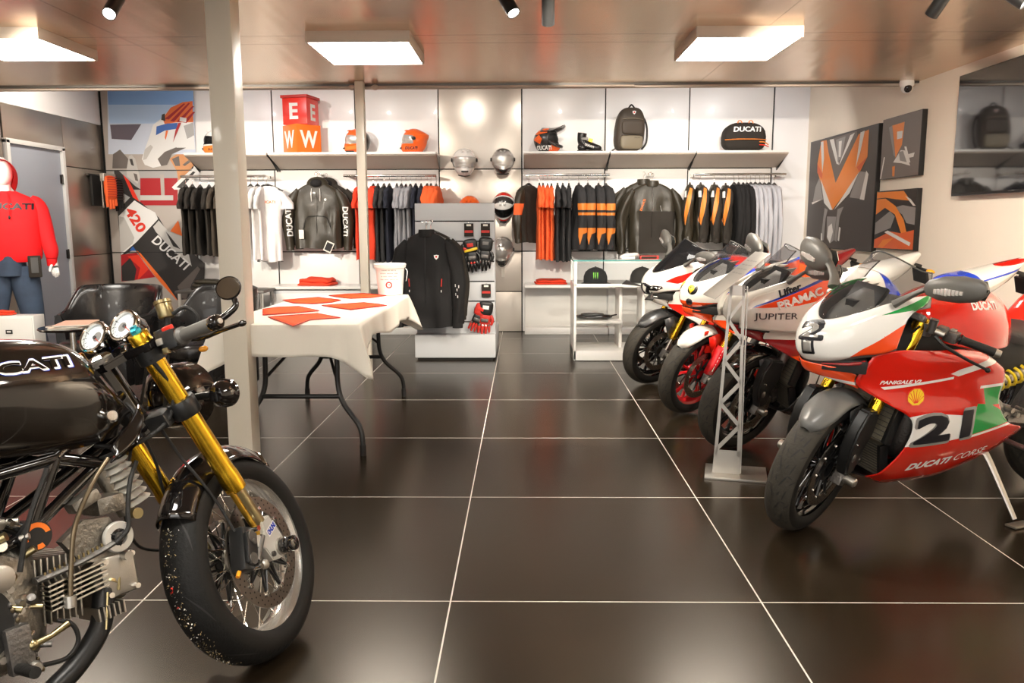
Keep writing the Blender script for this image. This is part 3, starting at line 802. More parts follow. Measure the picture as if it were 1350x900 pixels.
# third rail
def side_orange(b, sl):
    for q in sl: paint(q, [(.1,-.30),(.5,-.30),(.5,-.42),(.1,-.42)], 'cloth_orange'); paint(q, [(-.1,-.30),(-.5,-.30),(-.5,-.42),(-.1,-.42)], 'cloth_orange')
garment('leather_jacket', (wx(697), RY, RZ-.012), HB-.5, 'dark jacket with orange panel and pale shoulder at the left end of the third rail', 'jacket', deco=side_orange, body='cloth_charcoal', arm='leather_olive', w=.46, d=.10, L=.62, sl='long', seed=21)
rail_set([wx(p) for p in (711,716,722,727)], 'tshirt', 'orange-red T-shirt, # from the left on the third rail', 'T-shirt', 'orange-red tees on the third rail', body='cloth_orange', w=.48, d=.043, L=.80)
rail_set([wx(p) for p in (735,742,750)], 'tshirt', 'slate T-shirt, # from the left on the third rail, right of the orange tees', 'T-shirt', 'slate tees on the third rail', body='cloth_slate', w=.48, d=.043, L=.82)
def jersey(b, sl):
    def pt(q, x0, x1):
        for z0, dz in ((-.30,0),(-.50,.02)):
            for poly in ([(x0,z0),(x1,z0-.05),(x1,z0-.10),(x0,z0-.07)], [(x0,z0-.10),(x1,z0-.13),(x1*.5+x0*.5,z0-.19)]):
                paint(q, poly, 'leather_orange', ax=(0,2)); 
    for i, q in enumerate(sl):
        paint(q, [(-.5,-.30),(.5,-.30),(.5,-.355),(-.5,-.375)], 'leather_orange', cond=lambda c: c.y > -.5)
        paint(q, [(-.5,-.40),(.5,-.385),(.5,-.45),(-.5,-.42)], 'leather_orange')
        paint(q, [(-.08,-.56),(.08,-.56),(.08,-.66),(-.08,-.60)], 'leather_orange', ax=(1,2))
        paint(q, [(-.01,-.62),(.05,-.60),(.02,-.74)], 'leather_orange', ax=(1,2))
rail_set([wx(p) for p in (763,775,789,799)], 'jersey', 'black riding jersey with orange flash pattern, # from the left on the third rail', 'jersey', 'black and orange jerseys on the third rail', deco=jersey, body='cloth_slate', w=.46, d=.085, L=.70, sl='long', armw=1.1, jit=.12)
# front-facing leather jackets
def jacket_deco(b, sl):
    b.tube([(0,-.075,-.14),(.003,-.092,-.35),(0,-.095,-.50),(0,-.088,-.68)], .004, 'castdark')
    b.tube([(.09,-.10,-.34),(.10,-.10,-.40)], .004, 'chrome')
    write(b, 'DUCATI', (-.10,-.3,-.33), (.35,0,1), (-1,0,.35), .13, .025, 'decal_orange', bold=.03, bvh=bvh_of(b))
    paint(b, [(-.14,-.40),(.3,-.40),(.3,-.9),(-.14,-.9)], 'cloth_charcoal', cond=lambda c: c.y < 0)
garment('leather_jacket', (1.42, 9.08, 1.78), -.12, 'olive brown leather jacket facing front above the glass counter, foremost of two', 'jacket', deco=jacket_deco, body='leather_olive', w=.54, d=.11, L=.76, sl='long', collar=True, seed=11, slope=1.6, armw=1.25, spread=.08)
garment('leather_jacket', (1.34, 9.19, 1.80), -.05, 'olive leather jacket behind the foremost one, showing at its left shoulder', 'jacket', body='leather_olive', w=.54, d=.09, L=.74, sl='long', collar=True, seed=12, slope=1.6, armw=1.25, spread=.08)
# fourth rail
def race(b, sl):
    for q in sl+[b]:
        paint(q, [(-.06,-.16),(.0,-.13),(.02,-.30),(.05,-.45),(.0,-.60),(-.02,-.45),(-.03,-.30)], 'leather_orange', ax=(1,2))
    for q in sl:
        paint(q, [(.02,-.17),(.09,-.17),(.09,-.24),(.02,-.24)], 'paint_white', ax=(1,2))
rail_set([wx(p) for p in (924,942,957)], 'leather_jacket', 'black racing jacket with orange stripe and pale shoulder, # from the left', 'jacket', 'racing jackets on the fourth rail', deco=race, body='leather_olive', arm='cloth_charcoal', w=.46, d=.10, L=.62, sl='long', armw=1.15, rz=HB-.12, jit=.06)
rail_set([wx(910)], 'leather_jacket', 'brown leather jacket with orange seam at the left end of the fourth rail', 'jacket', deco=race, body='leather_olive', arm='leather_olive', w=.44, d=.09, L=.60, sl='long', armw=1.1, rz=HB-.25)
rail_set([wx(p) for p in (968,974,980,985)], 'tshirt', 'black long-sleeved shirt, # right of the racing jackets', 'shirt', 'black shirts on the fourth rail', body='cloth_black', w=.44, d=.06, L=.74, sl='long')
rail_set([wx(p) for p in (990,996,1002,1008,1014,1021)], 'tshirt', 'pale grey long-sleeved shirt, # from the left at the right end of the fourth rail', 'shirt', 'pale grey shirts at the right end', body='cloth_lightgrey', w=.44, d=.043, L=.86, sl='long')

# ---------- helmets
def helmet_obj(name, loc, rot, label, shell='helmet_orange', visor='visor_clear', kind='full', accents=(), words=None, group=None, cat='helmet', ts=1.0):
    t = empty(name, loc, rot=rot); tag(t, label, cat, group); t.scale = (ts, ts, ts)
    n, h = 44, 30
    def P(az, el, k=1.0):
        x = cos(el)*cos(az); y = cos(el)*sin(az); z = sin(el)
        a = .150 if x < 0 else .135
        front = max(0, cos(az))**2
        chin = front*max(0, min(1, (-el-.10)/.5))*.045
        rr = 1.0 - .10*max(0, -z)
        px_ = x*a*rr + chin*cos(az); py_ = y*.122*rr*(1-.15*max(0, -el)); pz = z*(.130 if z > 0 else .165)
        if kind == 'sport' and x < 0: px_ -= .04*max(0, 1-abs(el-.5)/.5)*(-x)
        return V((px_*k, py_*k, max(pz, -.130)*k))
    sh = MB(shell)
    els = [-pi/2*.62 + (pi/2*.62+pi/2)*i/h for i in range(h+1)]
    def isv(az, el):
        a = (az+pi) % (2*pi)-pi
        if kind == 'cross': return abs(a) < 1.15 and -.35 < el < .48
        return abs(a) < 1.30 and -.20 < el < .30+.10*(1-(a/1.3)**2)
    rows = [[P(2*pi*j/n, e) for j in range(n)] for e in els]
    vr = [[sh.bm.verts.new(p) for p in r] for r in rows]
    for i in range(h):
        for j in range(n):
            if isv(2*pi*(j+.5)/n, (els[i]+els[i+1])/2): continue
            sh.face((vr[i][j], vr[i][(j+1)%n], vr[i+1][(j+1)%n], vr[i+1][j]), shell)
    for poly, m in accents: paint(sh, poly, m)
    if words:
        bv = bvh_of(sh)
        for s in (-1, 1):
            write(sh, words[0], (words[1], s*.2, words[2]), (-s,0,0), (0,0,1), words[3], words[4], words[5], bold=.03, shear=.15, bvh=bv)
    sh.build('shell', t, solid=.006, ang=60)
    q = MB('black_matt'); q.grid([[P(2*pi*j/n, e, .93) for j in range(n)] for e in els], 'black_matt', closev=True); q.build('lining', t)
    if kind != 'cross':
        q = MB(visor); vr = {}
        N1, N2 = 22, 10
        q.grid([[P(-1.32+2.64*j/N1, -.23+(.68-.10*(abs(j-N1/2)/(N1/2))**2)*i/N2, 1.012) for j in range(N1+1)] for i in range(N2+1)], visor); q.build('visor', t, ang=80)
        for s in (-1, 1):
            q = MB('black_satin'); c = P(s*1.38, .12, 1.0); q.lathe([(0,.014),(.018,.012),(.022,0)], c, (.15*s*0, s, 0), 16); q.build('visor_pivot', t)
        q = MB('black_satin'); c = P(0, -.62, 1.0)
        q.box(c+V((.002,0,.012)), (.012,.07,.016), bev=.004); q.build('chin_vent', t)
        q = MB(shell)
        for s in (-1, 1): q.box(P(s*.30, .95, 1.0), (.05,.022,.014), bev=.005)
        q.build('top_vent', t)
    else:
        q = MB(accents[0][1] if accents else shell)
        net = [[(-.05,-.10,.085),(-.05,0,.135),(-.05,.10,.085)],[(.06,-.105,.085),(.06,0,.128),(.06,.105,.085)],[(.15,-.095,.115),(.155,0,.142),(.15,.095,.115)],[(.195,-.06,.145),(.205,0,.155),(.195,.06,.145)]]
        q.patch(net, 5, 5, 'helmet_dark'); q.build('peak', t, solid=.005)
        q = MB('helmet_dark'); q.tube([(.05,-.105,-.02),(.12,-.09,-.06),(.165,0,-.075),(.12,.09,-.06),(.05,.105,-.02)], .018, 'helmet_dark', n=10); q.build('chin_bar', t)
    q = MB('black_rubber'); q.tube([P(2*pi*j/20, -pi/2*.60) for j in range(20)], .007, n=8, closed=True); q.build('rim_trim', t)
    return t
zS = 2.026
# on the shelves
helmet_obj('helmet', (at(286,190,9.1).x, 9.10, zS+.132), (0,0,RAD(200)), 'white and black helmet with gold chin lettering peeking out left of the thick column', shell='white_gloss', visor='glass_smoke', accents=(([(-.2,-.03),(.2,-.06),(.2,-.14),(-.2,-.14)],'leather_orange'),([(-.2,.2),(-.02,.2),(-.06,.02),(-.2,0)],'helmet_dark')), words=('DUCATI', .05,-.09,.09,.022,'ink'))
helmet_obj('helmet', (at(471,190,9.1).x, 9.10, zS+.132), (0,0,RAD(205)), 'orange, black and grey patterned helmet behind the slim column on the shelf', shell='helmet_orange', visor='visor_clear', accents=(([(-.2,.08),(-.04,.16),(-.02,.02),(-.09,-.14),(-.2,-.14)],'helmet_dark'),([(0,.02),(.09,.05),(.06,-.02),(0,-.05)],'helmet_silver'),([(.02,-.05),(.2,-.08),(.2,-.11),(.0,-.09)],'leather_orange'),([(.06,-.11),(.2,-.11),(.2,-.14),(.02,-.14)],'helmet_dark')))
helmet_obj('helmet', (at(546,190,9.1).x, 9.10, zS+.132), (0,0,RAD(198)), 'plain bright orange helmet with black lettering, right end of the left shelf', shell='helmet_orange', visor='visor_clear', kind='sport', words=('DUCATI', .045,-.085,.13,.030,'ink'))
helmet_obj('motocross_helmet', (at(721,190,9.1).x, 9.10, zS+.132), (0,0,RAD(-18)), 'black and orange off-road helmet with a raised peak and white lettering', shell='helmet_dark', kind='cross', accents=(([(-.16,.06),(-.05,.13),(.06,.13),(.03,.07),(-.08,.05)],'helmet_orange'),([(-.14,.0),(-.06,.05),(-.02,.0),(-.05,-.05)],'helmet_orange'),([(.07,-.06),(.2,-.06),(.2,-.14),(.03,-.14)],'helmet_orange')), words=('DUCATI', -.01,-.088,.17,.045,'paint_white'))
# on the wall
def wall_helmet(px, py, pitch, yaw, label, ts=1.0, **k):
    p = at(px, py, 9.14)
    t = helmet_obj('helmet', p, None, label, group='helmets hung on the middle wall panel', ts=ts, **k)
    t.rotation_euler = Matrix.Rotation(RAD(-90+yaw), 3, 'Z').to_4x4().to_euler() if pitch == 0 else (Matrix.Rotation(RAD(-90+yaw), 3, 'Z') @ Matrix.Rotation(RAD(pitch), 3, 'Y')).to_euler()

    q = MB('chrome'); q.box((-.19,0,-.05), (.02,.06,.12), bev=.004); q.cyl((-.19,0,-.05), (-.06,0,-.05), .008); q.build('wall_hook', t)
    return t
wall_helmet(612, 213, 8, 6, 'white full-face helmet at the top left of the wall-hung helmets', shell='white_gloss', ts=1.12, accents=(([(.02,-.02),(.2,-.02),(.2,-.05),(.02,-.06)],'helmet_silver'),))
wall_helmet(663, 212, 8, 0, 'grey and black patterned helmet at the top right of the wall-hung helmets', shell='helmet_silver', ts=1.05, accents=(([(-.2,.2),(.2,.2),(.2,.11),(-.2,.09)],'castdark'),([(.04,-.05),(.2,-.09),(.2,-.14),(.06,-.14)],'helmet_dark')))
wall_helmet(619, 274, 20, 0, 'orange helmet just showing above the white display stand', shell='helmet_orange', ts=1.05)
wall_helmet(664, 271, 45, -4, 'white, red and black patterned helmet, third down right of the display stand', shell='white_gloss', visor='glass_smoke', ts=1.08, accents=(([(-.2,.2),(0,.2),(-.04,.02),(-.2,0)],'red_gloss'),([(.0,.14),(.08,.14),(.05,.06),(.0,.05)],'helmet_dark'),([(.02,-.06),(.2,-.06),(.2,-.09),(.0,-.10)],'red_gloss'),([(.04,-.10),(.2,-.10),(.2,-.14),(.0,-.14)],'helmet_dark')))
LOWH = wall_helmet(662, 329, 30, -4, 'dark silver helmet with a tag below it, lowest of the wall-hung helmets', shell='helmet_silver', visor='visor_clear', ts=1.08, accents=(([(.03,-.05),(.2,-.05),(.2,-.14),(-.02,-.14)],'helmet_dark'),([(-.2,.2),(-.06,.2),(-.06,-.14),(-.2,-.14)],'castdark')))
b = MB('paper'); b.box((0,0,0), (.035,.003,.09)); o = b.build('price_tag', LOWH); o.matrix_local = LOWH.rotation_euler.to_matrix().inverted().to_4x4() @ Matrix.Translation((at(663, 357, 9.16)-LOWH.location))

# ---------- boot, backpack, duffel bag, letter blocks
t = empty('riding_boot', (at(775,192,9.1).x, 9.10, zS), RAD(-8)); tag(t, 'black riding boot with grey lettering and a yellow tag on the shelf', 'boot')
b = MB('leather')
b.sweep(spl([(.148,0,.030),(.125,0,.040),(.07,0,.052),(.02,0,.070),(-.035,0,.085),(-.062,0,.12),(-.066,0,.17),(-.062,0,.205)],5), spl1([.012,.030,.040,.045,.052,.052,.050,.052],5), 20, 'leather'); b.ell((-.06,0,.055),(.055,.042,.05),'leather')
bv = bvh_of(b); write(b, 'DUCATI', (.02,-.2,.065), (1,0,-.35), (.35,0,1), .10, .022, 'paint_white', bold=.03, bvh=bv)
b.build('upper', t)
b = MB('black_rubber'); b.prism([(-.115,-.04),(-.06,-.046),(.04,-.044),(.12,-.045),(.155,-.025),(.162,0),(.155,.025),(.12,.045),(.04,.04),(-.06,.046),(-.115,.04)], (0,0,.010), (1,0,0), (0,1,0), .022); b.build('sole', t)
b = MB('castdark'); b.box((-.03,-.048,.14), (.07,.012,.03), bev=.005); b.build('ankle_strap', t)
b = MB('yellow'); b.box((.03,-.02,.125), (.045,.004,.04), 'yellow', R=Matrix.Rotation(RAD(15),3,'Y'), bev=.001); b.build('tag', t)

t = empty('backpack', (at(829,192,9.1).x, 9.08, zS), RAD(10)); tag(t, 'tall brown backpack with a small white shield, standing on the shelf', 'backpack')
def soft_box(b, c, d, m, e=.45, n=24, h=16, lean=0.0, topk=0.0, nz=.0):
    c = V(c); rows = []
    sg = lambda x, p: math.copysign(abs(x)**p, x)
    for i in range(h+1):
        v_ = -pi/2+pi*i/h; row = []
        for j in range(n):
            u_ = 2*pi*j/n
            z = sg(sin(v_), e)*d[2]/2; k = 1-topk*max(0, z/(d[2]/2))**2
            x = sg(cos(v_), e)*sg(cos(u_), e)*d[0]/2*k; y = sg(cos(v_), e)*sg(sin(u_), e)*d[1]/2*k
            p = V((x+lean*z, y, z)); p += V((0,1,0))*noise.noise(p*9)*nz
            row.append(c+p)
        rows.append(row)
    b.grid(rows, m, closev=True)
b = MB('pack_brown'); soft_box(b, (0,0,.235), (.32,.20,.47), 'pack_brown', .5, topk=.22, lean=.07, nz=.01)
b.tube([(-.02,-.02,.46),(.02,0,.50),(.06,.0,.46)], .009, 'black_matt'); b.build('pack_body', t, ang=80)
b = MB('pack_sheen'); soft_box(b, (-.005,-.095,.095), (.25,.06,.15), 'pack_sheen', .45, nz=.01); b.tube([(-.12,-.125,.165),(0,-.135,.168),(.12,-.125,.165)], .003, 'black_satin'); write(b, 'DUCATI', (.05,-.128,.14), (1,0,0), (0,0,1), .06, .010, 'ink', bold=.02, lift=.004); b.build('lower_pocket', t, ang=80)
b = MB('pack_brown'); soft_box(b, (.005,-.09,.25), (.24,.05,.15), 'pack_brown', .45, nz=.01); b.tube([(-.11,-.10,.335),(0,-.118,.345),(.12,-.10,.335)], .003, 'pack_sheen'); b.build('upper_pocket', t, ang=80)
b = MB('paint_white'); disc_decal(b, (.02,-.103,.405), (1,0,0), (0,0,1), .020, 'paint_white', pts=[(-1,.8),(0,1),(1,.8),(.8,-.2),(0,-1),(-.8,-.2)]); disc_decal(b, (.02,-.1035,.408), (1,0,0), (0,0,1), .009, 'decal_red'); b.build('shield_badge', t)
b = MB('black_matt'); b.tube([(.15,.02,.03),(.19,-.01,.10),(.20,0,.25),(.17,.02,.36),(.10,.05,.43)], .011, 'black_matt', n=8); b.tube([(-.16,0,.03),(-.20,-.03,.01),(-.19,-.06,.0)], .006, 'black_matt'); b.build('strap', t)

t = empty('duffel_bag', (at(979,192,9.1).x, 9.08, zS), RAD(2)); tag(t, 'black duffel bag with white lettering and an orange zip line on the shelf', 'bag')
b = MB('cloth_charcoal'); soft_box(b, (0,0,.15), (.47,.24,.31), 'cloth_charcoal', .55, topk=.25, nz=.012)
bv = bvh_of(b); write(b, 'DUCATI', (.01,-.3,.225), (1,0,0), (0,0,1), .30, .055, 'paint_white', bold=.04, shear=.15, bvh=bv)
b.build('bag_body', t, ang=80)
b = MB('leather_orange'); b.tube([(-.225,-.085,.115),(-.1,-.128,.118),(.1,-.128,.118),(.225,-.085,.115)], .005, 'leather_orange', n=6); b.build('zip', t)
b = MB('leather_orange'); 
for x in (-.06,.06): b.tube([(x-.03,-.06,.27),(x-.015,-.05,.315),(x+.015,-.05,.315),(x+.03,-.06,.27)], .006, 'leather_orange')
b.build('handle', t)
b = MB('decal_red'); b.tube([(.14,-.12,.09),(.20,-.12,.085),(.245,-.10,.06)], .006, 'leather_orange'); b.tube([(.14,-.12,.06),(.20,-.12,.055),(.25,-.09,.04)], .006, 'decal_red'); b.build('compression_strap', t)

xb = at(398,195,9.1).x
t = empty('letter_block', (xb, 9.12, zS), RAD(44)); tag(t, 'orange cardboard cube turned on its corner showing a W on each side, lower of two', 'letter block')
S = .300; b = MB('block_orange'); b.box((0,0,S/2), (S,S,S), bev=.004)
write(b, 'W', (0,-S/2-.001,S*.48), (1,0,0), (0,0,1), S*.72, S*.62, 'paint_white', bold=.03); write(b, 'W', (-S/2-.001,0,S*.48), (0,-1,0), (0,0,1), S*.72, S*.62, 'paint_white', bold=.03); b.build('cube', t)
t = empty('letter_block', (xb-.005, 9.13, zS+S), RAD(14-0)); t.rotation_euler.z = RAD(-12); tag(t, 'red cardboard cube with a white E under a darker lid, stacked on the W cube', 'letter block')
b = MB('block_red'); S2 = .285; b.box((0,0,S2/2), (S2,S2,S2), bev=.004); write(b, 'E', (-.01,-S2/2-.001,S2*.50), (1,0,0), (0,0,1), S2*.36, S2*.60, 'paint_white', bold=.03)
write(b, 'E', (S2/2+.001,0,S2*.48), (0,1,0), (0,0,1), S2*.40, S2*.62, 'paint_white', bold=.03); b.build('cube', t)
b = MB('card_red'); b.box((0,0,S2+.012), (S2+.03,S2+.03,.03), 'card_red', bev=.003); b.build('lid', t)
# ============================== furniture in the shop
# folding table
TX0, TX1, TY0, TY1, TZ = -1.615, -.855, 4.12, 5.93, .735
t = empty('folding_table', ((TX0+TX1)/2, (TY0+TY1)/2, 0)); tag(t, 'long folding table with bent black steel legs under a cream cloth', 'table')
cx, cy = (TX0+TX1)/2, (TY0+TY1)/2
b = MB('paint_white'); b.box((0,0,TZ-.02), (TX1-TX0-.01, TY1-TY0-.01, .038), bev=.008); b.build('tabletop', t)
for sy in (-1, 1):
    y0 = sy*.62
    for sx in (-1, 1):
        b = MB('black_satin')
        b.tube([(sx*.20,y0,TZ-.05),(sx*.20,y0+sy*.02,.48),(sx*.205,y0+sy*.03,.36),(sx*.24,y0+sy*.06,.27),(sx*.335,y0+sy*.12,.16),(sx*.355,y0+sy*.14,.07),(sx*.355,y0+sy*.14,.02)], .0145, n=12)
        b.cyl((sx*.355,y0+sy*.14,.0), (sx*.355,y0+sy*.14,.06), .0175, 'black_rubber'); b.build('leg', t)
    b = MB('black_satin'); b.cyl((-.215,y0+sy*.045,.31), (.215,y0+sy*.045,.31), .013); b.box((0,y0,TZ-.05),(.5,.03,.03)); b.build('crossbar', t)
    b = MB('black_satin'); b.cyl((0,y0-sy*.42,TZ-.05), (-.19,y0+sy*.02,.42), .009, n=8); b.cyl((0,y0-sy*.42,TZ-.05), (.19,y0+sy*.02,.42), .009, n=8); b.box((0,y0-sy*.42,TZ-.05),(.05,.04,.04)); b.build('folding_brace', t)
# cloth: top and hanging skirt with pulled corners
def cloth():
    b = MB('table_cloth'); nU, nV = 30, 60
    hx, hy = (TX1-TX0)/2, (TY1-TY0)/2
    # perimeter points (rounded rectangle)
    per = []
    def add(x0, y0, x1, y1, n):
        for i in range(n): per.append((x0+(x1-x0)*i/n, y0+(y1-y0)*i/n))
    add(-hx,-hy,hx,-hy,36); add(hx,-hy,hx,hy,70); add(hx,hy,-hx,hy,36); add(-hx,hy,-hx,-hy,70)
    N = len(per); rings = []
    def nrm(p):
        x, y = p; nx = ny = 0
        if abs(abs(x)-hx) < 1e-6: nx = math.copysign(1, x)
        if abs(abs(y)-hy) < 1e-6: ny = math.copysign(1, y)
        v = V((nx, ny, 0)); return v.normalized() if v.length else v
    for k in (0, .3, .6, .85, .97): rings.append([V((x*k, y*k, TZ+.004+.0015*noise.noise(V((x*k*6, y*k*6, 0))))) for x, y in per] if k else None)
    for s in (1.0,):
        rings.append([V((x, y, TZ+.002)) for x, y in per])
    skirt = 9
    corners = [(-hx,-hy),(hx,-hy),(hx,hy),(-hx,hy)]
    for j in range(1, skirt+1):
        q = j/skirt; row = []
        for (x, y) in per:
            n_ = nrm((x, y)); 
            dcs = [math.hypot(x-c[0], y-c[1]) for c in corners]; dm = min(dcs); ci = dcs.index(dm)
            c = corners[ci]; co = V((math.copysign(1, c[0]), math.copysign(1, c[1]), 0)).normalized()
            k = max(0, 1-dm/.17)
            drop = .165 + .012*noise.noise(V((x*2, y*2, 4)))
            if x > hx-.01: drop += -.03+.03*sin(y*5+1)+.05*math.exp(-((y-hy+.2)/.18)**2)
            drop += k**2.2*(.135 if ci != 2 else .16)
            wave = .012*sin(x*22+y*19)*q + .010*noise.noise(V((x*7, y*7, 2)))*q
            out = .012*q**.5 + wave*(.6) + k**1.5*.115*q**.9
            base = V((x, y, 0)); d_ = (n_*(1-k) + co*k)
            if d_.length: d_.normalize()
            # folded ears beside each corner
            ear = -.045*math.exp(-((dm-.075)/.03)**2)*q
            p = base + d_*(out+ear); p.z = TZ - drop*q*(1-.04*k)
            row.append(p)
        rings.append(row)
    vr = []
    for r in rings:
        if r is None: vr.append([b.bm.verts.new((0,0,TZ+.004))]*N)
        else: vr.append([b.bm.verts.new(p) for p in r])
    for i in range(len(vr)-1):
        for j in range(N):
            q = []
            for v in (vr[i][j], vr[i+1][j], vr[i+1][(j+1)%N], vr[i][(j+1)%N]):
                if v not in q: q.append(v)
            b.face(q, 'table_cloth')
    return b
o = cloth().build('tablecloth', solid=.0016, ang=75, off=1.0); o.location = (cx, cy, 0); tag(o, 'cream paper tablecloth draped over the folding table with pulled corners', 'tablecloth')
def orange(pts, label, m='cloth_orange', fold=None):
    b = MB('cloth_bandana'); P = [atz(x, y, .747) for x, y in pts]; c = sum(P, V((0,0,0)))/len(P); P = [c+(q-c)*.93 for q in P]
    z0 = TZ+.0085
    R_ = []
    n = len(P)
    edge = []
    for i in range(n):
        for k in range(6):
            q = P[i].lerp(P[(i+1)%n], k/6); edge.append(q)
    rings = []
    for s in (0, .35, .7, 1.0):
        rings.append([V((c.x+(q.x-c.x)*s, c.y+(q.y-c.y)*s, z0+.006*max(0,noise.noise(V((q.x*9*s+i*.0, q.y*9*s, s*2+c.x*5))))+(.003 if s < 1 else 0))) for i, q in enumerate(edge)])
    vr = [[b.bm.verts.new(p-c) for p in r] for r in rings]
    for v in vr[0]: v.co = vr[0][0].co
    b.grid([[v.co for v in r] for r in vr], m, closev=True)
    for r in vr:
        for v in r: b.bm.verts.remove(v)
    bmesh.ops.remove_doubles(b.bm, verts=b.bm.verts[:], dist=1e-5)
    b.tube([e-c+V((0,0,z0-e.z+.002)) for e in edge], .0016, 'card_red', n=5, k=1, closed=True)
    if fold:
        f0, f1 = [atz(*q, .747)-c for q in fold]; f0.z = f1.z = z0+.006-c.z+.0
        f0.z = f1.z = z0-c.z+.008
        m_ = (f0+f1)/2+V((0,.03,.012)); b.tube([f0, m_, f1], [.003,.008,.002], 'card_red' if False else m, n=8)
    o = b.build('folded_cloth', solid=.0012); o.location = c; o.location.z = c.z
    tag(o, label, 'cloth', 'orange cloths laid on the folding table'); return o
MATS['cloth_bandana'] = MATS['cloth_orange']
mat('cloth_vivid', (.88,.085,.008), .75, bump=.1, bscale=400)
for pts, lab, fo in (([(350,417),(392,414),(420,412),(452,418),(410,421),(385,430),(378,427)], 'orange cloth nearest the viewer on the table, with a pointed front corner', None),
    ([(344,407),(365,404),(395,403),(424,409),(395,412),(344,415)], 'orange cloth beside the thick column on the table', None),
    ([(370,395),(395,393),(420,391),(452,395),(440,398),(412,400),(385,399)], 'orange cloth in the middle of the left row on the table', None),
    ([(421,402),(450,400),(480,398),(500,400),(513,402),(485,405),(462,408),(440,405)], 'orange cloth on the right side of the table', None),
    ([(431,389),(455,387),(480,386),(512,389),(490,392),(462,393),(445,391)], 'orange cloth at the far end of the table, left of the bucket', None)):
    orange(pts, lab, 'cloth_vivid', fo)
# bucket
p = atz(515, 388, TZ+.008); t = empty('bucket', (p.x, p.y, TZ+.0085)); tag(t, 'white plastic bucket with printed lines and a small red emblem at the table end', 'bucket')
b = MB('paint_white'); b.lathe([(0,0),(.083,0),(.088,.004),(.105,.195),(.114,.196),(.114,.216),(.108,.218),(.106,.205),(.100,.19),(.084,.008),(0,.008)], (0,0,0), (0,0,1), 36); bv = bvh_of(b); b.build('pail', t)
b = MB('paint_white'); b.lathe([(0,.214),(.110,.214),(.117,.210),(.118,.222),(.110,.226),(.104,.222),(0,.222)], (0,0,0), (0,0,1), 36); b.build('lid', t)
b = MB('paint_white'); b.tube([(.112,0,.19),(.128,-.02,.17),(.124,-.03,.12),(.118,-.02,.10)], .003, n=6); b.build('handle', t)
b = MB('ink'); 
for k, (wd_, s_) in enumerate(((.10,'IIIIIIII III IIII II'),(.12,'IIIIIII IIIIIII IIII'),(.11,'II IIIII IIIII IIII'),(.12,'IIII IIIII IIIIII II'))): write(b, s_, (.005,-.2,.180-k*.022), (1,0,0), (0,0,1), wd_, .008, 'steel_dark', lift=.001, bvh=bv, cut=.01)
disc_decal(b, (.005,-.15,.075), (1,0,0), (0,0,1), .024, 'decal_red', bv); disc_decal(b, (.005,-.15,.075), (1,0,0), (0,0,1), .015, 'paint_white', bv, lift=.002); 
for s in (-1, 1): disc_decal(b, (.005+s*.006,-.15,.078), (1,0,0), (0,0,1), .004, 'decal_red', bv, lift=.003)
b.build('printed_text', t)

# ---------- white slatted display stand with a jacket and gloves
GY = 7.52
t = empty('display_stand', (-.635, GY, 0)); tag(t, 'white slatted display stand with a plinth, holding a black jacket and gloves', 'display stand')
b = MB('gap_black'); b.box((0,.0,.80), (.72,.012,1.28)); b.build('backing', t)
zt = [at(600, y, GY-.02).z for y in (267,291.5,318,344.5,371,397,424,449)]
for i in range(len(zt)-1):
    z1, z0 = zt[i], zt[i+1]; b = MB('gondola_white'); b.box((0,-.012,(z0+z1)/2), (.735,.024,z1-z0-.012), bev=.003); b.build('slat_board', t)
b = MB('gondola_white'); b.box((0,.35,.13), (.745,1.0,.215), bev=.004); b.box((0,.35,.02), (.70,.96,.04), 'black_matt'); b.box((0,.06,.7), (.74,.05,1.30), 'gondola_white', bev=.003); b.build('plinth', t)
def jk(b, sl):
    b.tube([(0,-.062,-.13),(.002,-.085,-.35),(0,-.09,-.50),(0,-.085,-.74)], .003, 'black_satin')
    for s in (-1, 1): b.tube([(s*.15,-.085,-.50),(s*.145,-.09,-.57)], .005, 'card_red'); b.tube([(s*.145,-.092,-.60),(s*.145,-.092,-.62)], .004, 'paint_white')
    bv = bvh_of(b); disc_decal(b, (.10,-.2,-.31), (1,0,0), (0,0,1), .022, 'paint_white', bv, lift=.003, pts=[(-1,.8),(0,1),(1,.8),(.8,-.2),(0,-1),(-.8,-.2)]); disc_decal(b, (.10,-.2,-.305), (1,0,0), (0,0,1), .009, 'decal_red', bv, lift=.005)
    b.box((0,-.035,-.135), (.05,.012,.045), 'card_red', bev=.004); b.box((0,-.042,-.145), (.03,.004,.015), 'paint_white')
    q = sl[1]; bq = bvh_of(q)
    for x, z in ((.27,-.56),(.285,-.60),(.27,-.64),(.29,-.66),(.30,-.57)): write(q, 'I', (x,-.2,z), (1,0,0), (0,0,1), .008, .024, 'paint_white', bvh=bq, lift=.002)
g = garment('jacket', (at(562,292,7.28).x, 7.28, at(562,292,7.28).z-.005), RAD(-6), 'plain black soft-shell jacket with a small shield badge on the white display stand', 'jacket', deco=jk, body='cloth_black', w=.50, d=.12, L=.84, sl='long', collar=True, seed=31, armw=1.3, spread=.05, slope=1.7)
g = garment('jacket', (at(568,292,7.40).x, 7.40, at(562,292,7.32).z), RAD(-3), 'second black jacket behind the soft-shell jacket on the display stand', 'jacket', body='cloth_charcoal', w=.50, d=.07, L=.78, sl='long', seed=33, armw=1.1, spread=.05, slope=1.7)
b = MB('chrome'); b.box((0,.08,0), (.016,.26,.010), bev=.002); b.box((0,.2,-.01), (.09,.01,.035)); o = b.build('garment_hook_rail'); p = at(558,296,7.32); o.location = (p.x, 7.31, p.z+.02); tag(o, 'chrome arm on the display stand holding the black jackets', 'rail')
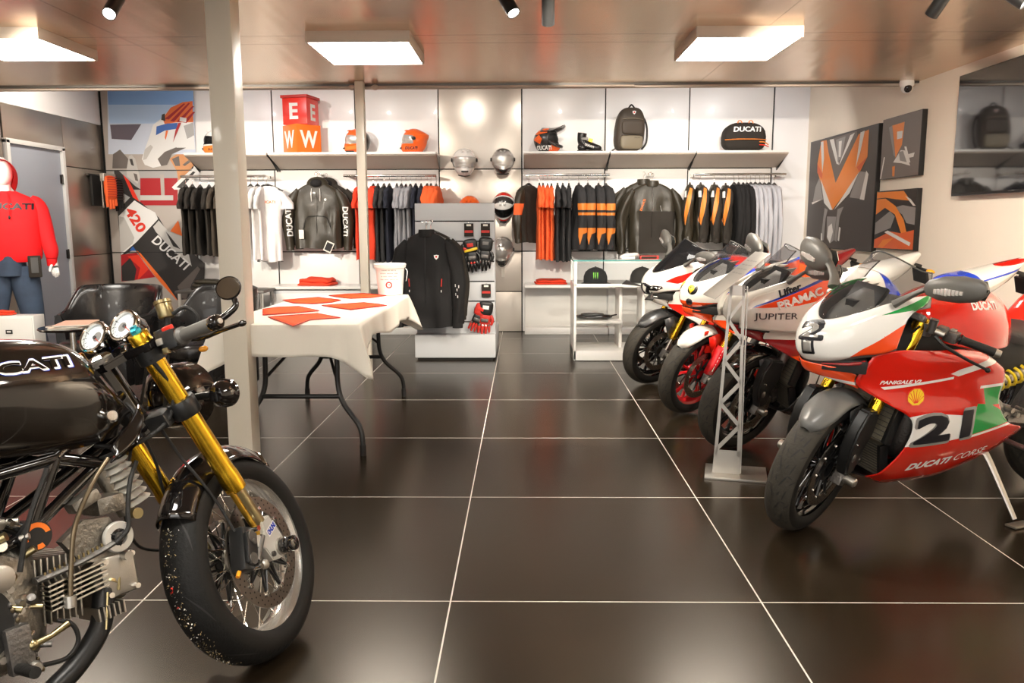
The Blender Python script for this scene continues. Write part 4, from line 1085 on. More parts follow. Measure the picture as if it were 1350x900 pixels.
def glove(px, py, label, back='black_satin', fing='leather', cuff='black_satin', accent='decal_red', strap=None, ang=0, s=1.0, hook=True):
    p = at(px, py, GY-.085); t = empty('riding_glove', p, rot=(0, RAD(ang), 0)); tag(t, label, 'gloves', 'gloves hanging on the display stand'); t.scale = (s, s, s)
    b = MB(back)
    # palm and cuff (fingers hang down)
    soft_box(b, (0,0,-.055), (.092,.045,.105), back, .6); soft_box(b, (0,0,.035), (.115,.055,.12), cuff, .6, topk=-.15)
    b.box((0,-.026,-.06), (.06,.014,.03), 'castdark', bev=.006); b.box((0,-.03,.045), (.05,.006,.03), accent, bev=.002)
    if strap: b.sweep([(-.055,-.02,.0),(0,-.032,.004),(.055,-.02,.012)], .007, 8, strap, flat=1.6)
    b.build('palm', t)
    for i, (x, l, sp) in enumerate(((-.036,.072,-.10),(-.012,.085,-.02),(.013,.080,.05),(.036,.062,.14))):
        q = MB(fing); P = [(x,0,-.09),(x+sp*l*.5,-.008,-.09-l*.5),(x+sp*l,.004,-.09-l)]
        q.tube(P, [.0135,.0125,.009], fing, n=10); q.ell(P[-1], (.009,.009,.009), fing, n=8, h=6); q.ell((x,-.012,-.10), (.011,.009,.014), accent if i in (1,2) else 'castdark', n=8, h=6); q.build('finger', t)
    q = MB(fing); q.tube([(.042,0,-.02),(.062,-.006,-.055),(.058,-.01,-.09)], [.016,.014,.010], fing, n=10); q.ell((.058,-.01,-.09),(.010,.010,.010),fing,n=8,h=6); q.build('thumb', t)
    return t
def card(px, py, label, w=.085, h=.12, c='cloth_charcoal', band='card_red'):
    p = at(px, py, GY-.05); t = empty('glove_package', p); tag(t, label, 'package', 'hanging header cards on the display stand')
    b = MB(c); b.box((0,0,0), (w,.004,h), bev=.001); b.box((0,-.003,-.015), (w*.9,.002,.022), band); b.box((0,-.003,h*.36), (w*.5,.002,.018), 'paper'); b.build('card', t)
    b = MB('chrome'); b.cyl((0,.035,h*.5+.008), (0,-.03,h*.5+.008), .003, n=8); b.build('peg', t)
card(618, 303, 'dark header card with a red band above the yellow-strapped gloves')
card(640, 303, 'dark header card with a red band above the all-black gloves')
card(641, 383, 'dark header card with a white price label above the red gloves')
glove(621, 330, 'black gloves with a bright yellow strap and red knuckle marks', strap='yellow', accent='decal_red', ang=-8, s=1.12)
glove(611, 334, 'black and white glove behind the yellow-strapped gloves', back='paint_white', cuff='black_satin', accent='card_red', ang=25, s=.9)
glove(640, 328, 'all black leather gloves hanging right of the yellow-strapped pair', ang=4, s=1.12, accent='castdark')
glove(640, 412, 'red and black racing gloves, lowest on the display stand', back='card_red', fing='card_red', cuff='black_satin', accent='paint_white', ang=6, s=1.15)
glove(632, 413, 'red glove with a black palm tucked behind the racing gloves', back='black_satin', fing='card_red', cuff='card_red', accent='decal_red', ang=22, s=1.0)

# ---------- glass-topped display counter
CX0, CX1, CY0, CY1 = .455, 1.52, 7.31, 7.86
t = empty('display_counter', ((CX0+CX1)/2, (CY0+CY1)/2, 0)); tag(t, 'white display counter with a glass top and open cubby shelves', 'counter')
w, d = CX1-CX0, CY1-CY0; hx, hy = w/2, d/2
def part(name, c, s, m='laminate_white', bev=.004):
    b = MB(m); b.box(c, s, bev=bev); return b.build(name, t)
part('side_panel', (-hx+.012, 0, .35), (.024, d, .68)); part('side_panel', (hx-.012, 0, .35), (.024, d, .68))
part('divider', (-hx+.45, .1, .35), (.03, d-.2, .66)); part('divider', (.13, .1, .35), (.03, d-.2, .66))
part('shelf_board', (0, 0, .695), (w, d, .026)); part('shelf_board', (-hx+.235, 0, .355), (.42, d-.04, .02)); part('shelf_board', (.33, 0, .355), (.36, d-.04, .02))
part('base_board', (0, 0, .05), (w, d, .09), bev=.003)
part('kick', (0, 0, .004), (w-.03, d-.03, .012), 'black_matt')
for sx in (-1, 1):
    for sy in (-1, 1): part('post', (sx*(hx-.014), sy*(hy-.014), .80), (.028, .028, .22))
for c, s in (((-hx+.012,0,.80),(.005,d-.06,.19)), ((0,-hy+.008,.80),(w-.06,.005,.19)), ((hx-.012,0,.80),(.005,d-.06,.19))):
    b = MB('glass_clear'); b.box(c, s); b.build('glass_pane', t)
b = MB('glass_clear'); b.box((0,0,.918), (w+.01, d+.01, .008))
for c, s in (((0,-hy-.006,.918),(w+.014,.003,.011)), ((-hx-.006,0,.918),(.003,d+.014,.011))): b.box(c, s, 'glass_edge')
b.build('glass_top', t)
def cap(loc, rz, label, crown, brim, logo=None):
    t = empty('baseball_cap', loc, rz); tag(t, label, 'cap'); t.scale = (1.18,1.18,1.18)
    b = MB(crown)
    b.lathe([(.092,0),(.094,.02),(.092,.05),(.078,.085),(.05,.108),(.02,.118),(0,.120)], (0,0,0), (0,0,1), 32); bv = bvh_of(b)
    b.ell((0,0,.121), (.008,.008,.005), crown)
    for k in range(6): a = k*pi/3+.5; b.tube([(.0925*cos(a),.0925*sin(a),.03),(.078*cos(a),.078*sin(a),.0855),(.02*cos(a),.02*sin(a),.1185)], .0012, 'black_matt', n=5, k=4)
    b.build('crown', t)
    b = MB(brim); rows = []
    for i in range(5):
        r = .088+.062*i/4; rows.append([V((r*sin(a)*(.98), -r*cos(a)-(.01 if i else 0), .010+.006*cos(a*2)-.010*i/4)) for a in [(-1.15+2.3*j/14)*(1-.08*i/4) for j in range(15)]])
    b.grid(rows, brim); b.build('brim', t, solid=.004)
    if logo:
        b = MB('acid_green')
        for k in (-1, 0, 1): poly_decal(b, [(k*.015-.004,.024),(k*.015+.004,.024),(k*.015+.003,-.008),(k*.015,-.026),(k*.015-.003,-.008)], (0,-.2,.058), (1,0,0), (0,0,1), 'acid_green', bv, lift=.002, cut=.01)
        b.build('logo', t)
    b = MB(crown); b.box((.0,.096,.016), (.05,.006,.016), bev=.002); b.build('back_strap', t)
cap((.665, 7.50, .709), RAD(-4), 'black cap with a green clawed M emblem inside the glass counter', 'cloth_black', 'cloth_black', 1)
cap((1.10, 7.52, .709), RAD(50), 'red and black cap inside the glass counter, beside the motorcycles', 'cloth_charcoal', 'cloth_red')
# things on and in the counter
t = empty('motorcycle_grille', (.66, 7.52, .366)); tag(t, 'black motorcycle cover with a mesh insert lying on the counter shelf', 'motorcycle part')
b = MB('black_gloss'); soft_box(b, (0,0,.025), (.34,.20,.05), 'black_gloss', .7); b.box((.14,-.03,.03), (.14,.03,.012), R=Matrix.Rotation(RAD(-12),3,'Y'), bev=.004); b.box((-.16,.0,.03), (.08,.05,.016), bev=.004); b.build('shell', t)
b = MB('carbon'); soft_box(b, (-.02,-.02,.045), (.22,.13,.03), 'carbon', .7); b.build('mesh_insert', t)
t = empty('reading_glasses', (.98, 7.45, .923), RAD(10)); t.name = 'white_headphones'; tag(t, 'white moulded accessory lying on the glass counter top', 'accessory')
b = MB('white_gloss'); b.tube([(-.09,0,.02),(-.06,-.03,.04),(0,-.035,.045),(.05,-.02,.045),(.08,.02,.03)], .016, 'white_gloss'); b.box((-.03,.0,.018), (.13,.07,.034), 'white_gloss', bev=.012); b.build('shell', t)
t = empty('boxed_accessory', (1.15, 7.47, .923)); tag(t, 'flat dark box with a red edge on the glass counter top', 'box')
b = MB('card_red'); b.box((0,0,.018), (.17,.10,.034), bev=.002); b.build('box_body', t); b = MB('cloth_charcoal'); b.box((-.005,-.052,.018), (.14,.004,.020)); b.box((0,0,.037), (.14,.08,.003)); b.build('window_panel', t)

# ---------- low white units along the back wall
def low_unit(x0, x1, z, label, drawer=False):
    t = empty('low_unit', ((x0+x1)/2, YB-.02, 0)); tag(t, label, 'unit', 'low white units along the back wall'); w = x1-x0
    b = MB('laminate_white'); b.box((0,-.21,z-.015), (w,.42,.03), bev=.003); b.build('top_board', t)
    if drawer:
        b = MB('gondola_white'); b.box((0,-.21,z/2-.02), (w-.02,.40,z-.05), bev=.003); b.build('body', t)
        b = MB('laminate_white'); b.box((0,-.418,z/2-.02), (w-.07,.012,z-.11), bev=.003); b.build('front_panel', t)
    else:
        b = MB('laminate_white'); b.box((0,-.012,(z-.03)/2), (w-.01,.02,z-.03), bev=.002); b.build('back_panel', t)
        b = MB('laminate_white'); b.box((0,-.12,.035), (w,.20,.07), bev=.003); b.build('plinth', t)
low_unit(-2.84, -1.80, .565, 'white drawer unit under the hoodies with a red cloth on it', True)
low_unit(-1.78, -.97, .565, 'low white unit behind the slim column')
low_unit(0.01, .96, .575, 'low white unit with a folded red shirt, left of the glass counter')
low_unit(.97, 1.90, .575, 'low white unit behind the glass counter')
low_unit(1.91, 2.84, .575, 'low white unit behind the row of motorcycles')
def pile(loc, sz, label, m, n=3, seed=0, cat='folded shirt', lumpy=1.0):
    t = empty('folded_shirt', loc, RAD(seed*7 % 20-10)); tag(t, label, cat); rnd = random.Random(seed)
    for k in range(n):
        b = MB(m); h = sz[2]/n; c = (rnd.uniform(-.01,.01), rnd.uniform(-.01,.01), h*(k+.5))
        soft_box(b, c, (sz[0]*(1-.08*k), sz[1]*(1-.08*k), h*1.05), m, .35, nz=.02*lumpy); 
        for v in b.bm.verts:
            v.co.z += .018*lumpy*noise.noise(v.co*14+V((seed,0,0)))*(1 if v.co.z > .005 else 0); v.co.z = max(v.co.z, .001)
        b.build('folded_layer', t, ang=80)
pile((at(420,374,9.15).x, 9.13, .566), (.42,.28,.075), 'crumpled red cloth lying on the white drawer unit', 'cloth_red', 2, 3, 'cloth', 1.6)
pile((.30, 9.13, .576), (.36,.28,.05), 'folded red shirt on the low unit left of the glass counter', 'cloth_red', 2, 5)
pile((at(292,378,8.75).x, 8.70, .556), (.55,.36,.10), 'stack of folded dark glossy garments behind the second armchair', 'leather_olive', 3, 6)
t = empty('side_table', (at(300,378,8.75).x, 8.72, 0)); tag(t, 'low dark table under the folded garments left of the drawer unit', 'table')
b = MB('castdark'); b.box((0,0,.54), (.95,.45,.03), bev=.004); b.build('tabletop', t)
for sx in (-1, 1):
    for sy in (-1, 1): b = MB('chrome'); b.box((sx*.44,sy*.19,.265), (.025,.025,.53)); b.build('leg', t)
t = empty('hook_post', (at(301,365,8.66).x, 8.62, .556)); t.name = 'white_marker'; tag(t, 'short white stick standing in front of the folded garments', 'stick')
b = MB('paint_white'); b.cyl((0,0,0), (-.012,0,.16), .017, r2=.015); b.build('stick', t)

# ---------- pictures on the right wall, television, camera
mat('pic_bg', (.060,.048,.042), .4, var=.25, vscale=3); mat('pic_bg2', (.16,.13,.115), .4, var=.15, vscale=3); mat('pic_orange', (.85,.24,.02), .35); mat('pic_orange2', (.75,.12,.02), .35); mat('pic_white', (.75,.72,.68), .35); mat('pic_grey', (.28,.26,.245), .35); mat('pic_black', (.015,.013,.012), .35)
XW = XR-.045
def picture(y0, y1, z0, z1, label, draw):
    t = empty('wall_picture', (XR, (y0+y1)/2, (z0+z1)/2)); tag(t, label, 'picture', None); w, h = y0-y1, z1-z0   # y0 far edge (left in view)
    b = MB('pic_black'); b.box((-.022,0,0), (.042,abs(w),h), bev=.002); b.build('frame', t)
    b = MB('pic_bg')
    def P(pts, m, k):   # pts in 0..1 (left-right seen from the room, bottom-top)
        poly_decal(b, [((u-.5)*abs(w)*.985, (v-.5)*h*.985) for u, v in pts], (-.0435-.0006*k,0,0), (0,-1,0), (0,0,1), m, lift=0)
    draw(P); b.build('canvas', t)
def rot(pts, off, a, b_, c, d):   # crop pixel quad -> unit (left edge x a..; simple bilinear by edges)
    pass
def bike_front(P):
    P([(0,0),(1,0),(1,1),(0,1)], 'pic_bg', 0)
    def X(x, y):  # crop (810x900) coords; picture spans x 25..440 left edge, top from 215..100, bottom 820..838
        u = (x-40)/(425-40); top = 212+(108-212)*u; bot = 820+(836-820)*u; return (u, 1-(y-top)/(bot-top))
    Q = lambda pts, m, k: P([X(*p) for p in pts], m, k)
    Q([(85,470),(110,410),(140,540),(70,570)], 'pic_grey', 1); Q([(130,540),(70,572),(65,560)], 'pic_white', 2)
    Q([(300,525),(335,370),(385,380),(375,535)], 'pic_grey', 1); Q([(355,535),(380,370),(392,390),(378,540)], 'pic_white', 2)
    Q([(110,200),(145,192),(160,260),(215,440),(205,600),(150,510),(95,380),(92,330)], 'pic_orange', 3)
    Q([(215,440),(330,160),(382,135),(382,290),(350,370),(260,520),(205,600)], 'pic_orange', 3)
    Q([(160,260),(150,195),(320,140),(325,175),(215,440)], 'pic_bg2', 4)
    Q([(165,190),(190,185),(230,335),(215,330)], 'pic_white', 5); Q([(285,165),(310,150),(240,320),(228,340)], 'pic_white', 5)
    Q([(205,190),(260,170),(245,290),(222,320)], 'pic_grey', 6); Q([(222,200),(240,195),(238,290),(226,290)], 'pic_white', 7)
    Q([(108,205),(125,200),(135,300),(128,385)], 'pic_white', 5); Q([(340,150),(362,140),(345,260),(325,350)], 'pic_white', 5)
    Q([(92,330),(130,390),(128,420),(95,385)], 'pic_orange2', 5); Q([(382,290),(330,350),(345,375)], 'pic_orange2', 5)
    Q([(120,420),(205,600),(190,600),(150,560)], 'pic_white', 5); Q([(345,375),(300,500),(215,600),(290,470)], 'pic_white', 5)
    Q([(155,590),(175,600),(165,650),(160,780),(140,790),(150,640)], 'pic_grey', 3); Q([(235,595),(270,580),(250,640),(240,790),(225,780)], 'pic_grey', 3)
    Q([(172,640),(230,640),(222,780),(200,800),(178,770)], 'pic_grey', 2); Q([(185,700),(205,680),(215,730),(200,800),(180,760)], 'pic_white', 4)
    Q([(140,740),(148,742),(150,785),(140,780)], 'pic_white', 4); Q([(250,700),(260,705),(255,785),(246,780)], 'pic_white', 4)
picture(9.13, 7.41, .985, 2.125, 'large square picture of an orange and black motorcycle seen head on', bike_front)
def tail(P):
    P([(0,0),(1,0),(1,1),(0,1)], 'pic_bg2', 0)
    def X(x, y): u = (x-482)/(705-482); top = 90+(35-90)*u; bot = 428+(402-428)*u; return (u, 1-(y-top)/(bot-top))
    Q = lambda pts, m, k: P([X(*p) for p in pts], m, k)
    Q([(540,120),(612,100),(605,230),(570,305),(560,230)], 'pic_orange', 1); Q([(572,155),(605,150),(603,192),(575,198)], 'pic_white', 2)
    Q([(520,130),(540,120),(560,240),(572,300),(560,290)], 'pic_grey', 2)
    Q([(560,330),(600,260),(625,262),(660,350),(610,335)], 'pic_white', 2); Q([(590,270),(615,265),(640,330),(600,320)], 'pic_grey', 3)
    Q([(620,240),(632,240),(660,330),(648,335)], 'pic_white', 3); Q([(640,285),(680,275),(675,300),(650,305)], 'pic_white', 3)
    Q([(556,355),(572,350),(572,410),(560,410)], 'pic_orange', 2); Q([(500,300),(507,300),(490,425),(484,425)], 'pic_white', 2)
picture(7.33, 6.62, 1.625, 2.14, 'small square picture of an orange panel above grey hardware, upper right', tail)
def tank(P):
    P([(0,0),(1,0),(1,1),(0,1)], 'pic_black', 0)
    def X(x, y): u = (x-445)/(668-445); top = 505+(490-505)*u; bot = 840+(850-840)*u; return (u, 1-(y-top)/(bot-top))
    Q = lambda pts, m, k: P([X(*p) for p in pts], m, k)
    Q([(447,508),(600,502),(640,560),(560,550),(500,540),(447,545)], 'pic_orange', 1)
    Q([(447,550),(500,545),(560,590),(610,670),(632,755),(600,750),(560,640),(500,600),(447,640)], 'pic_orange', 2)
    Q([(550,600),(600,585),(668,600),(668,700),(625,690),(600,640)], 'pic_grey', 1)
    Q([(447,690),(530,620),(560,650),(540,720),(447,760)], 'pic_grey', 2)
    Q([(447,790),(540,740),(600,750),(668,730),(668,845),(447,840)], 'pic_orange2', 3); Q([(505,745),(525,735),(655,805),(650,825)], 'pic_white', 4)
    Q([(470,835),(500,790),(560,780),(500,838)], 'pic_orange', 4); Q([(610,530),(640,550),(668,590),(655,590)], 'pic_white', 3)
picture(7.37, 6.62, 1.022, 1.525, 'small square picture of an orange fuel tank and black seat, lower right', tank)
mat('screen', (.010,.010,.012), .05, coat=1.0, spec=1.0)
t = empty('television', (XR, 5.30, 1.865)); tag(t, 'large black wall-mounted television reflecting the shop, at the right edge', 'television')
b = MB('black_satin'); b.box((-.05,0,0), (.035,1.50,.85), bev=.004); b.box((-.022,0,0), (.045,.5,.4)); b.build('casing', t)
b = MB('screen'); b.box((-.069,0,.006), (.003,1.485,.825)); b.build('screen', t)
b = MB('chrome'); b.box((-.07,0,-.412), (.004,.08,.008)); b.build('badge', t)
t = empty('security_camera', (XR-.10, 6.95, 2.345)); t.location = (at(1195,117,6.78).x, 6.78, ZC-.0); tag(t, 'white dome security camera under the ceiling edge beside the right wall', 'camera')
b = MB('paint_white'); b.lathe([(0,0),(.052,0),(.055,-.01),(.055,-.03),(.048,-.045),(0,-.045)], (0,0,0), (0,0,1), 28); b.build('base', t)
b = MB('paint_white'); b.ell((0,-.005,-.055), (.044,.044,.044), 'paint_white', n=24, h=16); b.build('ball', t)
b = MB('black_gloss'); d_ = V((-.05,-1,-.35)).normalized(); b.lathe([(0,.046),(.018,.044),(.028,.038),(.032,.030),(0,.030)], (0,-.005,-.055), d_, 20); b.build('lens', t)

# ---------- red hoodie mannequin, cabinet, rucksack, armchairs, left wall gloves
t = empty('mannequin', (at(2,225,6.34).x, 6.34, 0)); tag(t, 'white faceless mannequin wearing a red hoodie and blue jeans', 'mannequin'); t.rotation_euler.z = RAD(28)
b = MB('skin_white')
b.ell((0,0,1.66), (.075,.095,.115), n=24, h=16); b.tube([(0,.01,1.62),(0,.01,1.50),(0,.0,1.40)], [.05,.055,.09], n=16)
b.build('head', t)
for s in (-1, 1):
    b = MB('skin_white')
    b.tube([(s*.30,-.02,.98),(s*.305,-.04,.92)], [.028,.03], n=10)
    for k, (dx, l) in enumerate(((-.02,.062),(-.007,.072),(.007,.068),(.02,.055))): b.tube([(s*.305+dx,-.045,.91),(s*.31+dx,-.06,.91-l*.6),(s*.315+dx*.9,-.05,.91-l)], [.0095,.009,.007], n=8)
    b.tube([(s*.29,-.06,.94),(s*.275,-.09,.905),(s*.275,-.10,.885)], [.011,.010,.008], n=8)
    b.build('hand', t)
b = MB('chrome'); b.cyl((0,0,0), (0,0,.012), .17, 'chrome', n=32); b.cyl((0.08,.05,.012),(0.08,.05,.5),.012,'chrome')
b.build('base', t)
b = MB('denim')
b.sweep([(0,0,1.12),(0,0,1.02),(0,0,.93),(0,0,.86)], [.14,.150,.165,.16], 28, 'denim', flat=.68)
for s in (-1, 1): b.sweep(spl([(s*.085,0,.92),(s*.095,-.01,.80),(s*.12,-.02,.60),(s*.13,-.01,.45),(s*.15,.02,.25),(s*.16,.03,.10)],4), spl1([.105,.105,.088,.078,.070,.068],4), 20, 'denim')
for v in b.bm.verts: v.co += v.co.normalized()*.007*noise.noise(v.co*14)
b.build('jeans', t, ang=80)
b = MB('cloth_hoodie'); n = 40; rows = []
for z, a, d_ in ((.97,.205,.150),(.985,.222,.160),(1.02,.232,.165),(1.12,.230,.160),(1.24,.232,.155),(1.36,.240,.150),(1.43,.225,.135),(1.475,.170,.115),(1.50,.115,.095),(1.515,.085,.085)):
    rows.append([V((a*math.copysign(abs(cos(2*pi*j/n))**.85, cos(2*pi*j/n)), d_*math.copysign(abs(sin(2*pi*j/n))**.8, sin(2*pi*j/n))*.92, z+.006*noise.noise(V((cos(2*pi*j/n)*3,sin(2*pi*j/n)*3,z*6))))) for j in range(n)])
rows = dense(rows, 3, 1, True) if False else rows
b.grid(rows, closev=True)
for s in (-1, 1): b.sweep(spl([(s*.165,0,1.445),(s*.215,0,1.40),(s*.25,-.005,1.28),(s*.27,-.01,1.16),(s*.29,-.03,1.05),(s*.29,-.035,.985)],5), spl1([.052,.068,.063,.057,.054,.040],5), 20, 'cloth_hoodie'); b.sweep([(s*.29,-.035,.985),(s*.29,-.036,.93)], [.039,.036], 18, 'cloth_hoodie')
for v in b.bm.verts: v.co += V((0,1,0)).cross(V((0,0,1)))*0 + v.co.normalized()*.008*noise.noise(v.co*11)
b.lathe([(.2,0),(.2,.001)], (0,0,.9), (0,0,1), 4) if False else None
# hood
hr = []
for i in range(9):
    a = -.15+i*(pi+.1)/8   # from neck front over the top
    pass
net = []
for i, (y, z, r, zz) in enumerate(((-.105,1.50,.075,.14),(-.095,1.62,.105,.14),(-.03,1.68,.125,.13),(.06,1.66,.125,.12),(.12,1.58,.10,.10))): pass
hood = []
for i in range(9):
    f = i/8; y = -.115+.25*f; rr = .086+.018*sin(f*pi); zc = 1.645-.03*f
    if i == 8: rr = .05
    hood.append([V((rr*1.0*cos(th), y, zc+rr*1.22*sin(th) if th > 0 and th < pi else zc+rr*1.6*sin(th))) for th in [-.75+(pi+1.5)*k/20 for k in range(21)]])
b.grid(hood, 'cloth_hoodie')
bv = bvh_of(b); write(b, 'DUCATI', (.03,-.4,1.395), (1,0,0), (0,0,1), .34, .050, 'ink', bold=.05, shear=.05, bvh=bv, lift=.003, cut=.008)
for s in (-1, 1): b.tube([(s*.03,-.115,1.50),(s*.04,-.15,1.42),(s*.035,-.155,1.33)], .004, 'cloth_hoodie')
b.ell((.035,-.157,1.31),(.008,.008,.016),'ink')
b.build('hoodie', t, ang=80)
b = MB('cloth_charcoal'); b.box((.175,-.13,.93), (.09,.035,.17), bev=.008); b.box((.175,-.15,.94), (.05,.004,.12), 'steel_dark'); b.build('hip_pouch', t)
c = at(20, 425, 5.9)
t = empty('cabinet', (-3.95, 5.98, 0)); tag(t, 'low cream cabinet in front of the mannequin with a small slot in its front', 'cabinet')
b = MB('laminate_white'); b.box((0,.04,.29), (.55,.14,.58), bev=.005); b.build('body', t)
b = MB('laminate_white'); b.box((0,-.034,.29), (.53,.012,.55), bev=.003); b.build('door', t)
b = MB('black_matt'); b.box((.09,-.042,.46), (.05,.005,.03)); b.box((.09,-.044,.462), (.03,.004,.012), 'laminate_white'); b.build('slot', t)
pile((-3.98, 6.02, .582), (.26,.10,.03), 'red folded leaflet and cloth on the cream cabinet', 'cloth_red', 2, 9, 'cloth', .5)
t = empty('rucksack', (-3.60, 6.42, 0)); tag(t, 'black rucksack hanging behind the cream cabinet beside the mannequin', 'rucksack')
t.location = (-3.62, 6.62, 0)
b = MB('cloth_black'); soft_box(b, (0,0,.56), (.24,.18,.40), 'cloth_black', .6, topk=.3, nz=.02); b.build('pack', t, ang=80)
b = MB('cloth_charcoal'); soft_box(b, (.05,-.09,.50), (.14,.05,.18), 'cloth_charcoal', .6); b.build('pocket', t)
b = MB('steel_dark'); b.cyl((0,0,0),(0,0,.012),.14,n=24); b.cyl((0,.02,.012),(0,.02,.40),.012); b.build('stand', t)

def tub_chair(loc, rz, label):
    t = empty('armchair', loc, rz); tag(t, label, 'armchair', 'black leather tub chairs')
    # faces -y ; wrap-round back
    b = MB('leather'); outer, inner = [], []
    nA = 28; A = [(-.62+ (pi+1.24)*k/nA) for k in range(nA+1)]
    def ringp(a, rx, ry): return V((rx*cos(a), ry*sin(a)+.02, 0))
    rows = []
    def top(a): s_ = max(0, min(1, (sin(a)+.15)/.60)); return .60+.185*s_*s_*(3-2*s_)
    prof = [(1.0,.18,0),(1.03,.40,0),(1.05,.95,0),(1.03,1.0,.012),(.98,1.0,.022),(.93,1.0,.012),(.90,.95,0),(.84,.60,0),(.82,.40,0)]
    for kx, hz, dz in prof:
        row = []
        for a in A:
            p = ringp(a, .345*kx, .33*kx); z = hz*top(a) if hz <= 1 else top(a)
            p.z = max(.12, z+dz); 
            if hz > .5 and sin(a) > 0: p.y += .05*(p.z-.4)
            row.append(p)
        rows.append(row)
    b.grid(rows, 'leather')
    for side in (0, -1):
        vs = [b.bm.verts.new(r[side]) for r in rows]; b.face(vs if side else vs[::-1], 'leather')
    b.build('back', t, ang=60)
    b = MB('leather'); soft_box(b, (0,-.03,.38), (.54,.54,.15), 'leather', .5); b.build('seat', t, ang=80)
    b = MB('leather'); b.tube([tuple(ringp(a,.345*1.03,.33*1.03)+V((0,.05*(top(a)-.4) if sin(a) > 0 else 0,top(a)*1.0+.008))) for a in A[::2]], .006, 'black_satin'); b.build('piping', t)
    b = MB('leather'); b.box((0,0,.22), (.56,.52,.20), bev=.03); b.build('base', t)
    for sx in (-1, 1):
        for sy in (-1, 1): b = MB('black_satin'); b.cyl((sx*.22,sy*.20,.13),(sx*.23,sy*.21,0),.022,r2=.015); b.build('leg', t)
pA = atz(143, 376, .80); tub_chair((-3.03, 5.80, 0), RAD(-6), 'black leather tub chair standing left of the gauges, nearest the grey door')
tub_chair((-2.30, 5.72, 0), RAD(-38), 'black leather tub chair turned to the right, behind the handlebar mirror')
t = empty('side_table', (-2.97, 5.22, 0)); tag(t, 'small round dark side table with magazines before the tub chair', 'table')
b = MB('black_gloss'); b.lathe([(0,0),(.20,0),(.205,.008),(.2,.016),(0,.016)], (0,0,.575), (0,0,1), 36); b.build('tabletop', t)
b = MB('chrome'); b.cyl((0,0,.02),(0,0,.575),.02); b.lathe([(0,0),(.14,0),(.13,.015),(.03,.02),(0,.02)],(0,0,0),(0,0,1),28); b.build('pedestal', t)
mat('mag_pink', (.55,.33,.24), .4); 
for k in range(3):
    b = MB('paper'); b.box((0,0,0), (.21,.29,.007), 'paper', bev=.001); b.box((0,0,.0042), (.208,.288,.0015), 'mag_pink' if k != 1 else 'pic_bg2'); o = b.build('magazine'); o.location = (-2.96+.01*k, 5.22, .5955+.0092*k); o.rotation_euler.z = RAD((8,-6,15)[k])
    tag(o, ('lowest','middle','topmost')[k]+' of three magazines on the small round side table', 'magazine', 'magazines on the side table')
# glove rack on the steel wall
p = atx(130, 250, XL+.03)
t = empty('glove_rack', (XL, 9.10, 1.75)); tag(t, 'wall rack with clips on the steel cladding holding gloves', 'rack')
b = MB('steel_dark'); b.box((.02,0,.05), (.03,.34,.02)); b.box((.10,0,.05), (.16,.03,.015)); b.box((.16,0,.02), (.05,.26,.09), 'alu', bev=.008)
for y in (-.12,-.04,.05,.12): b.box((.15,y,-.14), (.012,.012,.34), 'alu')
b.build('frame', t)
b = MB('black_satin'); b.box((.03,-.02,-.12),(.03,.20,.34),'black_matt',bev=.005); b.build('back_plate', t)
def wglove(y, z, m, label):
    t = empty('riding_glove', (XL+.21, y, z)); t.rotation_euler = (0, 0, RAD(70)); tag(t, label, 'gloves', 'gloves on the steel wall rack'); t.scale = (1.5,1.5,1.5)
    b = MB(m); soft_box(b, (0,0,-.05), (.10,.04,.18), m, .6)
    for k in range(9): b.box((0,-.02,.03-.018*k), (.085,.006,.005), 'card_red' if m != 'cloth_black' else 'steel_dark')
    b.build('palm', t)
    for x, l in ((-.036,.07),(-.012,.085),(.013,.08),(.036,.06)): q = MB(m); q.tube([(x,0,-.12),(x*1.1,-.005,-.12-l)], [.0135,.010], m, n=10); q.build('finger', t)
wglove(9.04, 1.73, 'cloth_orange', 'ribbed orange riding glove on the steel wall rack')
wglove(9.18, 1.71, 'cloth_black', 'black riding glove behind the orange one on the wall rack')

# ---------- aluminium information stand
t = empty('information_stand', (1.02, 3.92, 0)); tag(t, 'brushed aluminium information stand with triangular cut-outs and a tilted plate', 'stand')
t.rotation_euler.z = RAD(-14)
b = MB('alu'); b.box((.04,.03,.006), (.30,.24,.012), bev=.002); b.build('foot_plate', t)
H_ = .955
def lattice(y, name):
    b = MB('alu'); wb, wt = .092, .062; N = 7; th = .006
    xl = lambda z: -.075+.055*(z/H_)**1; xr = lambda z: .060-.008*(z/H_)
    zs = [.012]+[.16+ (H_-.20)*((k)/N)**.92 for k in range(N+1)]
    # solid toe, side rails and diagonals
    b.prism([(xl(0),.012),(xr(0),.012),(xr(.16),.13),(xl(.16),.13)], (0,y,0), (1,0,0), (0,0,1), th)
    b.prism([(xl(.1),.1),(xl(.1)+.016,.1),(xl(H_)+.014,H_),(xl(H_),H_)], (0,y,0), (1,0,0), (0,0,1), th)
    b.prism([(xr(.1)-.016,.1),(xr(.1),.1),(xr(H_),H_),(xr(H_)-.014,H_)], (0,y,0), (1,0,0), (0,0,1), th)
    b.prism([(xl(H_),H_-.05),(xr(H_),H_-.05),(xr(H_),H_),(xl(H_),H_)], (0,y,0), (1,0,0), (0,0,1), th)
    for k in range(N):
        z0, z1 = zs[k+1]-.03, zs[k+2]-.03
        a, c = (xl(z0)+.008, xr(z1)-.008) if k % 2 == 0 else (xr(z0)-.008, xl(z1)+.008)
        d_ = V((c-a, z1-z0)).normalized() if False else None
        b.prism([(a,z0-.014),(a,z0+.014),(c,z1+.014),(c,z1-.014)] if a > c else [(a,z0-.014),(c,z1-.014),(c,z1+.014),(a,z0+.014)], (0,y,0), (1,0,0), (0,0,1), th)
    b.build(name, t)
lattice(0, 'lattice_panel')
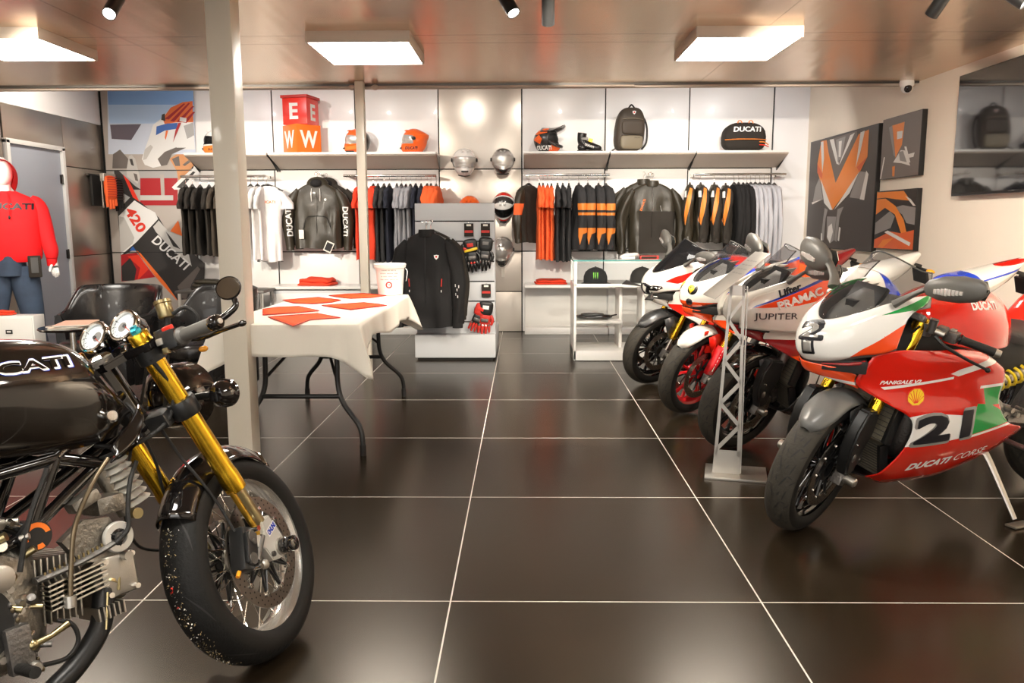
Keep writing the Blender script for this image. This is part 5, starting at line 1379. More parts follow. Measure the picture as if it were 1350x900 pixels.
b = MB('alu'); b.box((.063,.035,.48), (.005,.075,.93)); b.build('side_web', t)
b = MB('alu'); Rm = Matrix.Rotation(RAD(14),3,'Z') @ Matrix.Rotation(RAD(-40),3,'Y'); b.box((.005,.0,1.005), (.33,.25,.005), R=Rm, bev=.001)
o_ = V((.005,.0,1.005)); u_ = Rm@V((0,-1,0)); v_ = Rm@V((1,0,0))
for k in range(4): 
    c_ = o_+v_*(.10-.03*k); write(b, 'SUPERBIKE DISPLAY'[:12] if False else 'IIII III IIIII', c_, u_, v_, .16, .008, 'steel_dark', lift=.0035)
b.build('text_plate', t)
# ============================== motorcycles
RK = RAD(24); AXS = V((-sin(RK), 0, cos(RK)))
mat('tyre_tread', (.045,.040,.032), .68, spec=.3, bump=.25, bscale=90, var=.35, vscale=14)
mat('tyre_wall', (.010,.009,.008), .62, spec=.3)
mat('radiator', (.30,.27,.20), .5, metal=.6, bump=1.0, bscale=260)
mat('mirror_shell', (.11,.105,.095), .42)
mat('fender_grey', (.13,.13,.125), .34, coat=.15)
mat('cowl_grey', (.22,.21,.19), .4)
mat('spring_yellow', (.85,.60,.02), .3, coat=.4)
mat('wheel_red', (.65,.015,.02), .2, coat=.8)
mat('pearl', (.74,.71,.64), .16, coat=1.0)
mat('dark_red', (.28,.01,.012), .2, coat=.8)
mat('amber', (.9,.35,.02), .2, coat=.5)
def steer_m(d, off=.03):
    o = V((-off*cos(RK), 0, .3-off*sin(RK)))
    return Matrix.Translation(o) @ Matrix.Rotation(d, 4, AXS) @ Matrix.Translation(-o)
def fkp(s, y): return V((-sin(RK)*s, y, .3+cos(RK)*s))
def tyre_mb(c, ro=.300, w=.060, rim=.218, n=72, grooves=0, tread='tyre_tread'):
    b = MB(tread); c = V(c)
    prof = []
    prof.append((rim, -w*.80)); prof.append((rim+.012, -w*.93))
    for k in range(-6, 7):
        a = k/6*1.30
        prof.append((ro-.060+.060*cos(a)**.9 if abs(k) < 6 else rim+.030, w*1.02*sin(a)/sin(1.30)))
    prof.append((rim+.012, w*.93)); prof.append((rim, w*.80))
    mats = ['tyre_wall' if i < 3 or i > len(prof)-5 else tread for i in range(len(prof)-1)]
    b.lathe(prof, c, (0,1,0), n, mats=mats, ux=(1,0,0))
    def TP(a, s, lift=.0009):
        f = s*1.30*.92; r = ro-.060+.060*cos(f)**.9+lift; y = w*1.02*sin(f)/sin(1.30)
        return c+V((cos(a)*r, y, sin(a)*r))
    def groove(a0, s0, a1, s1, wd=.006, m='black_matt', bend=0):
        n_ = 6; L_, R_ = [], []
        for k in range(n_+1):
            t = k/n_; a = a0+(a1-a0)*t; s = s0+(s1-s0)*t+bend*sin(t*pi)
            da = (a1-a0)*ro; ds = (s1-s0)*w; l = math.hypot(da, ds) or 1
            h = wd/2*math.sin(max(.15, min(1, t*3, (1-t)*3))*pi/2)
            L_.append(TP(a-ds/l*h/ro, s+da/l*h/w)); R_.append(TP(a+ds/l*h/ro, s-da/l*h/w))
        b.grid([L_, R_], m)
    if grooves:
        N = grooves
        for k in range(N):
            a = 2*pi*k/N; st = 2*pi/N
            for sg in (-1, 1):
                o = 0 if sg > 0 else st*.5
                groove(a+o, sg*.08, a+o+st*.42, sg*.34, .0055); groove(a+o+st*.42, sg*.34, a+o+st*.36, sg*.62, .0055)
                groove(a+o+st*.5, sg*.40, a+o+st*.9, sg*.52, .005); groove(a+o+st*.12, sg*.55, a+o+st*.30, sg*.86, .005)
                groove(a+o+st*.62, sg*.12, a+o+st*.80, sg*.20, .004)
    return b, TP, groove
def wheel(parent, name, c, S, style, ro=.300, w=.060, front=True, rimm='black_gloss', grooves=18, deco=None):
    """front or rear wheel: tyre, rim, hub, discs"""
    h = empty(name); h.parent = parent
    c = V(c)
    b, TP, gr = tyre_mb(c, ro, w, grooves=grooves); 
    b.xf(S); b.build('tyre', h, ang=50)
    b = MB(rimm)
    wr = w*.80
    b.lathe([(.218,-wr),(.226,-wr),(.226,-wr+.006),(.212,-wr+.012),(.200,-wr*.5),(.196,0),(.200,wr*.5),(.212,wr-.012),(.226,wr-.006),(.226,wr),(.218,wr)], c, (0,1,0), 60, rimm, ux=(1,0,0))
    b.lathe([(.202,-wr*.5),(.190,-wr*.3),(.188,0),(.190,wr*.3),(.202,wr*.5)], c, (0,1,0), 60, rimm, ux=(1,0,0))
    b.lathe([(0,-.042),(.034,-.042),(.040,-.03),(.030,0),(.040,.03),(.034,.042),(0,.042)], c, (0,1,0), 24, rimm)
    for k in range(5):
        a0 = 2*pi*k/5+.3
        for da in (-.20, .20):
            p0 = c+V((cos(a0+da*.4)*.030, 0, sin(a0+da*.4)*.030)); p1 = c+V((cos(a0+da*.9)*.13, 0, sin(a0+da*.9)*.13)); p2 = c+V((cos(a0+da*1.25)*.196, 0, sin(a0+da*1.25)*.196))
            b.sweep([p0, p1, p2], [.014,.010,.013], 8, rimm, flat=1.0)
    if deco: deco(b, c, wr)
    b.xf(S); b.build('rim', h, ang=45)
    for sy in ((-1, 1) if front else (-1,)):
        b = MB('disc_steel'); y = sy*.062 if front else sy*.06; R1, R0 = (.160, .118) if front else (.12, .085)
        b.lathe([(R0,y-.0025),(R1,y-.0025),(R1,y+.0025),(R0,y+.0025),(R0,y-.0025)], c, (0,1,0), 60, 'disc_steel', ux=(1,0,0))
        for k in range(30):
            for rr, ph in ((.128, 0), (.140, .5), (.151, 1.0)):
                if not front: continue
                a = 2*pi*(k+ph)/30; disc_decal(b, c+V((cos(a)*rr, y+sy*.0026, sin(a)*rr)), (1,0,0), (0,0,sy*-1), .0028, 'black_matt', lift=.0004, n=6)
        b.xf(S); b.build('brake_disc', h)
        b = MB('black_satin')
        for k in range(10):
            a = 2*pi*k/10; b.sweep([c+V((cos(a)*.045,y*.75,sin(a)*.045)), c+V((cos(a+.12)*(R0+.004),y,sin(a+.12)*(R0+.004)))], [.007,.005], 6, 'black_satin')
            p = c+V((cos(a+.12)*(R0+.002), y, sin(a+.12)*(R0+.002))); b.cyl(p-V((0,.006,0)), p+V((0,.006,0)), .007, 'chrome', n=10)
        b.lathe([(.035,y*.6),(.052,y*.85),(.035,y*.9)], c, (0,1,0), 24, 'black_satin'); b.xf(S); b.build('disc_carrier', h)
    return h
def stretch(o, M): o.matrix_local = M @ o.matrix_local
NOSE = [[(.070,0,.900),(.045,.05,.915),(-.01,.10,.945),(-.10,.14,.985),(-.20,.16,1.01),(-.28,.165,1.015)],
 [(.125,0,.880),(.10,.06,.885),(.04,.115,.905),(-.06,.155,.94),(-.16,.175,.965),(-.24,.18,.985)],
 [(.150,0,.83),(.125,.065,.83),(.065,.12,.84),(-.03,.16,.865),(-.12,.18,.89),(-.17,.185,.955)],
 [(.148,0,.775),(.12,.065,.775),(.065,.115,.785),(-.01,.15,.80),(-.09,.178,.82),(-.135,.187,.85)],
 [(.128,0,.745),(.10,.06,.75),(.055,.105,.765),(0,.135,.785),(-.08,.17,.80),(-.13,.187,.822)]]
BEAK = [[(.130,0,.737),(.10,.06,.737),(.05,.10,.732),(-.015,.130,.708)],[(.117,0,.705),(.09,.055,.705),(.04,.095,.70),(-.018,.122,.685)],[(.09,0,.69),(.06,.05,.68),(.01,.085,.665),(-.04,.12,.65)],[(.03,0,.70),(.01,.04,.69),(-.03,.075,.68),(-.07,.115,.665)]]
SIDE = [[(-.18,.10,.255),(-.27,.095,.215),(-.40,.09,.205),(-.53,.09,.205),(-.67,.09,.245),(-.80,.10,.29),(-.925,.11,.37)],
 [(-.205,.155,.30),(-.30,.150,.27),(-.42,.15,.26),(-.54,.15,.26),(-.67,.155,.29),(-.80,.16,.335),(-.935,.15,.39)],
 [(-.26,.195,.42),(-.33,.205,.41),(-.43,.21,.405),(-.55,.21,.405),(-.67,.205,.415),(-.80,.195,.43),(-.91,.18,.43)],
 [(-.255,.205,.53),(-.33,.212,.545),(-.43,.215,.55),(-.52,.215,.55),(-.61,.212,.54),(-.70,.205,.515),(-.80,.195,.47)],
 [(-.14,.18,.60),(-.25,.195,.61),(-.37,.205,.62),(-.47,.212,.625),(-.56,.216,.62),(-.64,.212,.60),(-.71,.205,.57)],
 [(-.025,.128,.67),(-.15,.17,.685),(-.29,.20,.70),(-.42,.215,.71),(-.53,.22,.705),(-.62,.22,.69),(-.70,.215,.66)],
 [(-.04,.14,.74),(-.16,.182,.765),(-.30,.208,.775),(-.43,.225,.775),(-.54,.228,.765),(-.62,.222,.745),(-.69,.212,.71)],
 [(-.06,.15,.785),(-.15,.182,.812),(-.31,.19,.805),(-.45,.195,.803),(-.55,.192,.79),(-.61,.185,.772),(-.675,.185,.735)]]
SCREEN = [[(.072,0,.902),(.035,.065,.922),(-.05,.120,.962),(-.16,.153,1.0),(-.27,.165,1.02)],
 [(-.02,0,1.0),(-.05,.070,1.005),(-.11,.115,1.018),(-.19,.140,1.035),(-.28,.153,1.05)],
 [(-.10,0,1.085),(-.125,.065,1.08),(-.17,.105,1.07),(-.235,.13,1.068),(-.29,.142,1.072)],
 [(-.165,0,1.155),(-.185,.055,1.142),(-.215,.095,1.122),(-.255,.12,1.10),(-.30,.13,1.093)]]
def full(net): return [[(x,-y,z) for x, y, z in r[:0:-1]]+list(r) for r in net]
def superbike(st):
    x, y, yaw, lean, steer = st['pose']
    root = empty('motorcycle', (x, y, 0), rot=(-RAD(lean), 0, RAD(yaw))); tag(root, st['label'], 'motorcycle', 'superbikes in the row on the right')
    S = steer_m(RAD(steer)); I = Matrix.Identity(4)
    wheel(root, 'front_wheel', (0,0,.3), S, st, rimm=st.get('rim','black_gloss'), grooves=st.get('grooves',18), deco=st.get('wdeco'))
    wheel(root, 'rear_wheel', (-1.469,0,.315), I, st, ro=.315, w=.095, front=False, rimm=st.get('rim','black_gloss'), grooves=14)
    # forks
    for sy in (-1, 1):
        f = empty('fork_leg'); f.parent = root
        b = MB('gold'); b.lathe([(0,.125),(.024,.125),(.026,.135),(.026,.165),(.0235,.18),(.0235,.42),(.027,.44),(.027,.69),(0,.69)], fkp(0, sy*.105), AXS, 24, st.get('fork','gold')); b.xf(S); b.build('upper_tube', f)
        b = MB('chrome'); b.cyl(fkp(.03, sy*.105), fkp(.13, sy*.105), .0185, 'chrome'); b.xf(S); b.build('slider', f)
        b = MB('castdark'); b.box(V((.0,sy*.105,.30)), (.05,.045,.075), R=Matrix.Rotation(-RK,3,'Y'), bev=.010); b.lathe([(0,0),(.017,0),(.019,.004),(.019,.045),(.013,.05),(0,.05)], (0,sy*.122,.30), (0,sy,0), 16, 'alu'); b.box(V((-.05,sy*.105,.335)), (.07,.03,.05), bev=.008); b.xf(S); b.build('axle_clamp', f)
        b = MB('castdark'); b.box(V((-.115,sy*.085,.365)), (.05,.055,.11), R=Matrix.Rotation(RAD(25),3,'Y'), bev=.010)
        for q in (-.03,.03): b.cyl((-.115+q*.4,sy*.112,.365+q), (-.115+q*.4,sy*.118,.365+q), .012, 'disc_steel', n=14)
        b.cyl((-.09,sy*.10,.415),(-.09,sy*.125,.415),.006,'chrome',n=8); b.xf(S); b.build('brake_caliper', f)
        b = MB('black_satin'); b.tube([fkp(.12,sy*.07)+V((-.03,0,0)), fkp(.25,sy*.065)+V((-.045,0,0)), fkp(.45,sy*.05)+V((-.04,0,0))], .004, 'black_satin'); b.xf(S); b.build('brake_hose', f)
        if st.get('guard'):
            b = MB(st['guard']); b.grid([[fkp(s, sy*(.105+.036*cos(a)))+V((.040*sin(a),0,0))+V((cos(RK),0,sin(RK)))*.006 for a in [(-.2+ (pi*.9)*k/8) for k in range(9)]] for s in (.04,.12,.20,.24)], st['guard'])
            if st['guard'] != 'black_satin': write(b, 'DUCATI', fkp(.14, sy*.1375)+V((.015,0,0)), -AXS*sy, (sy,0,0) if False else V((cos(RK),0,sin(RK)))*sy, .15, .028, 'paint_white', bold=.04, lift=.004); b.xf(S); b.build('fork_guard', f, solid=.002)
    # fender
    fm = st.get('fender','fender_grey')
    b = MB(fm); rows = []
    for i in range(15):
        a = RAD(46+94*i/14); k = sin(pi*min(1, i/13*.5+.12)) if i < 8 else 1
        wv = .066*(.35+.65*min(1, i/3.0)**.5); r = .322+.006*sin(i/14*pi)
        rows.append([V((cos(a)*(r-.035*abs(s)**2.2), wv*s*1.06, .3+sin(a)*(r-.035*abs(s)**2.2))) for s in [-1+2*j/12 for j in range(13)]])
    b.grid(rows, fm)
    for poly, m in st.get('fender_paint', ()): paint(b, poly, m)
    for sy in (-1, 1):
        q = [(.03,.075,.58),(-.06,.078,.595),(-.14,.08,.56),(-.155,.085,.47),(-.10,.095,.36),(-.03,.10,.40),(.005,.085,.50)]
        vs = [b.bm.verts.new((p[0], p[1]*sy, p[2])) for p in q]; b.face(vs, st.get('fender_side','black_satin'))
    if st.get('fender_badge'): 
        for sy in (-1,1): disc_decal(b, (.05,sy*.052,.606), (-sy,0,0), (0,0,1), .022, 'decal_red', lift=.012, pts=[(-1,.8),(0,1),(1,.8),(.6,-.4),(0,-1),(-.6,-.4)])
    b.xf(S); b.build('front_fender', root, solid=.003, ang=60)
    if st.get('guard') == 'black_satin':
        for sy in (-1, 1):
            b = MB('black_satin'); b.prism([(-.10,.575),(.0,.60),(.050,.53),(.062,.44),(.045,.37),(.022,.315),(-.035,.325),(-.050,.40),(-.10,.47)], (0,sy*.112,0), (1,0,0), (0,0,1), .050)
            bmesh.ops.bevel(b.bm, geom=[e for e in b.bm.edges if len(e.link_faces) == 2 and e.calc_face_angle(0) > .9], offset=.009, segments=3, affect='EDGES'); 
            b.ell((.012,sy*.137,.40), (.014,.006,.018), 'castdark'); b.cyl((.015,sy*.136,.46),(.015,sy*.140,.46),.006,'chrome',n=10); b.xf(S); b.build('fork_cover', root, ang=50)
    # clamps, bars, controls (steered)
    b = MB('castdark'); b.box(V((-.215,0,.78))+V((.0,0,0)), (.085,.26,.035), R=Matrix.Rotation(-RK,3,'Y'), bev=.012); b.box(V((-.275,0,.925)), (.08,.25,.028), R=Matrix.Rotation(-RK,3,'Y'), bev=.010); b.xf(S); b.build('triple_clamp', root)
    for sy in (-1, 1):
        h = empty('handlebar'); h.parent = root
        pA = V((-.285,sy*.12,.90)); pB = V((-.40,sy*.36,.865)) if sy > 0 else V((-.375,-.315,.865)); d = (pB-pA)
        b = MB('black_satin'); b.cyl(pA, pA+d*.55, .0115); b.cyl(pA+V((0,0,-.03)), pA+V((0,0,.02)), .032, 'castdark', n=18); b.xf(S); b.build('bar', h)
        b = MB('black_rubber'); b.sweep([pA+d*.50, pA+d*.54, pA+d*.97], [.021,.0165,.017], 14, 'black_rubber'); b.xf(S); b.build('grip', h)
        b = MB('alu'); b.sweep([pA+d*.97, pA+d*1.05], [.0165,.0145], 14, 'alu'); b.xf(S); b.build('bar_end', h)
        b = MB('castdark'); b.box(pA+d*.38, (.045,.05,.045), bev=.008); b.box(pA+d*.27+V((.03,0,.02)), (.04,.035,.03), bev=.006); b.box(pA+d*.38+V((-.0,0,.026)), (.02,.02,.01), 'alu', bev=.003); b.xf(S); b.build('switchgear', h)
        b = MB('black_satin'); b.tube([pA+d*.24+V((.055,0,-.005)), pA+d*.45+V((.085,0,-.02)), pA+d*.75+V((.075,0,-.04)), pA+d*(1.03 if sy > 0 else .95)+V((.06,0,-.055))], [.008,.007,.006,.005], n=8); b.ell(pA+d*(1.03 if sy > 0 else .95)+V((.06,0,-.055)), (.010,.010,.010)); b.xf(S); b.build('lever', h)
        b = MB('alu'); b.cyl(pA+d*.15+V((.045,0,.01)), pA+d*.33+V((.05,0,.01)), .013, 'alu'); b.cyl(pA+d*.15+V((.05,0,.0)), pA+d*.15+V((.05,0,.055)), .016, 'castdark', n=14); b.tube([pA+V((.05,0,.01)), pA+V((.06,-sy*.03,-.05)), pA+V((.02,-sy*.05,-.14))], .005, 'black_satin'); b.xf(S); b.build('master_cylinder', h)
    # screen, dash
    b = MB('black_satin'); b.box((-.13,0,.985), (.02,.16,.095), R=Matrix.Rotation(RAD(-35),3,'Y'), bev=.006); b.box((-.10,0,.955),(.10,.04,.03)); b.build('dashboard', root)
    b = MB(st.get('screen','glass_tint')); b.patch(full(SCREEN), 5, 5); b.build('windscreen', root, solid=.002, ang=80)
    b = MB('cowl_grey'); b.patch([[(x-.03, yy*.92, z-.035-.25*max(0, z-.93)) for x, yy, z in r] for r in full(SCREEN)[:3]], 4, 4, 'cowl_grey'); b.build('cockpit_tray', root, solid=.002)
    b = MB('mirror_shell'); rim_ = full(SCREEN); b.tube([V(p) for p in rim_[-1]], .0032, 'mirror_shell', n=6); 
    for e in (0, -1): b.tube([V(r[e]) for r in rim_], .0032, 'mirror_shell', n=6)
    b.build('screen_trim', root)
    b = MB('mirror_shell')   # inner cowl
    b.patch([[(x-.012, yy*.93, z-.012) for x, yy, z in r] for r in full(NOSE)], 3, 3, 'mirror_shell'); b.build('inner_cowl', root)
    # nose
    b = MB(st['nose']); b.patch(full(NOSE), 6, 6, st['nose'])
    for poly, m, *ax in st.get('nose_paint', ()):
        paint(b, poly, m, ax=ax[0] if ax else (0, 2))
    bv = bvh_of(b)
    if st.get('nose_deco'): st['nose_deco'](b, bv)
    nose = b.build('nose_fairing', root, solid=.003, ang=70)
    if st.get('headlight'):
        for sy in (-1, 1):
            b = MB('lens'); bb = [(.02,.115,.80),(.09,.085,.795),(.135,.035,.79),(.13,.03,.765),(.085,.085,.762),(.03,.12,.775),(-.02,.14,.79)]
            vs = [b.bm.verts.new((p[0]+.008, p[1]*sy*1.03, p[2])) for p in bb]; b.face(vs, 'black_gloss'); 
            b.ell((.085,sy*.075,.778), (.014,.014,.012), 'lens', n=12, h=8); b.ell((.045,sy*.105,.783), (.012,.012,.010), 'lens', n=12, h=8); b.build('headlight', root, solid=.003)
    b = MB(st.get('beak','red_gloss')); b.patch(full(BEAK), 5, 5)
    for poly, m in st.get('beak_paint', ()): paint(b, poly, m)
    b.build('lower_nose', root, solid=.003, ang=60)
    # intake behind the slot
    b = MB('black_matt')
    for sy in (-1, 1): b.box((.0,sy*.07,.742), (.16,.11,.05), R=Matrix.Rotation(RAD(-38*sy),3,'Z'), bev=.006)
    if st.get('slot_lens', True):
        for sy in (-1, 1): b.sweep([(.10,sy*.062,.742),(.03,sy*.125,.752),(-.03,sy*.148,.762)], [.003,.006,.009], 8, 'dark_red')
    b.build('air_intake', root)
    # side fairings
    for sy in (1, -1):
        b = MB(st['side']); b.patch(SIDE, 6, 6, st['side'])
        for poly, m in st.get('side_paint', ()): paint(b, poly, m)
        if sy < 0:
            for v in b.bm.verts: v.co.y = -v.co.y
            bmesh.ops.reverse_faces(b.bm, faces=b.bm.faces[:])
        b.build('side_fairing', root, solid=.003, ang=60)
        if sy > 0 and st.get('side_deco'):
            b2 = MB(st['side']); b2.patch(SIDE, 6, 6); bv = bvh_of(b2); b2.bm.free(); d = MB('ink'); st['side_deco'](d, bv); d.build('side_lettering', root)
    b = MB('black_satin'); b.patch([[(-.18,-.10,.255),(-.18,0,.235),(-.18,.10,.255)],[(-.4,-.09,.205),(-.4,0,.19),(-.4,.09,.205)],[(-.67,-.09,.245),(-.67,0,.235),(-.67,.09,.245)],[(-.925,-.11,.37),(-.925,0,.36),(-.925,.11,.37)]], 4, 4); b.build('belly_pan', root, solid=.003)
    # radiators
    for (c_, s_, a_) in (((-.235,0,.52),(.03,.30,.22),-18), ((-.235,0,.33),(.03,.24,.14),12)):
        b = MB('radiator'); R_ = Matrix.Rotation(RAD(a_),3,'Y'); b.box(c_, s_, R=R_)
        for k in range(12): b.box(V(c_)+R_@V((.016,0,(k/11-.5)*s_[2]*.95)), (.004,s_[1]*.97,.003), 'castdark', R=R_)
        b.box(V(c_)+R_@V((0,s_[1]/2,0)), (.04,.02,s_[2]), 'black_satin', R=R_, bev=.005); b.box(V(c_)-R_@V((0,s_[1]/2,0)), (.04,.02,s_[2]), 'black_satin', R=R_, bev=.005); b.build('radiator', root)
    # engine and frame core
    b = MB('castdark'); soft_box(b, (-.50,0,.50), (.42,.34,.42), 'castdark', .5); soft_box(b, (-.72,0,.42), (.36,.30,.26), 'castdark', .5)
    for sy in (-1, 1): b.cyl((-.62,sy*.14,.42), (-.62,sy*.185,.42), .075, 'castdark', n=28); b.cyl((-.76,sy*.14,.40), (-.76,sy*.165,.40), .05, 'castdark', n=24)
    b.build('engine', root)
    b = MB('black_matt'); soft_box(b, (-.42,0,.78), (.50,.27,.22), 'black_matt', .5); b.box((-.17,0,.88), (.10,.20,.10), bev=.02); soft_box(b, (-.92,0,.72), (.36,.20,.18), 'black_matt', .5); b.build('frame', root)
    b = MB('castdark'); 
    b.sweep(spl([(-.86,.10,.45),(-1.05,.115,.42),(-1.25,.12,.36),(-1.47,.12,.32)],4), spl1([.06,.05,.04,.035],4), 12, 'castdark', flat=.6); b.sweep(spl([(-.86,-.10,.45),(-1.05,-.115,.42),(-1.25,-.12,.36),(-1.47,-.12,.32)],4), spl1([.06,.05,.04,.035],4), 12, 'castdark', flat=.6); b.build('swingarm', root)
    b = MB('spring_yellow'); hp = []
    sA, sB = V((-.80,.09,.60)), V((-1.04,.09,.66)); ax_ = (sB-sA).normalized(); u_ = ax_.orthogonal().normalized(); w_ = ax_.cross(u_)
    for k in range(85): a = k/84*2*pi*7; hp.append(sA+(sB-sA)*(k/84)+(u_*cos(a)+w_*sin(a))*.036)
    b.sweep(hp, .0065, 8, 'spring_yellow'); b.build('shock_spring', root); b = MB('alu'); b.cyl(sA-ax_*.05, sB+ax_*.03, .022, 'alu'); b.cyl(sA-ax_*.03, sA, .042, 'alu', n=24); b.build('shock_body', root)
    b = MB('castdark')
    for k in range(9): b.cyl((-.80-.02*k,.13,.50-.012*(k%3)), (-.80-.02*k,.165,.50-.012*(k%3)), .008+.003*(k%2), 'alu' if k % 2 else 'castdark', n=10)
    b.box((-.86,.13,.44), (.16,.03,.10), 'alu', bev=.01); b.cyl((-.88,.14,.36),(-.88,.26,.36),.011,'castdark'); b.build('footrest_bracket', root)
    # tank
    tm = st['tank']; b = MB(tm); rows = []
    for X, zt, hw, zb in ((-.335,.93,.07,.86),(-.36,.965,.115,.83),(-.44,.998,.15,.81),(-.55,1.018,.172,.79),(-.66,1.018,.175,.785),(-.75,.985,.155,.785),(-.82,.925,.115,.79),(-.865,.86,.08,.80),(-.875,.83,.05,.81)):
        row = []
        for j in range(29):
            a = pi*j/28; yy = cos(a); zz = sin(a)
            sg = math.copysign(abs(yy)**.75, yy); row.append((X, sg*hw*(1-.12*zz**4), zb+(zt-zb)*zz**.8))
        rows.append(row)
    dn = [list(r) for r in zip(*[spl(list(c), 4) for c in zip(*rows)])]
    b.grid(dn, tm)
    for poly, m in st.get('tank_paint', ()): paint(b, poly, m)
    bv = bvh_of(b)
    if st.get('tank_word'):
        for sy in (1, -1): write(b, 'DUCATI', (-.60,sy*.4,.955), (-sy,0,0), (0,0,1), .125, .028, st['tank_word'], bold=.05, bvh=bv, lift=.002)
    b.build('fuel_tank', root, ang=60)
    b = MB('black_satin'); b.lathe([(0,.006),(.03,.006),(.038,0),(.038,-.01)], (-.50,0,1.016), (0,0,1), 24); b.build('filler_cap', root)
    b = MB('seat_black'); rows = []
    for X, zt, hw, zb in ((-.84,.85,.09,.78),(-.90,.835,.115,.77),(-1.0,.835,.13,.77),(-1.10,.845,.135,.79),(-1.17,.875,.12,.82),(-1.20,.92,.10,.87)):
        rows.append([(X, cos(pi*j/16)*hw, zb+(zt-zb)*sin(pi*j/16)**.6) for j in range(17)])
    b.grid([list(r) for r in zip(*[spl(list(c), 3) for c in zip(*rows)])], 'seat_black'); b.build('seat', root, ang=60)
    tl = st.get('tail','red_gloss'); b = MB(tl); rows = []
    for X, zt, hw, zb in ((-.98,.80,.115,.74),(-1.08,.86,.14,.76),(-1.17,.955,.145,.80),(-1.28,.985,.135,.84),(-1.40,1.01,.11,.88),(-1.52,1.04,.075,.95),(-1.62,1.065,.03,1.03)):
        rows.append([(X, math.copysign(abs(cos(2*pi*j/24))**.7, cos(2*pi*j/24))*hw, (zt+zb)/2+(zt-zb)/2*math.copysign(abs(sin(2*pi*j/24))**.8, sin(2*pi*j/24))) for j in range(25)])
    b.grid([list(r) for r in zip(*[spl(list(c), 4) for c in zip(*rows)])], tl)
    for poly, m in st.get('tail_paint', ()): paint(b, poly, m)
    b.build('tail_unit', root, ang=60)
    b = MB('black_satin'); b.box((-1.60,0,.985), (.10,.06,.02), R=Matrix.Rotation(RAD(-15),3,'Y'), bev=.004); b.box((-1.68,0,.90), (.02,.13,.10), R=Matrix.Rotation(RAD(20),3,'Y'), bev=.004)
    for sy in (-1, 1): b.sweep([(-1.60,sy*.03,.97),(-1.62,sy*.12,.96)], .009, 8, 'black_rubber'); b.ell((-1.62,sy*.14,.96), (.02,.035,.014), 'amber')
    b.build('plate_holder', root)
    b = MB('alu'); b.sweep([(-.78,-.10,.30),(-.95,-.14,.28),(-1.10,-.16,.32)], [.05,.055,.06], 16, 'castdark'); b.build('exhaust', root)
    # side stand
    b = MB('alu'); c_, s_ = cos(RAD(lean)), sin(RAD(lean))
    ft = V((-.825,.305,.012)); ft = V((ft.x, ft.y*c_-ft.z*s_, ft.y*s_+ft.z*c_))   # foot flat on the floor
    b.sweep([(-.79,.12,.32),(-.80,.16,.27),ft+V((0,0,.02))], [.020,.018,.013], 10, 'alu', flat=.7); Rl = Matrix.Rotation(RAD(lean),3,'X'); b.box(ft+Rl@V((-.02,.012,-.004)), (.11,.05,.010), R=Rl, bev=.004); b.build('side_stand', root)
    # mirrors
    if st.get('mirrors', True):
        for sy in (-1, 1):
            h = empty('mirror'); h.parent = root
            b = MB('mirror_shell'); b.sweep(spl([(-.11,sy*.155,.985),(-.135,sy*.19,1.02),(-.15,sy*.235,1.055),(-.155,sy*.27,1.075)],4), spl1([.026,.019,.017,.020],4), 12, 'mirror_shell', flat=.6); b.build('stalk', h)
            b = MB('mirror_shell'); ms = []
            for t_, rx, rz in ((0,.010,.012),(.08,.026,.030),(.3,.036,.044),(.6,.038,.048),(.85,.030,.040),(.97,.016,.022),(1,.004,.006)):
                if sy < 0: rz *= 1.35
                c0 = V((-.150-.035*t_, sy*(.245+.215*t_), 1.068+.030*t_)); ms.append([c0+V((math.copysign(abs(cos(2*pi*j/20))**.8, cos(2*pi*j/20))*rx, 0, sin(2*pi*j/20)*rz)) for j in range(20)])
            b.grid([list(r) for r in zip(*[spl(list(c), 3) for c in zip(*ms)])], 'mirror_shell', closev=True) if False else b.grid(ms, 'mirror_shell', closev=True); 
            b.build('mirror_housing', h, ang=70)
            b = MB('lens'); 
            for k in range(8): 
                t_ = .30+.06*k; c0 = V((-.150-.035*t_+.037, sy*(.245+.215*t_), 1.058+.030*t_)); b.box(c0, (.008,.011,.026-.003*abs(k-3)), 'lens', bev=.002)
            b.build('indicator_lens', h)
            b = MB('mirror_glass'); b.prism([(-.085,-.030),(.085,-.034),(.098,.0),(.08,.034),(-.08,.030),(-.095,0)], (-.208,sy*.355,1.083), (.16*0,1,.12*sy), (0,0,1), .003); b.build('mirror_glass', h)
    if st.get('extra'): st['extra'](root, S)
    return root

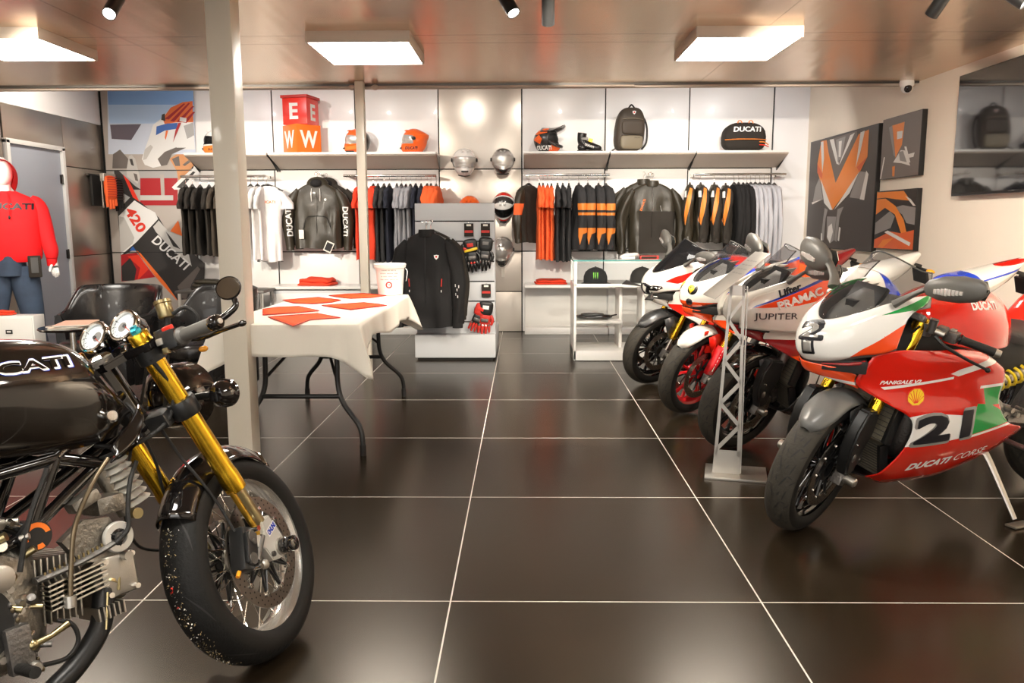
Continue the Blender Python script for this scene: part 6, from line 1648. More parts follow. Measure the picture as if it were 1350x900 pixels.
def num_deco(b, bv):   # the number 21 laid over the nose, reading upwards
    for (s_, y0, z0, w_, h_) in (('2',.018,.862,.066,.050),('1',.026,.803,.030,.040)):
        write(b, s_, (.3,y0,z0), (0,1,.18), (0,-.18,1), w_*1.35, h_*1.3, 'ink', bold=.10, bvh=bv, lift=.0015); write(b, s_, (.3,y0,z0), (0,1,.18), (0,-.18,1), w_, h_, 'silver_gloss', bold=.02, bvh=bv, lift=.003)
def pan_side(d, bv):
    # white band with 21
    L = dict(bvh=bv)
    write(d, '21', (-.425,.5,.490), (-1,0,.05), (.12,0,1), .295, .125, 'silver_gloss', bold=.10, lift=.0012, **L)
    write(d, '21', (-.425,.5,.490), (-1,0,.05), (.12,0,1), .275, .108, 'ink', bold=.075, lift=.0026, **L)
    write(d, 'DUCATI', (-.42,.5,.322), (-1,0,.08), (0,0,1), .215, .034, 'paint_white', bold=.06, shear=.3, lift=.002, **L)
    write(d, 'CORSE', (-.635,.5,.345), (-1,0,.10), (0,0,1), .18, .034, 'paint_white', bold=.0, shear=.3, lift=.002, **L)
    write(d, 'PANIGALE V2', (-.19,.5,.684), (-1,0,.03), (0,0,1), .165, .015, 'paint_white', bold=.03, shear=.3, lift=.002, **L)
    # scallop shell
    P = []
    for k in range(13):
        a = pi*(-.12+1.24*k/12); P.append((cos(a)*.036, sin(a)*.036*(1.0+.05*(k%2))))
    P += [(-.014,-.028),(.014,-.028)]
    poly_decal(d, [(p[0]*1.13, p[1]*1.13) for p in P], (-.262,.5,.620), (-1,0,0), (0,0,1), 'decal_red', bv, lift=.0014, cut=.012); poly_decal(d, P, (-.262,.5,.620), (-1,0,0), (0,0,1), 'yellow', bv, lift=.0026, cut=.012)
    for k in range(7): a = pi*(.06+.88*k/6); poly_decal(d, [(-.0022*sin(a)+cos(a)*.006,-.02+.0022*cos(a)),(cos(a)*.034-.001*sin(a),sin(a)*.034-.002),(cos(a)*.034+.001*sin(a),sin(a)*.034+.002),(.0022*sin(a)+cos(a)*.006,-.02)], (-.262,.5,.620), (-1,0,0), (0,0,1), 'decal_red', bv, lift=.0036, cut=.012)
def pan_wheel(b, c, wr):
    for k, a in enumerate((2.2, 2.9, 3.7, .4, 1.2, 5.0, 5.8)):
        b.grid([[c+V((cos(a+t)*r, wr*.45, sin(a+t)*r)) for t in (0,.10,.20)] for r in (.165,.205)], 'silver_gloss')
superbike(dict(pose=(1.159,3.22,201.7,8.0,23.7), label='red, white and green racing motorcycle numbered 21, nearest of the row on the right',
    nose='white_gloss', side='red_gloss', tank='red_gloss', tank_word='paint_white', tail='red_gloss', fender='fender_grey', beak='orange_red', wdeco=pan_wheel, grooves=16, guard='black_satin',
    nose_paint=[([(-.50,1.1),(-.145,.958),(.0,.815),(.03,.795),(.03,.78),(-.50,.78)],'orange_red'), ([(-.062,.945),(-.30,1.03),(-.34,.99),(-.125,.955)],'green_gloss'), ([(-.20,.79),(-.075,.87),(-.10,.70),(-.20,.70)],'orange_red'), ([(-.075,.70),(-.2,.70),(-.2,1.1),(-.13,1.1)],'orange_red',(1,2)), ([(-.128,.95),(-.2,.95),(-.2,1.1),(-.145,1.1)],'green_gloss',(1,2))],
    nose_deco=lambda b, bv: (num_deco(b, bv)),
    side_paint=[([(-.17,.577),(-.30,.560),(-.40,.565),(-.60,.592),(-.615,.575),(-.57,.437),(-.23,.412)],'white_gloss'), ([(-.58,.575),(-.66,.565),(-.80,.50),(-.83,.475),(-.565,.440)],'green_gloss'),
        ([(-.115,.662),(-.42,.700),(-.42,.690),(-.13,.652)],'white_gloss'), ([(-.40,.712),(-.44,.730),(-.60,.772),(-.655,.755),(-.44,.700)],'white_gloss'), ([(-.57,.652),(-.72,.655),(-.72,.643),(-.57,.640)],'white_gloss'), ([(-.59,.64),(-.74,.643),(-.735,.56),(-.63,.56)],'green_gloss'), ([(-.56,.437),(-.84,.472),(-.845,.462),(-.56,.427)],'white_gloss')],
    beak_paint=[([(.2,.700),(-.1,.668),(-.1,.655),(.2,.690)],'white_gloss')],
    side_deco=pan_side))
# third bike: lettered white, red and blue
def jup_side(d, bv):
    L = dict(bvh=bv)
    write(d, 'JUPITER', (-.16,.5,.742), (-1,0,.06), (0,0,1), .30, .050, 'ink', bold=.0, lift=.002, **L)
    write(d, 'PRAMAC', (-.235,.5,.812) if False else (-.30,.5,.762), (-1,0,.18), (0,0,1), .01, .001, 'pearl', lift=.0, **L)
def jup_extra(root, S):
    # tall upper side panel carrying the sponsor names
    net = [[(.12,.125,.74),(-.02,.185,.735),(-.20,.225,.73),(-.38,.24,.73)],[(.13,.135,.80),(-.02,.195,.81),(-.20,.228,.82),(-.38,.235,.83)],[(.10,.14,.865),(-.03,.190,.89),(-.20,.215,.92),(-.38,.215,.94)],[(.06,.14,.91),(-.05,.175,.955),(-.20,.195,1.01),(-.36,.19,1.05)]]
    for sy in (1, -1):
        b = MB('pearl'); b.patch(net, 6, 6)
        paint(b, [(.07,.852),(-.38,1.045),(-.38,.93),(-.15,.875)], 'orange_red'); paint(b, [(.08,.850),(-.38,1.043),(-.38,1.062),(.06,.866)], 'blue_gloss')
        if sy < 0:
            for v in b.bm.verts: v.co.y = -v.co.y
        else:
            bv = bvh_of(b)
            write(b, 'PRAMAC', (-.155,.5,.910), (-1,0,.36), (-.1,0,1), .24, .040, 'paint_white', bold=.05, bvh=bv, lift=.002)
            write(b, 'Lifter', (-.10,.5,.951), (-1,0,.42), (-.1,0,1), .12, .034, 'ink', bold=.05, shear=.2, bvh=bv, lift=.002)
            write(b, 'JUPITER', (-.04,.5,.812), (-1,0,.05), (0,0,1), .21, .042, 'steel_dark', bold=.0, bvh=bv, lift=.002)
        b.build('upper_side_panel', root, solid=.003, ang=60)
superbike(dict(pose=(1.188,4.413,192.0,8.2,23.0), label='white, red and blue racing motorcycle lettered JUPITER',
    fork='castdark', guard='black_satin', nose='pearl', side='pearl', tank='pearl', tail='pearl', fender='black_gloss', beak='dark_red', slot_lens=False, rim='black_gloss',
    tank_paint=[([(-.70,1.1),(-.90,1.1),(-.90,.7),(-.66,.7)],'blue_gloss')], tail_paint=[([(-1.10,.70),(-1.10,1.1),(-1.30,1.1),(-1.26,.70)],'blue_gloss'), ([(-1.30,.965),(-1.65,1.035),(-1.65,1.02),(-1.28,.955)],'blue_gloss'), ([(-1.40,1.02),(-1.66,1.10),(-1.7,1.06),(-1.3,1.0)],'red_gloss'), ([(-1.42,.93),(-1.62,1.01),(-1.60,.90),(-1.40,.84)],'orange_red')],
    side_paint=[([(.0,.685),(-.42,.69),(-.70,.70),(-.70,.61),(-.14,.585)],'dark_red'), ([(-.10,.635),(-.30,.60),(-.72,.62),(-.72,.55),(-.26,.51),(-.14,.57)],'orange_red'), ([(-.42,.60),(-.72,.62),(-.72,.565),(-.45,.575)],'blue_gloss'), ([(-.15,.35),(-1,.35),(-1,.1),(-.15,.1)],'carbon')],
    extra=jup_extra))
# second bike: white nose with round badge, red wheels
def aw_nose(b, bv):
    for sy in (1, -1):
        n = V((.78, .62*sy, 0)); u = V((-.62, .78*sy, 0))*sy; K = dict(bvh=bv)
        disc_decal(b, V((.10,.055*sy,.868))+n*.2, u, (0,0,1), .034, 'ink', bv, lift=.0015); disc_decal(b, V((.105,.05*sy,.866))+n*.2, u, (0,0,1), .024, 'yellow', bv, lift=.003, pts=[(-.7,.8),(0,1),(.7,.8),(.8,0),(0,-1.1),(-.8,0)]); write(b, 'III', V((.105,.05*sy,.868))+n*.2, u, (0,0,1), .020, .022, 'ink', bold=.03, bvh=bv, lift=.0042)
        disc_decal(b, V((.125,.062*sy,.785))+n*.2, u, (0,0,1), .022, 'ink', bv, lift=.0015)
def aw_side(d, bv):
    write(d, 'airwaves', (-.27,.5,.735), (-1,0,.22), (0,0,1), .36, .065, 'decal_teal', bold=.05, bvh=bv, lift=.002)
def aw_extra(root, S):
    net = [[(-.10,.175,.80),(-.22,.20,.80),(-.38,.215,.80)],[(-.16,.172,.86),(-.28,.19,.88),(-.42,.19,.90)],[(-.22,.17,.94),(-.32,.175,.96),(-.44,.17,.985)]]
    for sy in (1, -1):
        b = MB('blue_gloss'); b.patch(net, 6, 6); paint(b, [(-.1,.80),(-.5,.86),(-.5,.79),(-.1,.77)], 'orange_red')
        if sy < 0:
            for v in b.bm.verts: v.co.y = -v.co.y
        else: write(b, 'AIR', (-.33,.5,.92), (-1,0,.3), (0,0,1), .10, .035, 'paint_white', bold=.05, bvh=bvh_of(b), lift=.002)
        b.build('upper_side_panel', root, solid=.003, ang=60)
superbike(dict(pose=(1.098,5.264,197.3,9.3,21.3), label='white and red motorcycle with red wheel rims and a round badge on its nose',
    nose='pearl', side='pearl', tank='orange_red', tail='pearl', fender='pearl', beak='orange_red', rim='wheel_red', guard='wheel_red', fender_badge=1, slot_lens=False, mirrors=False,
    fender_paint=[([(-.04,.8),(-.5,.8),(-.5,.2),(-.10,.2)],'red_gloss')], fender_side='red_gloss',
    nose_paint=[([(-.02,.93),(-.30,1.06),(-.30,.99),(-.06,.915)],'blue_gloss'), ([(.3,.775),(-.2,.81),(-.2,.7),(.3,.7)],'orange_red')], nose_deco=aw_nose,
    side_paint=[([(.0,.68),(-.72,.68),(-.72,.62),(-.10,.60)],'orange_red'), ([(-.15,.45),(-1,.45),(-1,.1),(-.15,.1)],'red_gloss')], side_deco=aw_side, extra=aw_extra))
# fourth bike, farthest
def a_nose(b, bv):
    write(b, '7', (.3,.055,.862), (0,1,0), (-.5,0,1), .045, .075, 'ink', bold=.08, bvh=bv, lift=.002); write(b, '1', (.3,-.005,.845), (0,1,0), (-.5,0,1), .03, .07, 'ink', bold=.08, bvh=bv, lift=.002)
def a_face(b, bv):
    a_nose(b, bv)
    for sy in (1, -1):
        n = V((.66, .75*sy, 0)); u = V((-.75, .66*sy, 0))*sy; m_ = sy
        P = [(-1.1*m_,.1),(-.3*m_,.42),(1.0*m_,.50),(1.25*m_,.22),(.4*m_,-.30),(-.6*m_,-.38)]
        disc_decal(b, V((.085,.090*sy,.800))+n*.2, u, (0,0,1), .052, 'black_gloss', bv, lift=.0015, pts=P)
        for k, (a, r) in enumerate(((-.018,.011),(.012,.012),(.038,.008))): disc_decal(b, V((.085,.090*sy,.801))+n*.2+u*a*m_, u, (0,0,1), r, 'lens', bv, lift=.003, n=14)
        disc_decal(b, V((.065,.105*sy,.762))+n*.2, u, (0,0,1), .034, 'black_matt', bv, lift=.0015, pts=[(-1.2*m_,.25),(1.2*m_,.35),(1.0*m_,-.15),(-.9*m_,-.25)])
superbike(dict(pose=(1.004,6.265,194.1,9.9,20.3), label='white and red motorcycle with smoked screen and headlight, farthest of the row',
    nose='pearl', side='red_gloss', tank='red_gloss', tail='dark_red', fender='carbon', fender_side='carbon', beak='pearl', headlight=False, screen='glass_smoke', slot_lens=False,
    nose_paint=[([(.03,.86),(-.04,.90),(-.30,.985),(-.30,.93),(-.06,.85)],'red_gloss')], nose_deco=a_face,
    side_paint=[([(.0,.685),(-.30,.69),(-.30,.79),(.0,.79)],'pearl'), ([(-.14,.60),(-.30,.60),(-.28,.45),(-.2,.45)],'pearl')]))
# ---------- black café racer in the left foreground
mat('cast_dark2', (.24,.22,.19), .4, metal=.9, bump=.35, bscale=90)
mat('brass', (.36,.30,.16), .3, metal=1.0)
mat('gauge_face', (.80,.80,.78), .35, emis=(.8,.85,.9), estr=.25)
mat('oil_pipe', (.16,.125,.08), .35, metal=.8)
mat('anod_blue', (.05,.45,.60), .25, metal=.8)
mat('debris', (.30,.22,.10), .8, var=.6, vscale=60)
mat('tank_black', (.007,.005,.004), .10, coat=1.0)
mat('tyre_black', (.008,.0075,.007), .62, spec=.3, bump=.25, bscale=70, var=.4, vscale=10)
mat('polished', (.70,.68,.63), .14, metal=1.0)
def cafe():
    root = empty('motorcycle', (-.763, 2.199, 0), rot=(-RAD(11.1), 0, RAD(55.9)))
    tag(root, 'black cafe racer motorcycle with gold forks and spoked wheels in the left foreground', 'motorcycle')
    S = steer_m(RAD(23.1)); I = Matrix.Identity(4); rnd = random.Random(4)
    def wheel_s(name, c, S, ro, w, front):
        h = empty(name); h.parent = root; c = V(c)
        b, TP, gr = tyre_mb(c, ro, w, rim=.219, grooves=0, tread='tyre_black')
        for k in range(9):
            a = 2*pi*k/9
            for sg in (-1, 1):
                gr(a+(.1 if sg > 0 else .4), sg*.20, a+.34+(.1 if sg > 0 else .4), sg*.78, .004, bend=sg*.10)
        # rubber crumbs and confetti stuck to the tread
        if front:
            for k in range(300):
                a = pi+rnd.uniform(-.55, 1.0); s = rnd.gauss(.05, .16); p = TP(a, s); r = rnd.uniform(.0012,.0040); 
                m = rnd.choice(['debris','debris','debris','castdark','paper','brass']) if k > 8 else 'decal_red'
                if k <= 8: a = pi+rnd.choice([-.02,.13])+rnd.uniform(-.02,.02); s = rnd.uniform(.12,.2); p = TP(a, s); r = .004
                q = [b.bm.verts.new(p+V((rnd.uniform(-1,1),rnd.uniform(-1,1),rnd.uniform(-1,1)))*r) for _ in range(4)]
                for tri in ((0,1,2),(0,2,3),(0,3,1),(1,3,2)): b.face([q[i] for i in tri], m, False)
        b.xf(S); b.build('tyre', h, ang=50)
        b = MB('rim_silver'); wr = w*.80
        b.lathe([(.219,-wr),(.231,-wr-.001),(.232,-wr+.004),(.222,-wr+.010),(.214,-wr+.024),(.205,-wr+.034),(.202,0),(.205,wr-.034),(.214,wr-.024),(.222,wr-.010),(.232,wr-.004),(.231,wr+.001),(.219,wr)], c, (0,1,0), 90, 'rim_silver', ux=(1,0,0))
        b.xf(S); b.build('rim', h, ang=50)
        b = MB('alu'); b.lathe([(0,-.055),(.024,-.055),(.036,-.05),(.036,-.04),(.022,-.03),(.022,.03),(.036,.04),(.036,.05),(.024,.055),(0,.055)], c, (0,1,0), 28, 'alu'); b.xf(S); b.build('hub', h)
        b = MB('chrome')
        for k in range(36):
            a = 2*pi*k/36; sd = 1 if k % 2 else -1; da = .50 if (k//2) % 2 else -.50
            p0 = c+V((cos(a+da)*.033, sd*.044, sin(a+da)*.033)); p1 = c+V((cos(a)*.206, sd*.006, sin(a)*.206)); b.cyl(p0, p1, .0017, 'chrome', n=6); b.cyl(p1+(p0-p1)*.07, p1, .0032, 'chrome', n=6)
        b.xf(S); b.build('spokes', h)
        for sy in ((-1, 1) if front else (-1,)):
            b = MB('disc_steel'); y = sy*.064; R1, R0 = (.160,.122) if front else (.12,.09)
            b.lathe([(R0,y-.0025),(R1,y-.0025),(R1,y+.0025),(R0,y+.0025),(R0,y-.0025)], c, (0,1,0), 72, 'disc_steel', ux=(1,0,0))
            for k in range(32):
                for rr, ph in ((.130,0),(.141,.4),(.152,.8)): a = 2*pi*(k+ph)/32; disc_decal(b, c+V((cos(a)*rr, y+sy*.0026, sin(a)*rr)), (1,0,0), (0,0,-sy), .0028, 'black_matt', lift=.0004, n=8)
            b.xf(S); b.build('brake_disc', h)
            b = MB('black_satin')
            for k in range(10):
                a = 2*pi*k/10
                for d_ in (-.16, .16): b.sweep([c+V((cos(a+d_*1.6)*.046,y*.95,sin(a+d_*1.6)*.046)), c+V((cos(a)*(R0-.002),y,sin(a)*(R0-.002)))], [.0055,.0050], 6, 'black_satin', flat=.7)
            b.lathe([(.036,y*.78),(.052,y*.92),(.052,y*1.0),(.036,y*1.0)], c, (0,1,0), 30, 'black_satin'); b.xf(S); b.build('disc_carrier', h)
            b = MB('chrome')
            for k in range(10): a = 2*pi*k/10; p = c+V((cos(a)*R0, y, sin(a)*R0)); b.lathe([(0,-.006),(.009,-.006),(.009,.006),(.004,.0065),(0,.0065)], p, (0,sy,0), 14, 'chrome')
            b.xf(S); b.build('disc_bobbins', h)
        return h
    wheel_s('front_wheel', (0,0,.3), S, .302, .064, True)
    wheel_s('rear_wheel', (-1.425,0,.315), I, .315, .090, False)
    for sy in (-1, 1):
        f = empty('fork_leg'); f.parent = root; B = lambda s, dy=0.0, dx=0.0: fkp(s, sy*.105)+V((dx, sy*dy, 0))
        b = MB('gold'); b.lathe([(0,.215),(.024,.215),(.029,.218),(.0295,.228),(.0295,.268),(.0275,.282),(.0265,.30),(.0265,.66),(0,.66)], fkp(0, sy*.105), AXS, 36, 'gold'); b.xf(S); b.build('upper_tube', f, ang=30)
        b = MB('brass'); b.cyl(B(.055), B(.225), .0205, 'brass', n=24); b.cyl(B(.05,.0,-.026), B(.215,.0,-.026), .009, 'gold_dark', n=12); b.xf(S); b.build('slider', f)
        b = MB('gold'); b.lathe([(0,.700),(.027,.700),(.027,.724),(.025,.728),(.012,.728),(0,.728)], fkp(0, sy*.105), AXS, 30, 'gold'); 
        for k in range(6): a = k*pi/3; 
        b.xf(S); b.build('fork_cap', f)
        b = MB('anod_blue'); b.lathe([(0,.728),(.0145,.728),(.0145,.738),(.010,.742),(.010,.748),(0,.748)], fkp(0, sy*.105), AXS, 6, 'anod_blue'); b.xf(S); b.build('preload_adjuster', f)
        b = MB('clamp_silver')   # axle clamp casting with caliper lugs
        fr_u = V((cos(RK),0,sin(RK)))
        b.prism([(-.030,-.02),(.018,-.034),(.034,-.018),(.034,.045),(.030,.095),(-.012,.10),(-.030,.07),(-.075,.105),(-.095,.10),(-.092,.075),(-.058,.040),(-.055,-.005)], fkp(0, sy*.112), fr_u, AXS, .030)
        b.cyl(fkp(0, sy*.09), fkp(0, sy*.135), .026, 'alu', n=24); 
        for u_, v_ in ((-.085,.09),(-.045,.01),(.018,-.010)): b.cyl(fkp(0,sy*.127)+fr_u*u_+AXS*v_, fkp(0,sy*.133)+fr_u*u_+AXS*v_, .008, 'castdark', n=12)
        bmesh.ops.bevel(b.bm, geom=[e for e in b.bm.edges if len(e.link_faces) == 2 and e.calc_face_angle(0) > 1.2 and e.calc_length() > .02], offset=.003, segments=2, affect='EDGES')
        if sy < 0:
            poly_decal(b, [(-.024,-.011),(.028,-.011),(.028,.011),(-.024,.011)], fkp(.062, sy*.1275)+fr_u*.004, AXS*0+fr_u, AXS, 'paint_white', lift=.0006)
            write(b, 'OHLINS', fkp(.062, sy*.1275)+fr_u*.006, fr_u, AXS, .046, .016, 'blue_gloss', bold=.06, lift=.0012)
        b.xf(S); b.build('axle_clamp', f, ang=35)
        b = MB('black_gloss'); b.lathe([(0,.135),(.020,.135),(.023,.142),(.023,.150),(.019,.152),(.021,.156),(.023,.165),(.021,.176),(.012,.180),(0,.180)], (0,0,.3), (0,sy,0), 24, 'black_gloss'); b.xf(S); b.build('axle_protector', f)
        b = MB('black_satin'); Rc = Matrix.Rotation(RAD(20),3,'Y'); cc = V((-.125, sy*.094, .335))
        b.box(cc, (.055,.050,.120), R=Rc, bev=.010); b.box(cc+Rc@V((.0,sy*.028,0)), (.045,.014,.085), R=Rc, bev=.006)
        for q in (-.030,.030): b.lathe([(0,.036),(.016,.036),(.018,.032),(.018,.025),(0,.025)], cc+Rc@V((0,0,q)), (0,sy,0), 20, 'castdark')
        for q in (-.052,.052): b.cyl(cc+Rc@V((.018,sy*.02,q)), cc+Rc@V((.018,sy*.045,q)), .008, 'chrome', n=10)
        b.cyl(cc+Rc@V((.03,0,.03)), cc+Rc@V((.075,0,.045)), .009, 'alu'); b.cyl(cc+Rc@V((.02,sy*.03,-.035)), cc+Rc@V((.05,sy*.03,.035)), .009, 'castdark'); b.ell(cc+Rc@V((.045,sy*.035,-.045)), (.014,.012,.014), 'alu')
        b.cyl(cc+Rc@V((-.02,0,-.058)), cc+Rc@V((-.03,0,-.075)), .006, 'amber', n=8); b.xf(S); b.build('brake_caliper', f)
        b = MB('black_satin'); b.tube([cc+V((-.01,0,.055)), V((-.14,sy*.075,.47)), V((-.17,sy*.06,.56)), V((-.19,sy*.04,.63)), V((-.22,sy*.03,.72))], .0042, 'black_rubber', n=8); b.xf(S); b.build('brake_hose', f)
    # lower and upper clamps
    b = MB('black_satin')
    for s_, hh in ((.497,.050),):
        for sy in (-1, 1): b.lathe([(.0265,-hh/2),(.036,-hh/2),(.038,-hh/2+.004),(.038,hh/2-.004),(.036,hh/2),(.0265,hh/2)], fkp(s_, sy*.105), AXS, 30, 'black_satin')
    b.box(fkp(.497,0)-V((cos(RK),0,sin(RK)))*.025, (.075,.17,.045), R=Matrix.Rotation(-RK,3,'Y'), bev=.012)
    for sy in (-1,1): b.cyl(fkp(.497,sy*.066)+V((cos(RK),0,sin(RK)))*.035, fkp(.497,sy*.066)-V((cos(RK),0,sin(RK)))*.035, .006, 'chrome', n=8)
    b.xf(S); b.build('lower_clamp', root)
    b = MB('black_gloss')
    pts = [(.03,-.145),(.035,.0),(.03,.145),(-.035,.142),(-.045,.07),(-.085,.035),(-.085,-.035),(-.045,-.07),(-.035,-.142)]
    b.prism(pts, fkp(.690,0), V((cos(RK),0,sin(RK))), V((0,1,0)), .022); b.lathe([(0,.0),(.026,.0),(.028,.012),(.020,.018),(0,.018)], fkp(.70,0)-V((cos(RK),0,sin(RK)))*.035, AXS, 6, 'chrome')
    bmesh.ops.bevel(b.bm, geom=[e for e in b.bm.edges if len(e.link_faces) == 2 and e.calc_face_angle(0) > 1.2], offset=.005, segments=2, affect='EDGES')
    for sy in (-1,1): b.cyl(fkp(.690,sy*.06)+V((.03,0,.0)), fkp(.690,sy*.06)+V((-.03,0,-.0)), .0065, 'chrome', n=10)
    b.xf(S); b.build('top_clamp', root, ang=35)
    # gauges
    for sy, cl in ((-1,''),(1,'')):
        h = empty('gauge'); h.parent = root; c = V((-.262, sy*.050+.0, 1.000)); ax = V((-.90,0,.44)).normalized()
        b = MB('black_gloss'); b.lathe([(0,-.055),(.030,-.055),(.040,-.035),(.041,.0)], c, ax, 32, 'black_gloss'); b.xf(S); b.build('housing', h)
        b = MB('chrome'); b.lathe([(.040,-.008),(.044,-.006),(.0455,.002),(.044,.010),(.040,.012),(.0365,.010),(.036,.002)], c, ax, 40, 'chrome'); b.xf(S); b.build('bezel', h)
        b = MB('gauge_face'); u_ = ax.cross(V((0,1,0))).normalized(); w_ = V((0,1,0))
        b.lathe([(0,.001),(.0362,.001)], c, ax, 36, 'gauge_face'); 
        for k in range(21):
            a = -.7+ (pi+1.4)*k/20; d = (w_*cos(a)-u_*sin(a)*-1); t_ = ax.cross(d)*.0005*(2 if k % 2 == 0 else 1)
            p0 = c+ax*.0016+d*(.031 if k % 2 else .028); p1 = c+ax*.0016+d*.034; b.face([b.bm.verts.new(p) for p in (p0-t_, p0+t_, p1+t_, p1-t_)], 'ink', False)
        disc_decal(b, c+ax*.0012-w_*sy*.008, w_, u_*-1 if False else ax.cross(w_), .014, 'pic_grey', lift=.0006, n=24)
        d = (w_*-.5+u_*.6).normalized(); b.cyl(c+ax*.003-d*.006, c+ax*.003+d*.026, .0011, 'decal_red', n=6); b.lathe([(0,.006),(.005,.005),(.005,.001)], c, ax, 14, 'black_satin'); b.xf(S); b.build('dial', h)
        b = MB('glass_clear'); b.lathe([(0,.0085),(.0355,.0075)], c, ax, 32, 'glass_clear'); b.xf(S); b.build('dial_glass', h)
    b = MB('black_satin'); b.box((-.225,0,.955), (.03,.16,.02), R=Matrix.Rotation(-RK,3,'Y'), bev=.005); b.tube([(-.20,-.05,.95),(-.19,-.02,.985),(-.19,.02,.985),(-.20,.05,.95)], .008)
    for k in range(5): b.cyl((-.245,-.02+.01*k,.952),(-.248,-.02+.01*k,.955),.002,('amber','decal_teal','decal_red','chrome','blue_gloss')[k],n=8)
    b.xf(S); b.build('gauge_bracket', root)
    # headlight and indicator
    b = MB('black_gloss'); b.lathe([(0,-.13),(.05,-.12),(.085,-.08),(.095,-.03),(.095,.0),(.098,.01),(.092,.014)], (-.045,0,.80), (1,0,-.05), 40, 'black_gloss'); b.xf(S); b.build('headlight_shell', root)
    b = MB('lens'); b.lathe([(0,.024),(.05,.020),(.091,.008)], (-.045,0,.80), (1,0,-.05), 36, 'lens'); b.xf(S); b.build('headlight_lens', root)
    for sy in (-1, 1):
        b = MB('black_gloss'); b.cyl((-.14,sy*.10,.775),(-.13,sy*.165,.765),.010,'black_satin'); b.lathe([(0,-.042),(.02,-.040),(.034,-.025),(.036,.0),(.040,.004),(.040,.014),(.032,.018),(.032,.024),(.018,.028),(0,.028)], (-.115,sy*.175,.762), (1,0,0), 28, 'black_gloss'); b.xf(S); b.build('indicator', root)
    # handlebars
    for sy in (-1, 1):
        h = empty('handlebar'); h.parent = root
        pA = V((-.245,sy*.115,.925)); pB = V((-.325,sy*.345,.913)); d = pB-pA; n_ = d.normalized()
        b = MB('black_satin'); b.cyl(pA, pB, .0112); b.lathe([(.0265,-.02),(.036,-.02),(.036,.02),(.0265,.02)], fkp(.665,sy*.105), AXS, 26, 'black_satin'); b.xf(S); b.build('bar', h)
        b = MB('mirror_shell'); b.sweep([pA+d*.44, pA+d*.46, pA+d*.49, pA+d*.52, pA+d*.97, pA+d*.985], [.018,.024,.024,.0175,.0175,.016], 20, 'mirror_shell'); b.xf(S); b.build('grip', h)
        b = MB('black_gloss'); b.sweep([pA+d*.985, pA+d*1.0, pA+d*1.09, pA+d*1.12], [.0165,.019,.019,.014], 20, 'black_gloss'); b.lathe([(0,.0),(.007,.0),(.007,.003),(0,.003)], pA+d*1.12, n_, 12, 'alu'); b.xf(S); b.build('bar_end', h)
        b = MB('black_satin'); b.box(pA+d*.30, (.05,.050,.052), bev=.010); b.box(pA+d*.20+V((-.012,0,.012)), (.035,.03,.04), bev=.006); b.box(pA+d*.31+V((-.012,0,.030)), (.018,.026,.012), 'decal_red', R=Matrix.Rotation(RAD(-20),3,'Y'), bev=.003); b.box(pA+d*.20+V((-.03,0,.0)), (.012,.02,.018), 'alu', bev=.003); b.box(pA+d*.24+V((-.026,0,-.026)), (.012,.018,.016), 'brass', bev=.003); b.xf(S); b.build('switchgear', h)
        b = MB('black_gloss'); b.tube([pA+d*.30+V((.05,0,.0)), pA+d*.50+V((.075,0,-.008)), pA+d*.9+V((.060,0,-.012)), pA+d*1.25+V((.05,0,-.016))], [.009,.008,.0065,.0060], n=10); b.ell(pA+d*1.26+V((.05,0,-.016)), (.010,.012,.008)); b.xf(S); b.build('lever', h)
        if sy < 0:
            b = MB('castdark'); b.cyl(pA+d*.12+V((.05,0,.012)), pA+d*.42+V((.055,0,.012)), .015, 'castdark', n=18); b.tube([pA+d*.12+V((.05,0,.012)), pA+V((.07,.03,-.02)), pA+V((.05,.05,-.10)), pA+V((.02,.06,-.18))], .005, 'black_rubber'); b.xf(S); b.build('master_cylinder', h)
            b = MB('brass'); c = V((-.222,-.150,.990)); b.lathe([(0,0),(.019,0),(.021,.003),(.021,.038),(.023,.040),(.023,.048),(.0,.048)], c, (0,0,1), 28, 'brass'); b.xf(S); b.build('fluid_reservoir', h)
            b = MB('black_rubber'); b.tube([c+V((.0,-.02,.005)), c+V((.01,-.055,.012)), c+V((.02,-.075,-.02)), c+V((.02,-.06,-.05)), pA+d*.3+V((.055,0,.02))], .0055, n=8); b.tube([c+V((0,0,0)), c+V((.0,.01,-.04))], .008); b.xf(S); b.build('reservoir_hose', h)
            b = MB('amber'); b.ell(pA+d*.62+V((.03,0,-.045)), (.012,.012,.008), 'amber'); b.xf(S); b.build('marker_lamp', h)
        # bar end mirror
        m = empty('bar_end_mirror'); m.parent = root
        e = pA+d*1.04
        b = MB('black_gloss'); b.tube([e, e+V((.015,sy*.030,.012)), e+V((.030,sy*.050,.028)), e+V((.032,sy*.050,.050))], [.0095,.0085,.008,.007], n=10); b.xf(S); b.build('mirror_stem', m)
        b = MB('black_gloss'); mc = e+V((.030,sy*.045,.075)); ma = V((-.80,-sy*-.30,.25)).normalized()
        b.lathe([(0,-.020),(.018,-.018),(.028,-.010),(.032,.0),(.031,.004),(.029,.004)], mc, ma, 36, 'black_gloss'); b.xf(S); b.build('mirror_back', m)
        b = MB('mirror_glass'); b.lathe([(0,.003),(.0295,.003)], mc, ma, 36, 'mirror_glass'); b.xf(S); b.build('mirror_glass', m)
    # front fender
    b = MB('black_gloss'); rows = []
    for i in range(19):
        a = RAD(58+88*i/18); r = .334; wv = .074*(.80+.20*sin(pi*min(1, i/14)))
        row = []
        for j in range(15):
            s = -1+2*j/14; rr = r-.055*abs(s)**2.4
            row.append(V((cos(a)*rr, wv*s*(1.02), .3+sin(a)*rr)))
        rows.append(row)
    b.grid(rows, 'black_gloss'); b.xf(S); b.build('front_fender', root, solid=.0025, ang=60)
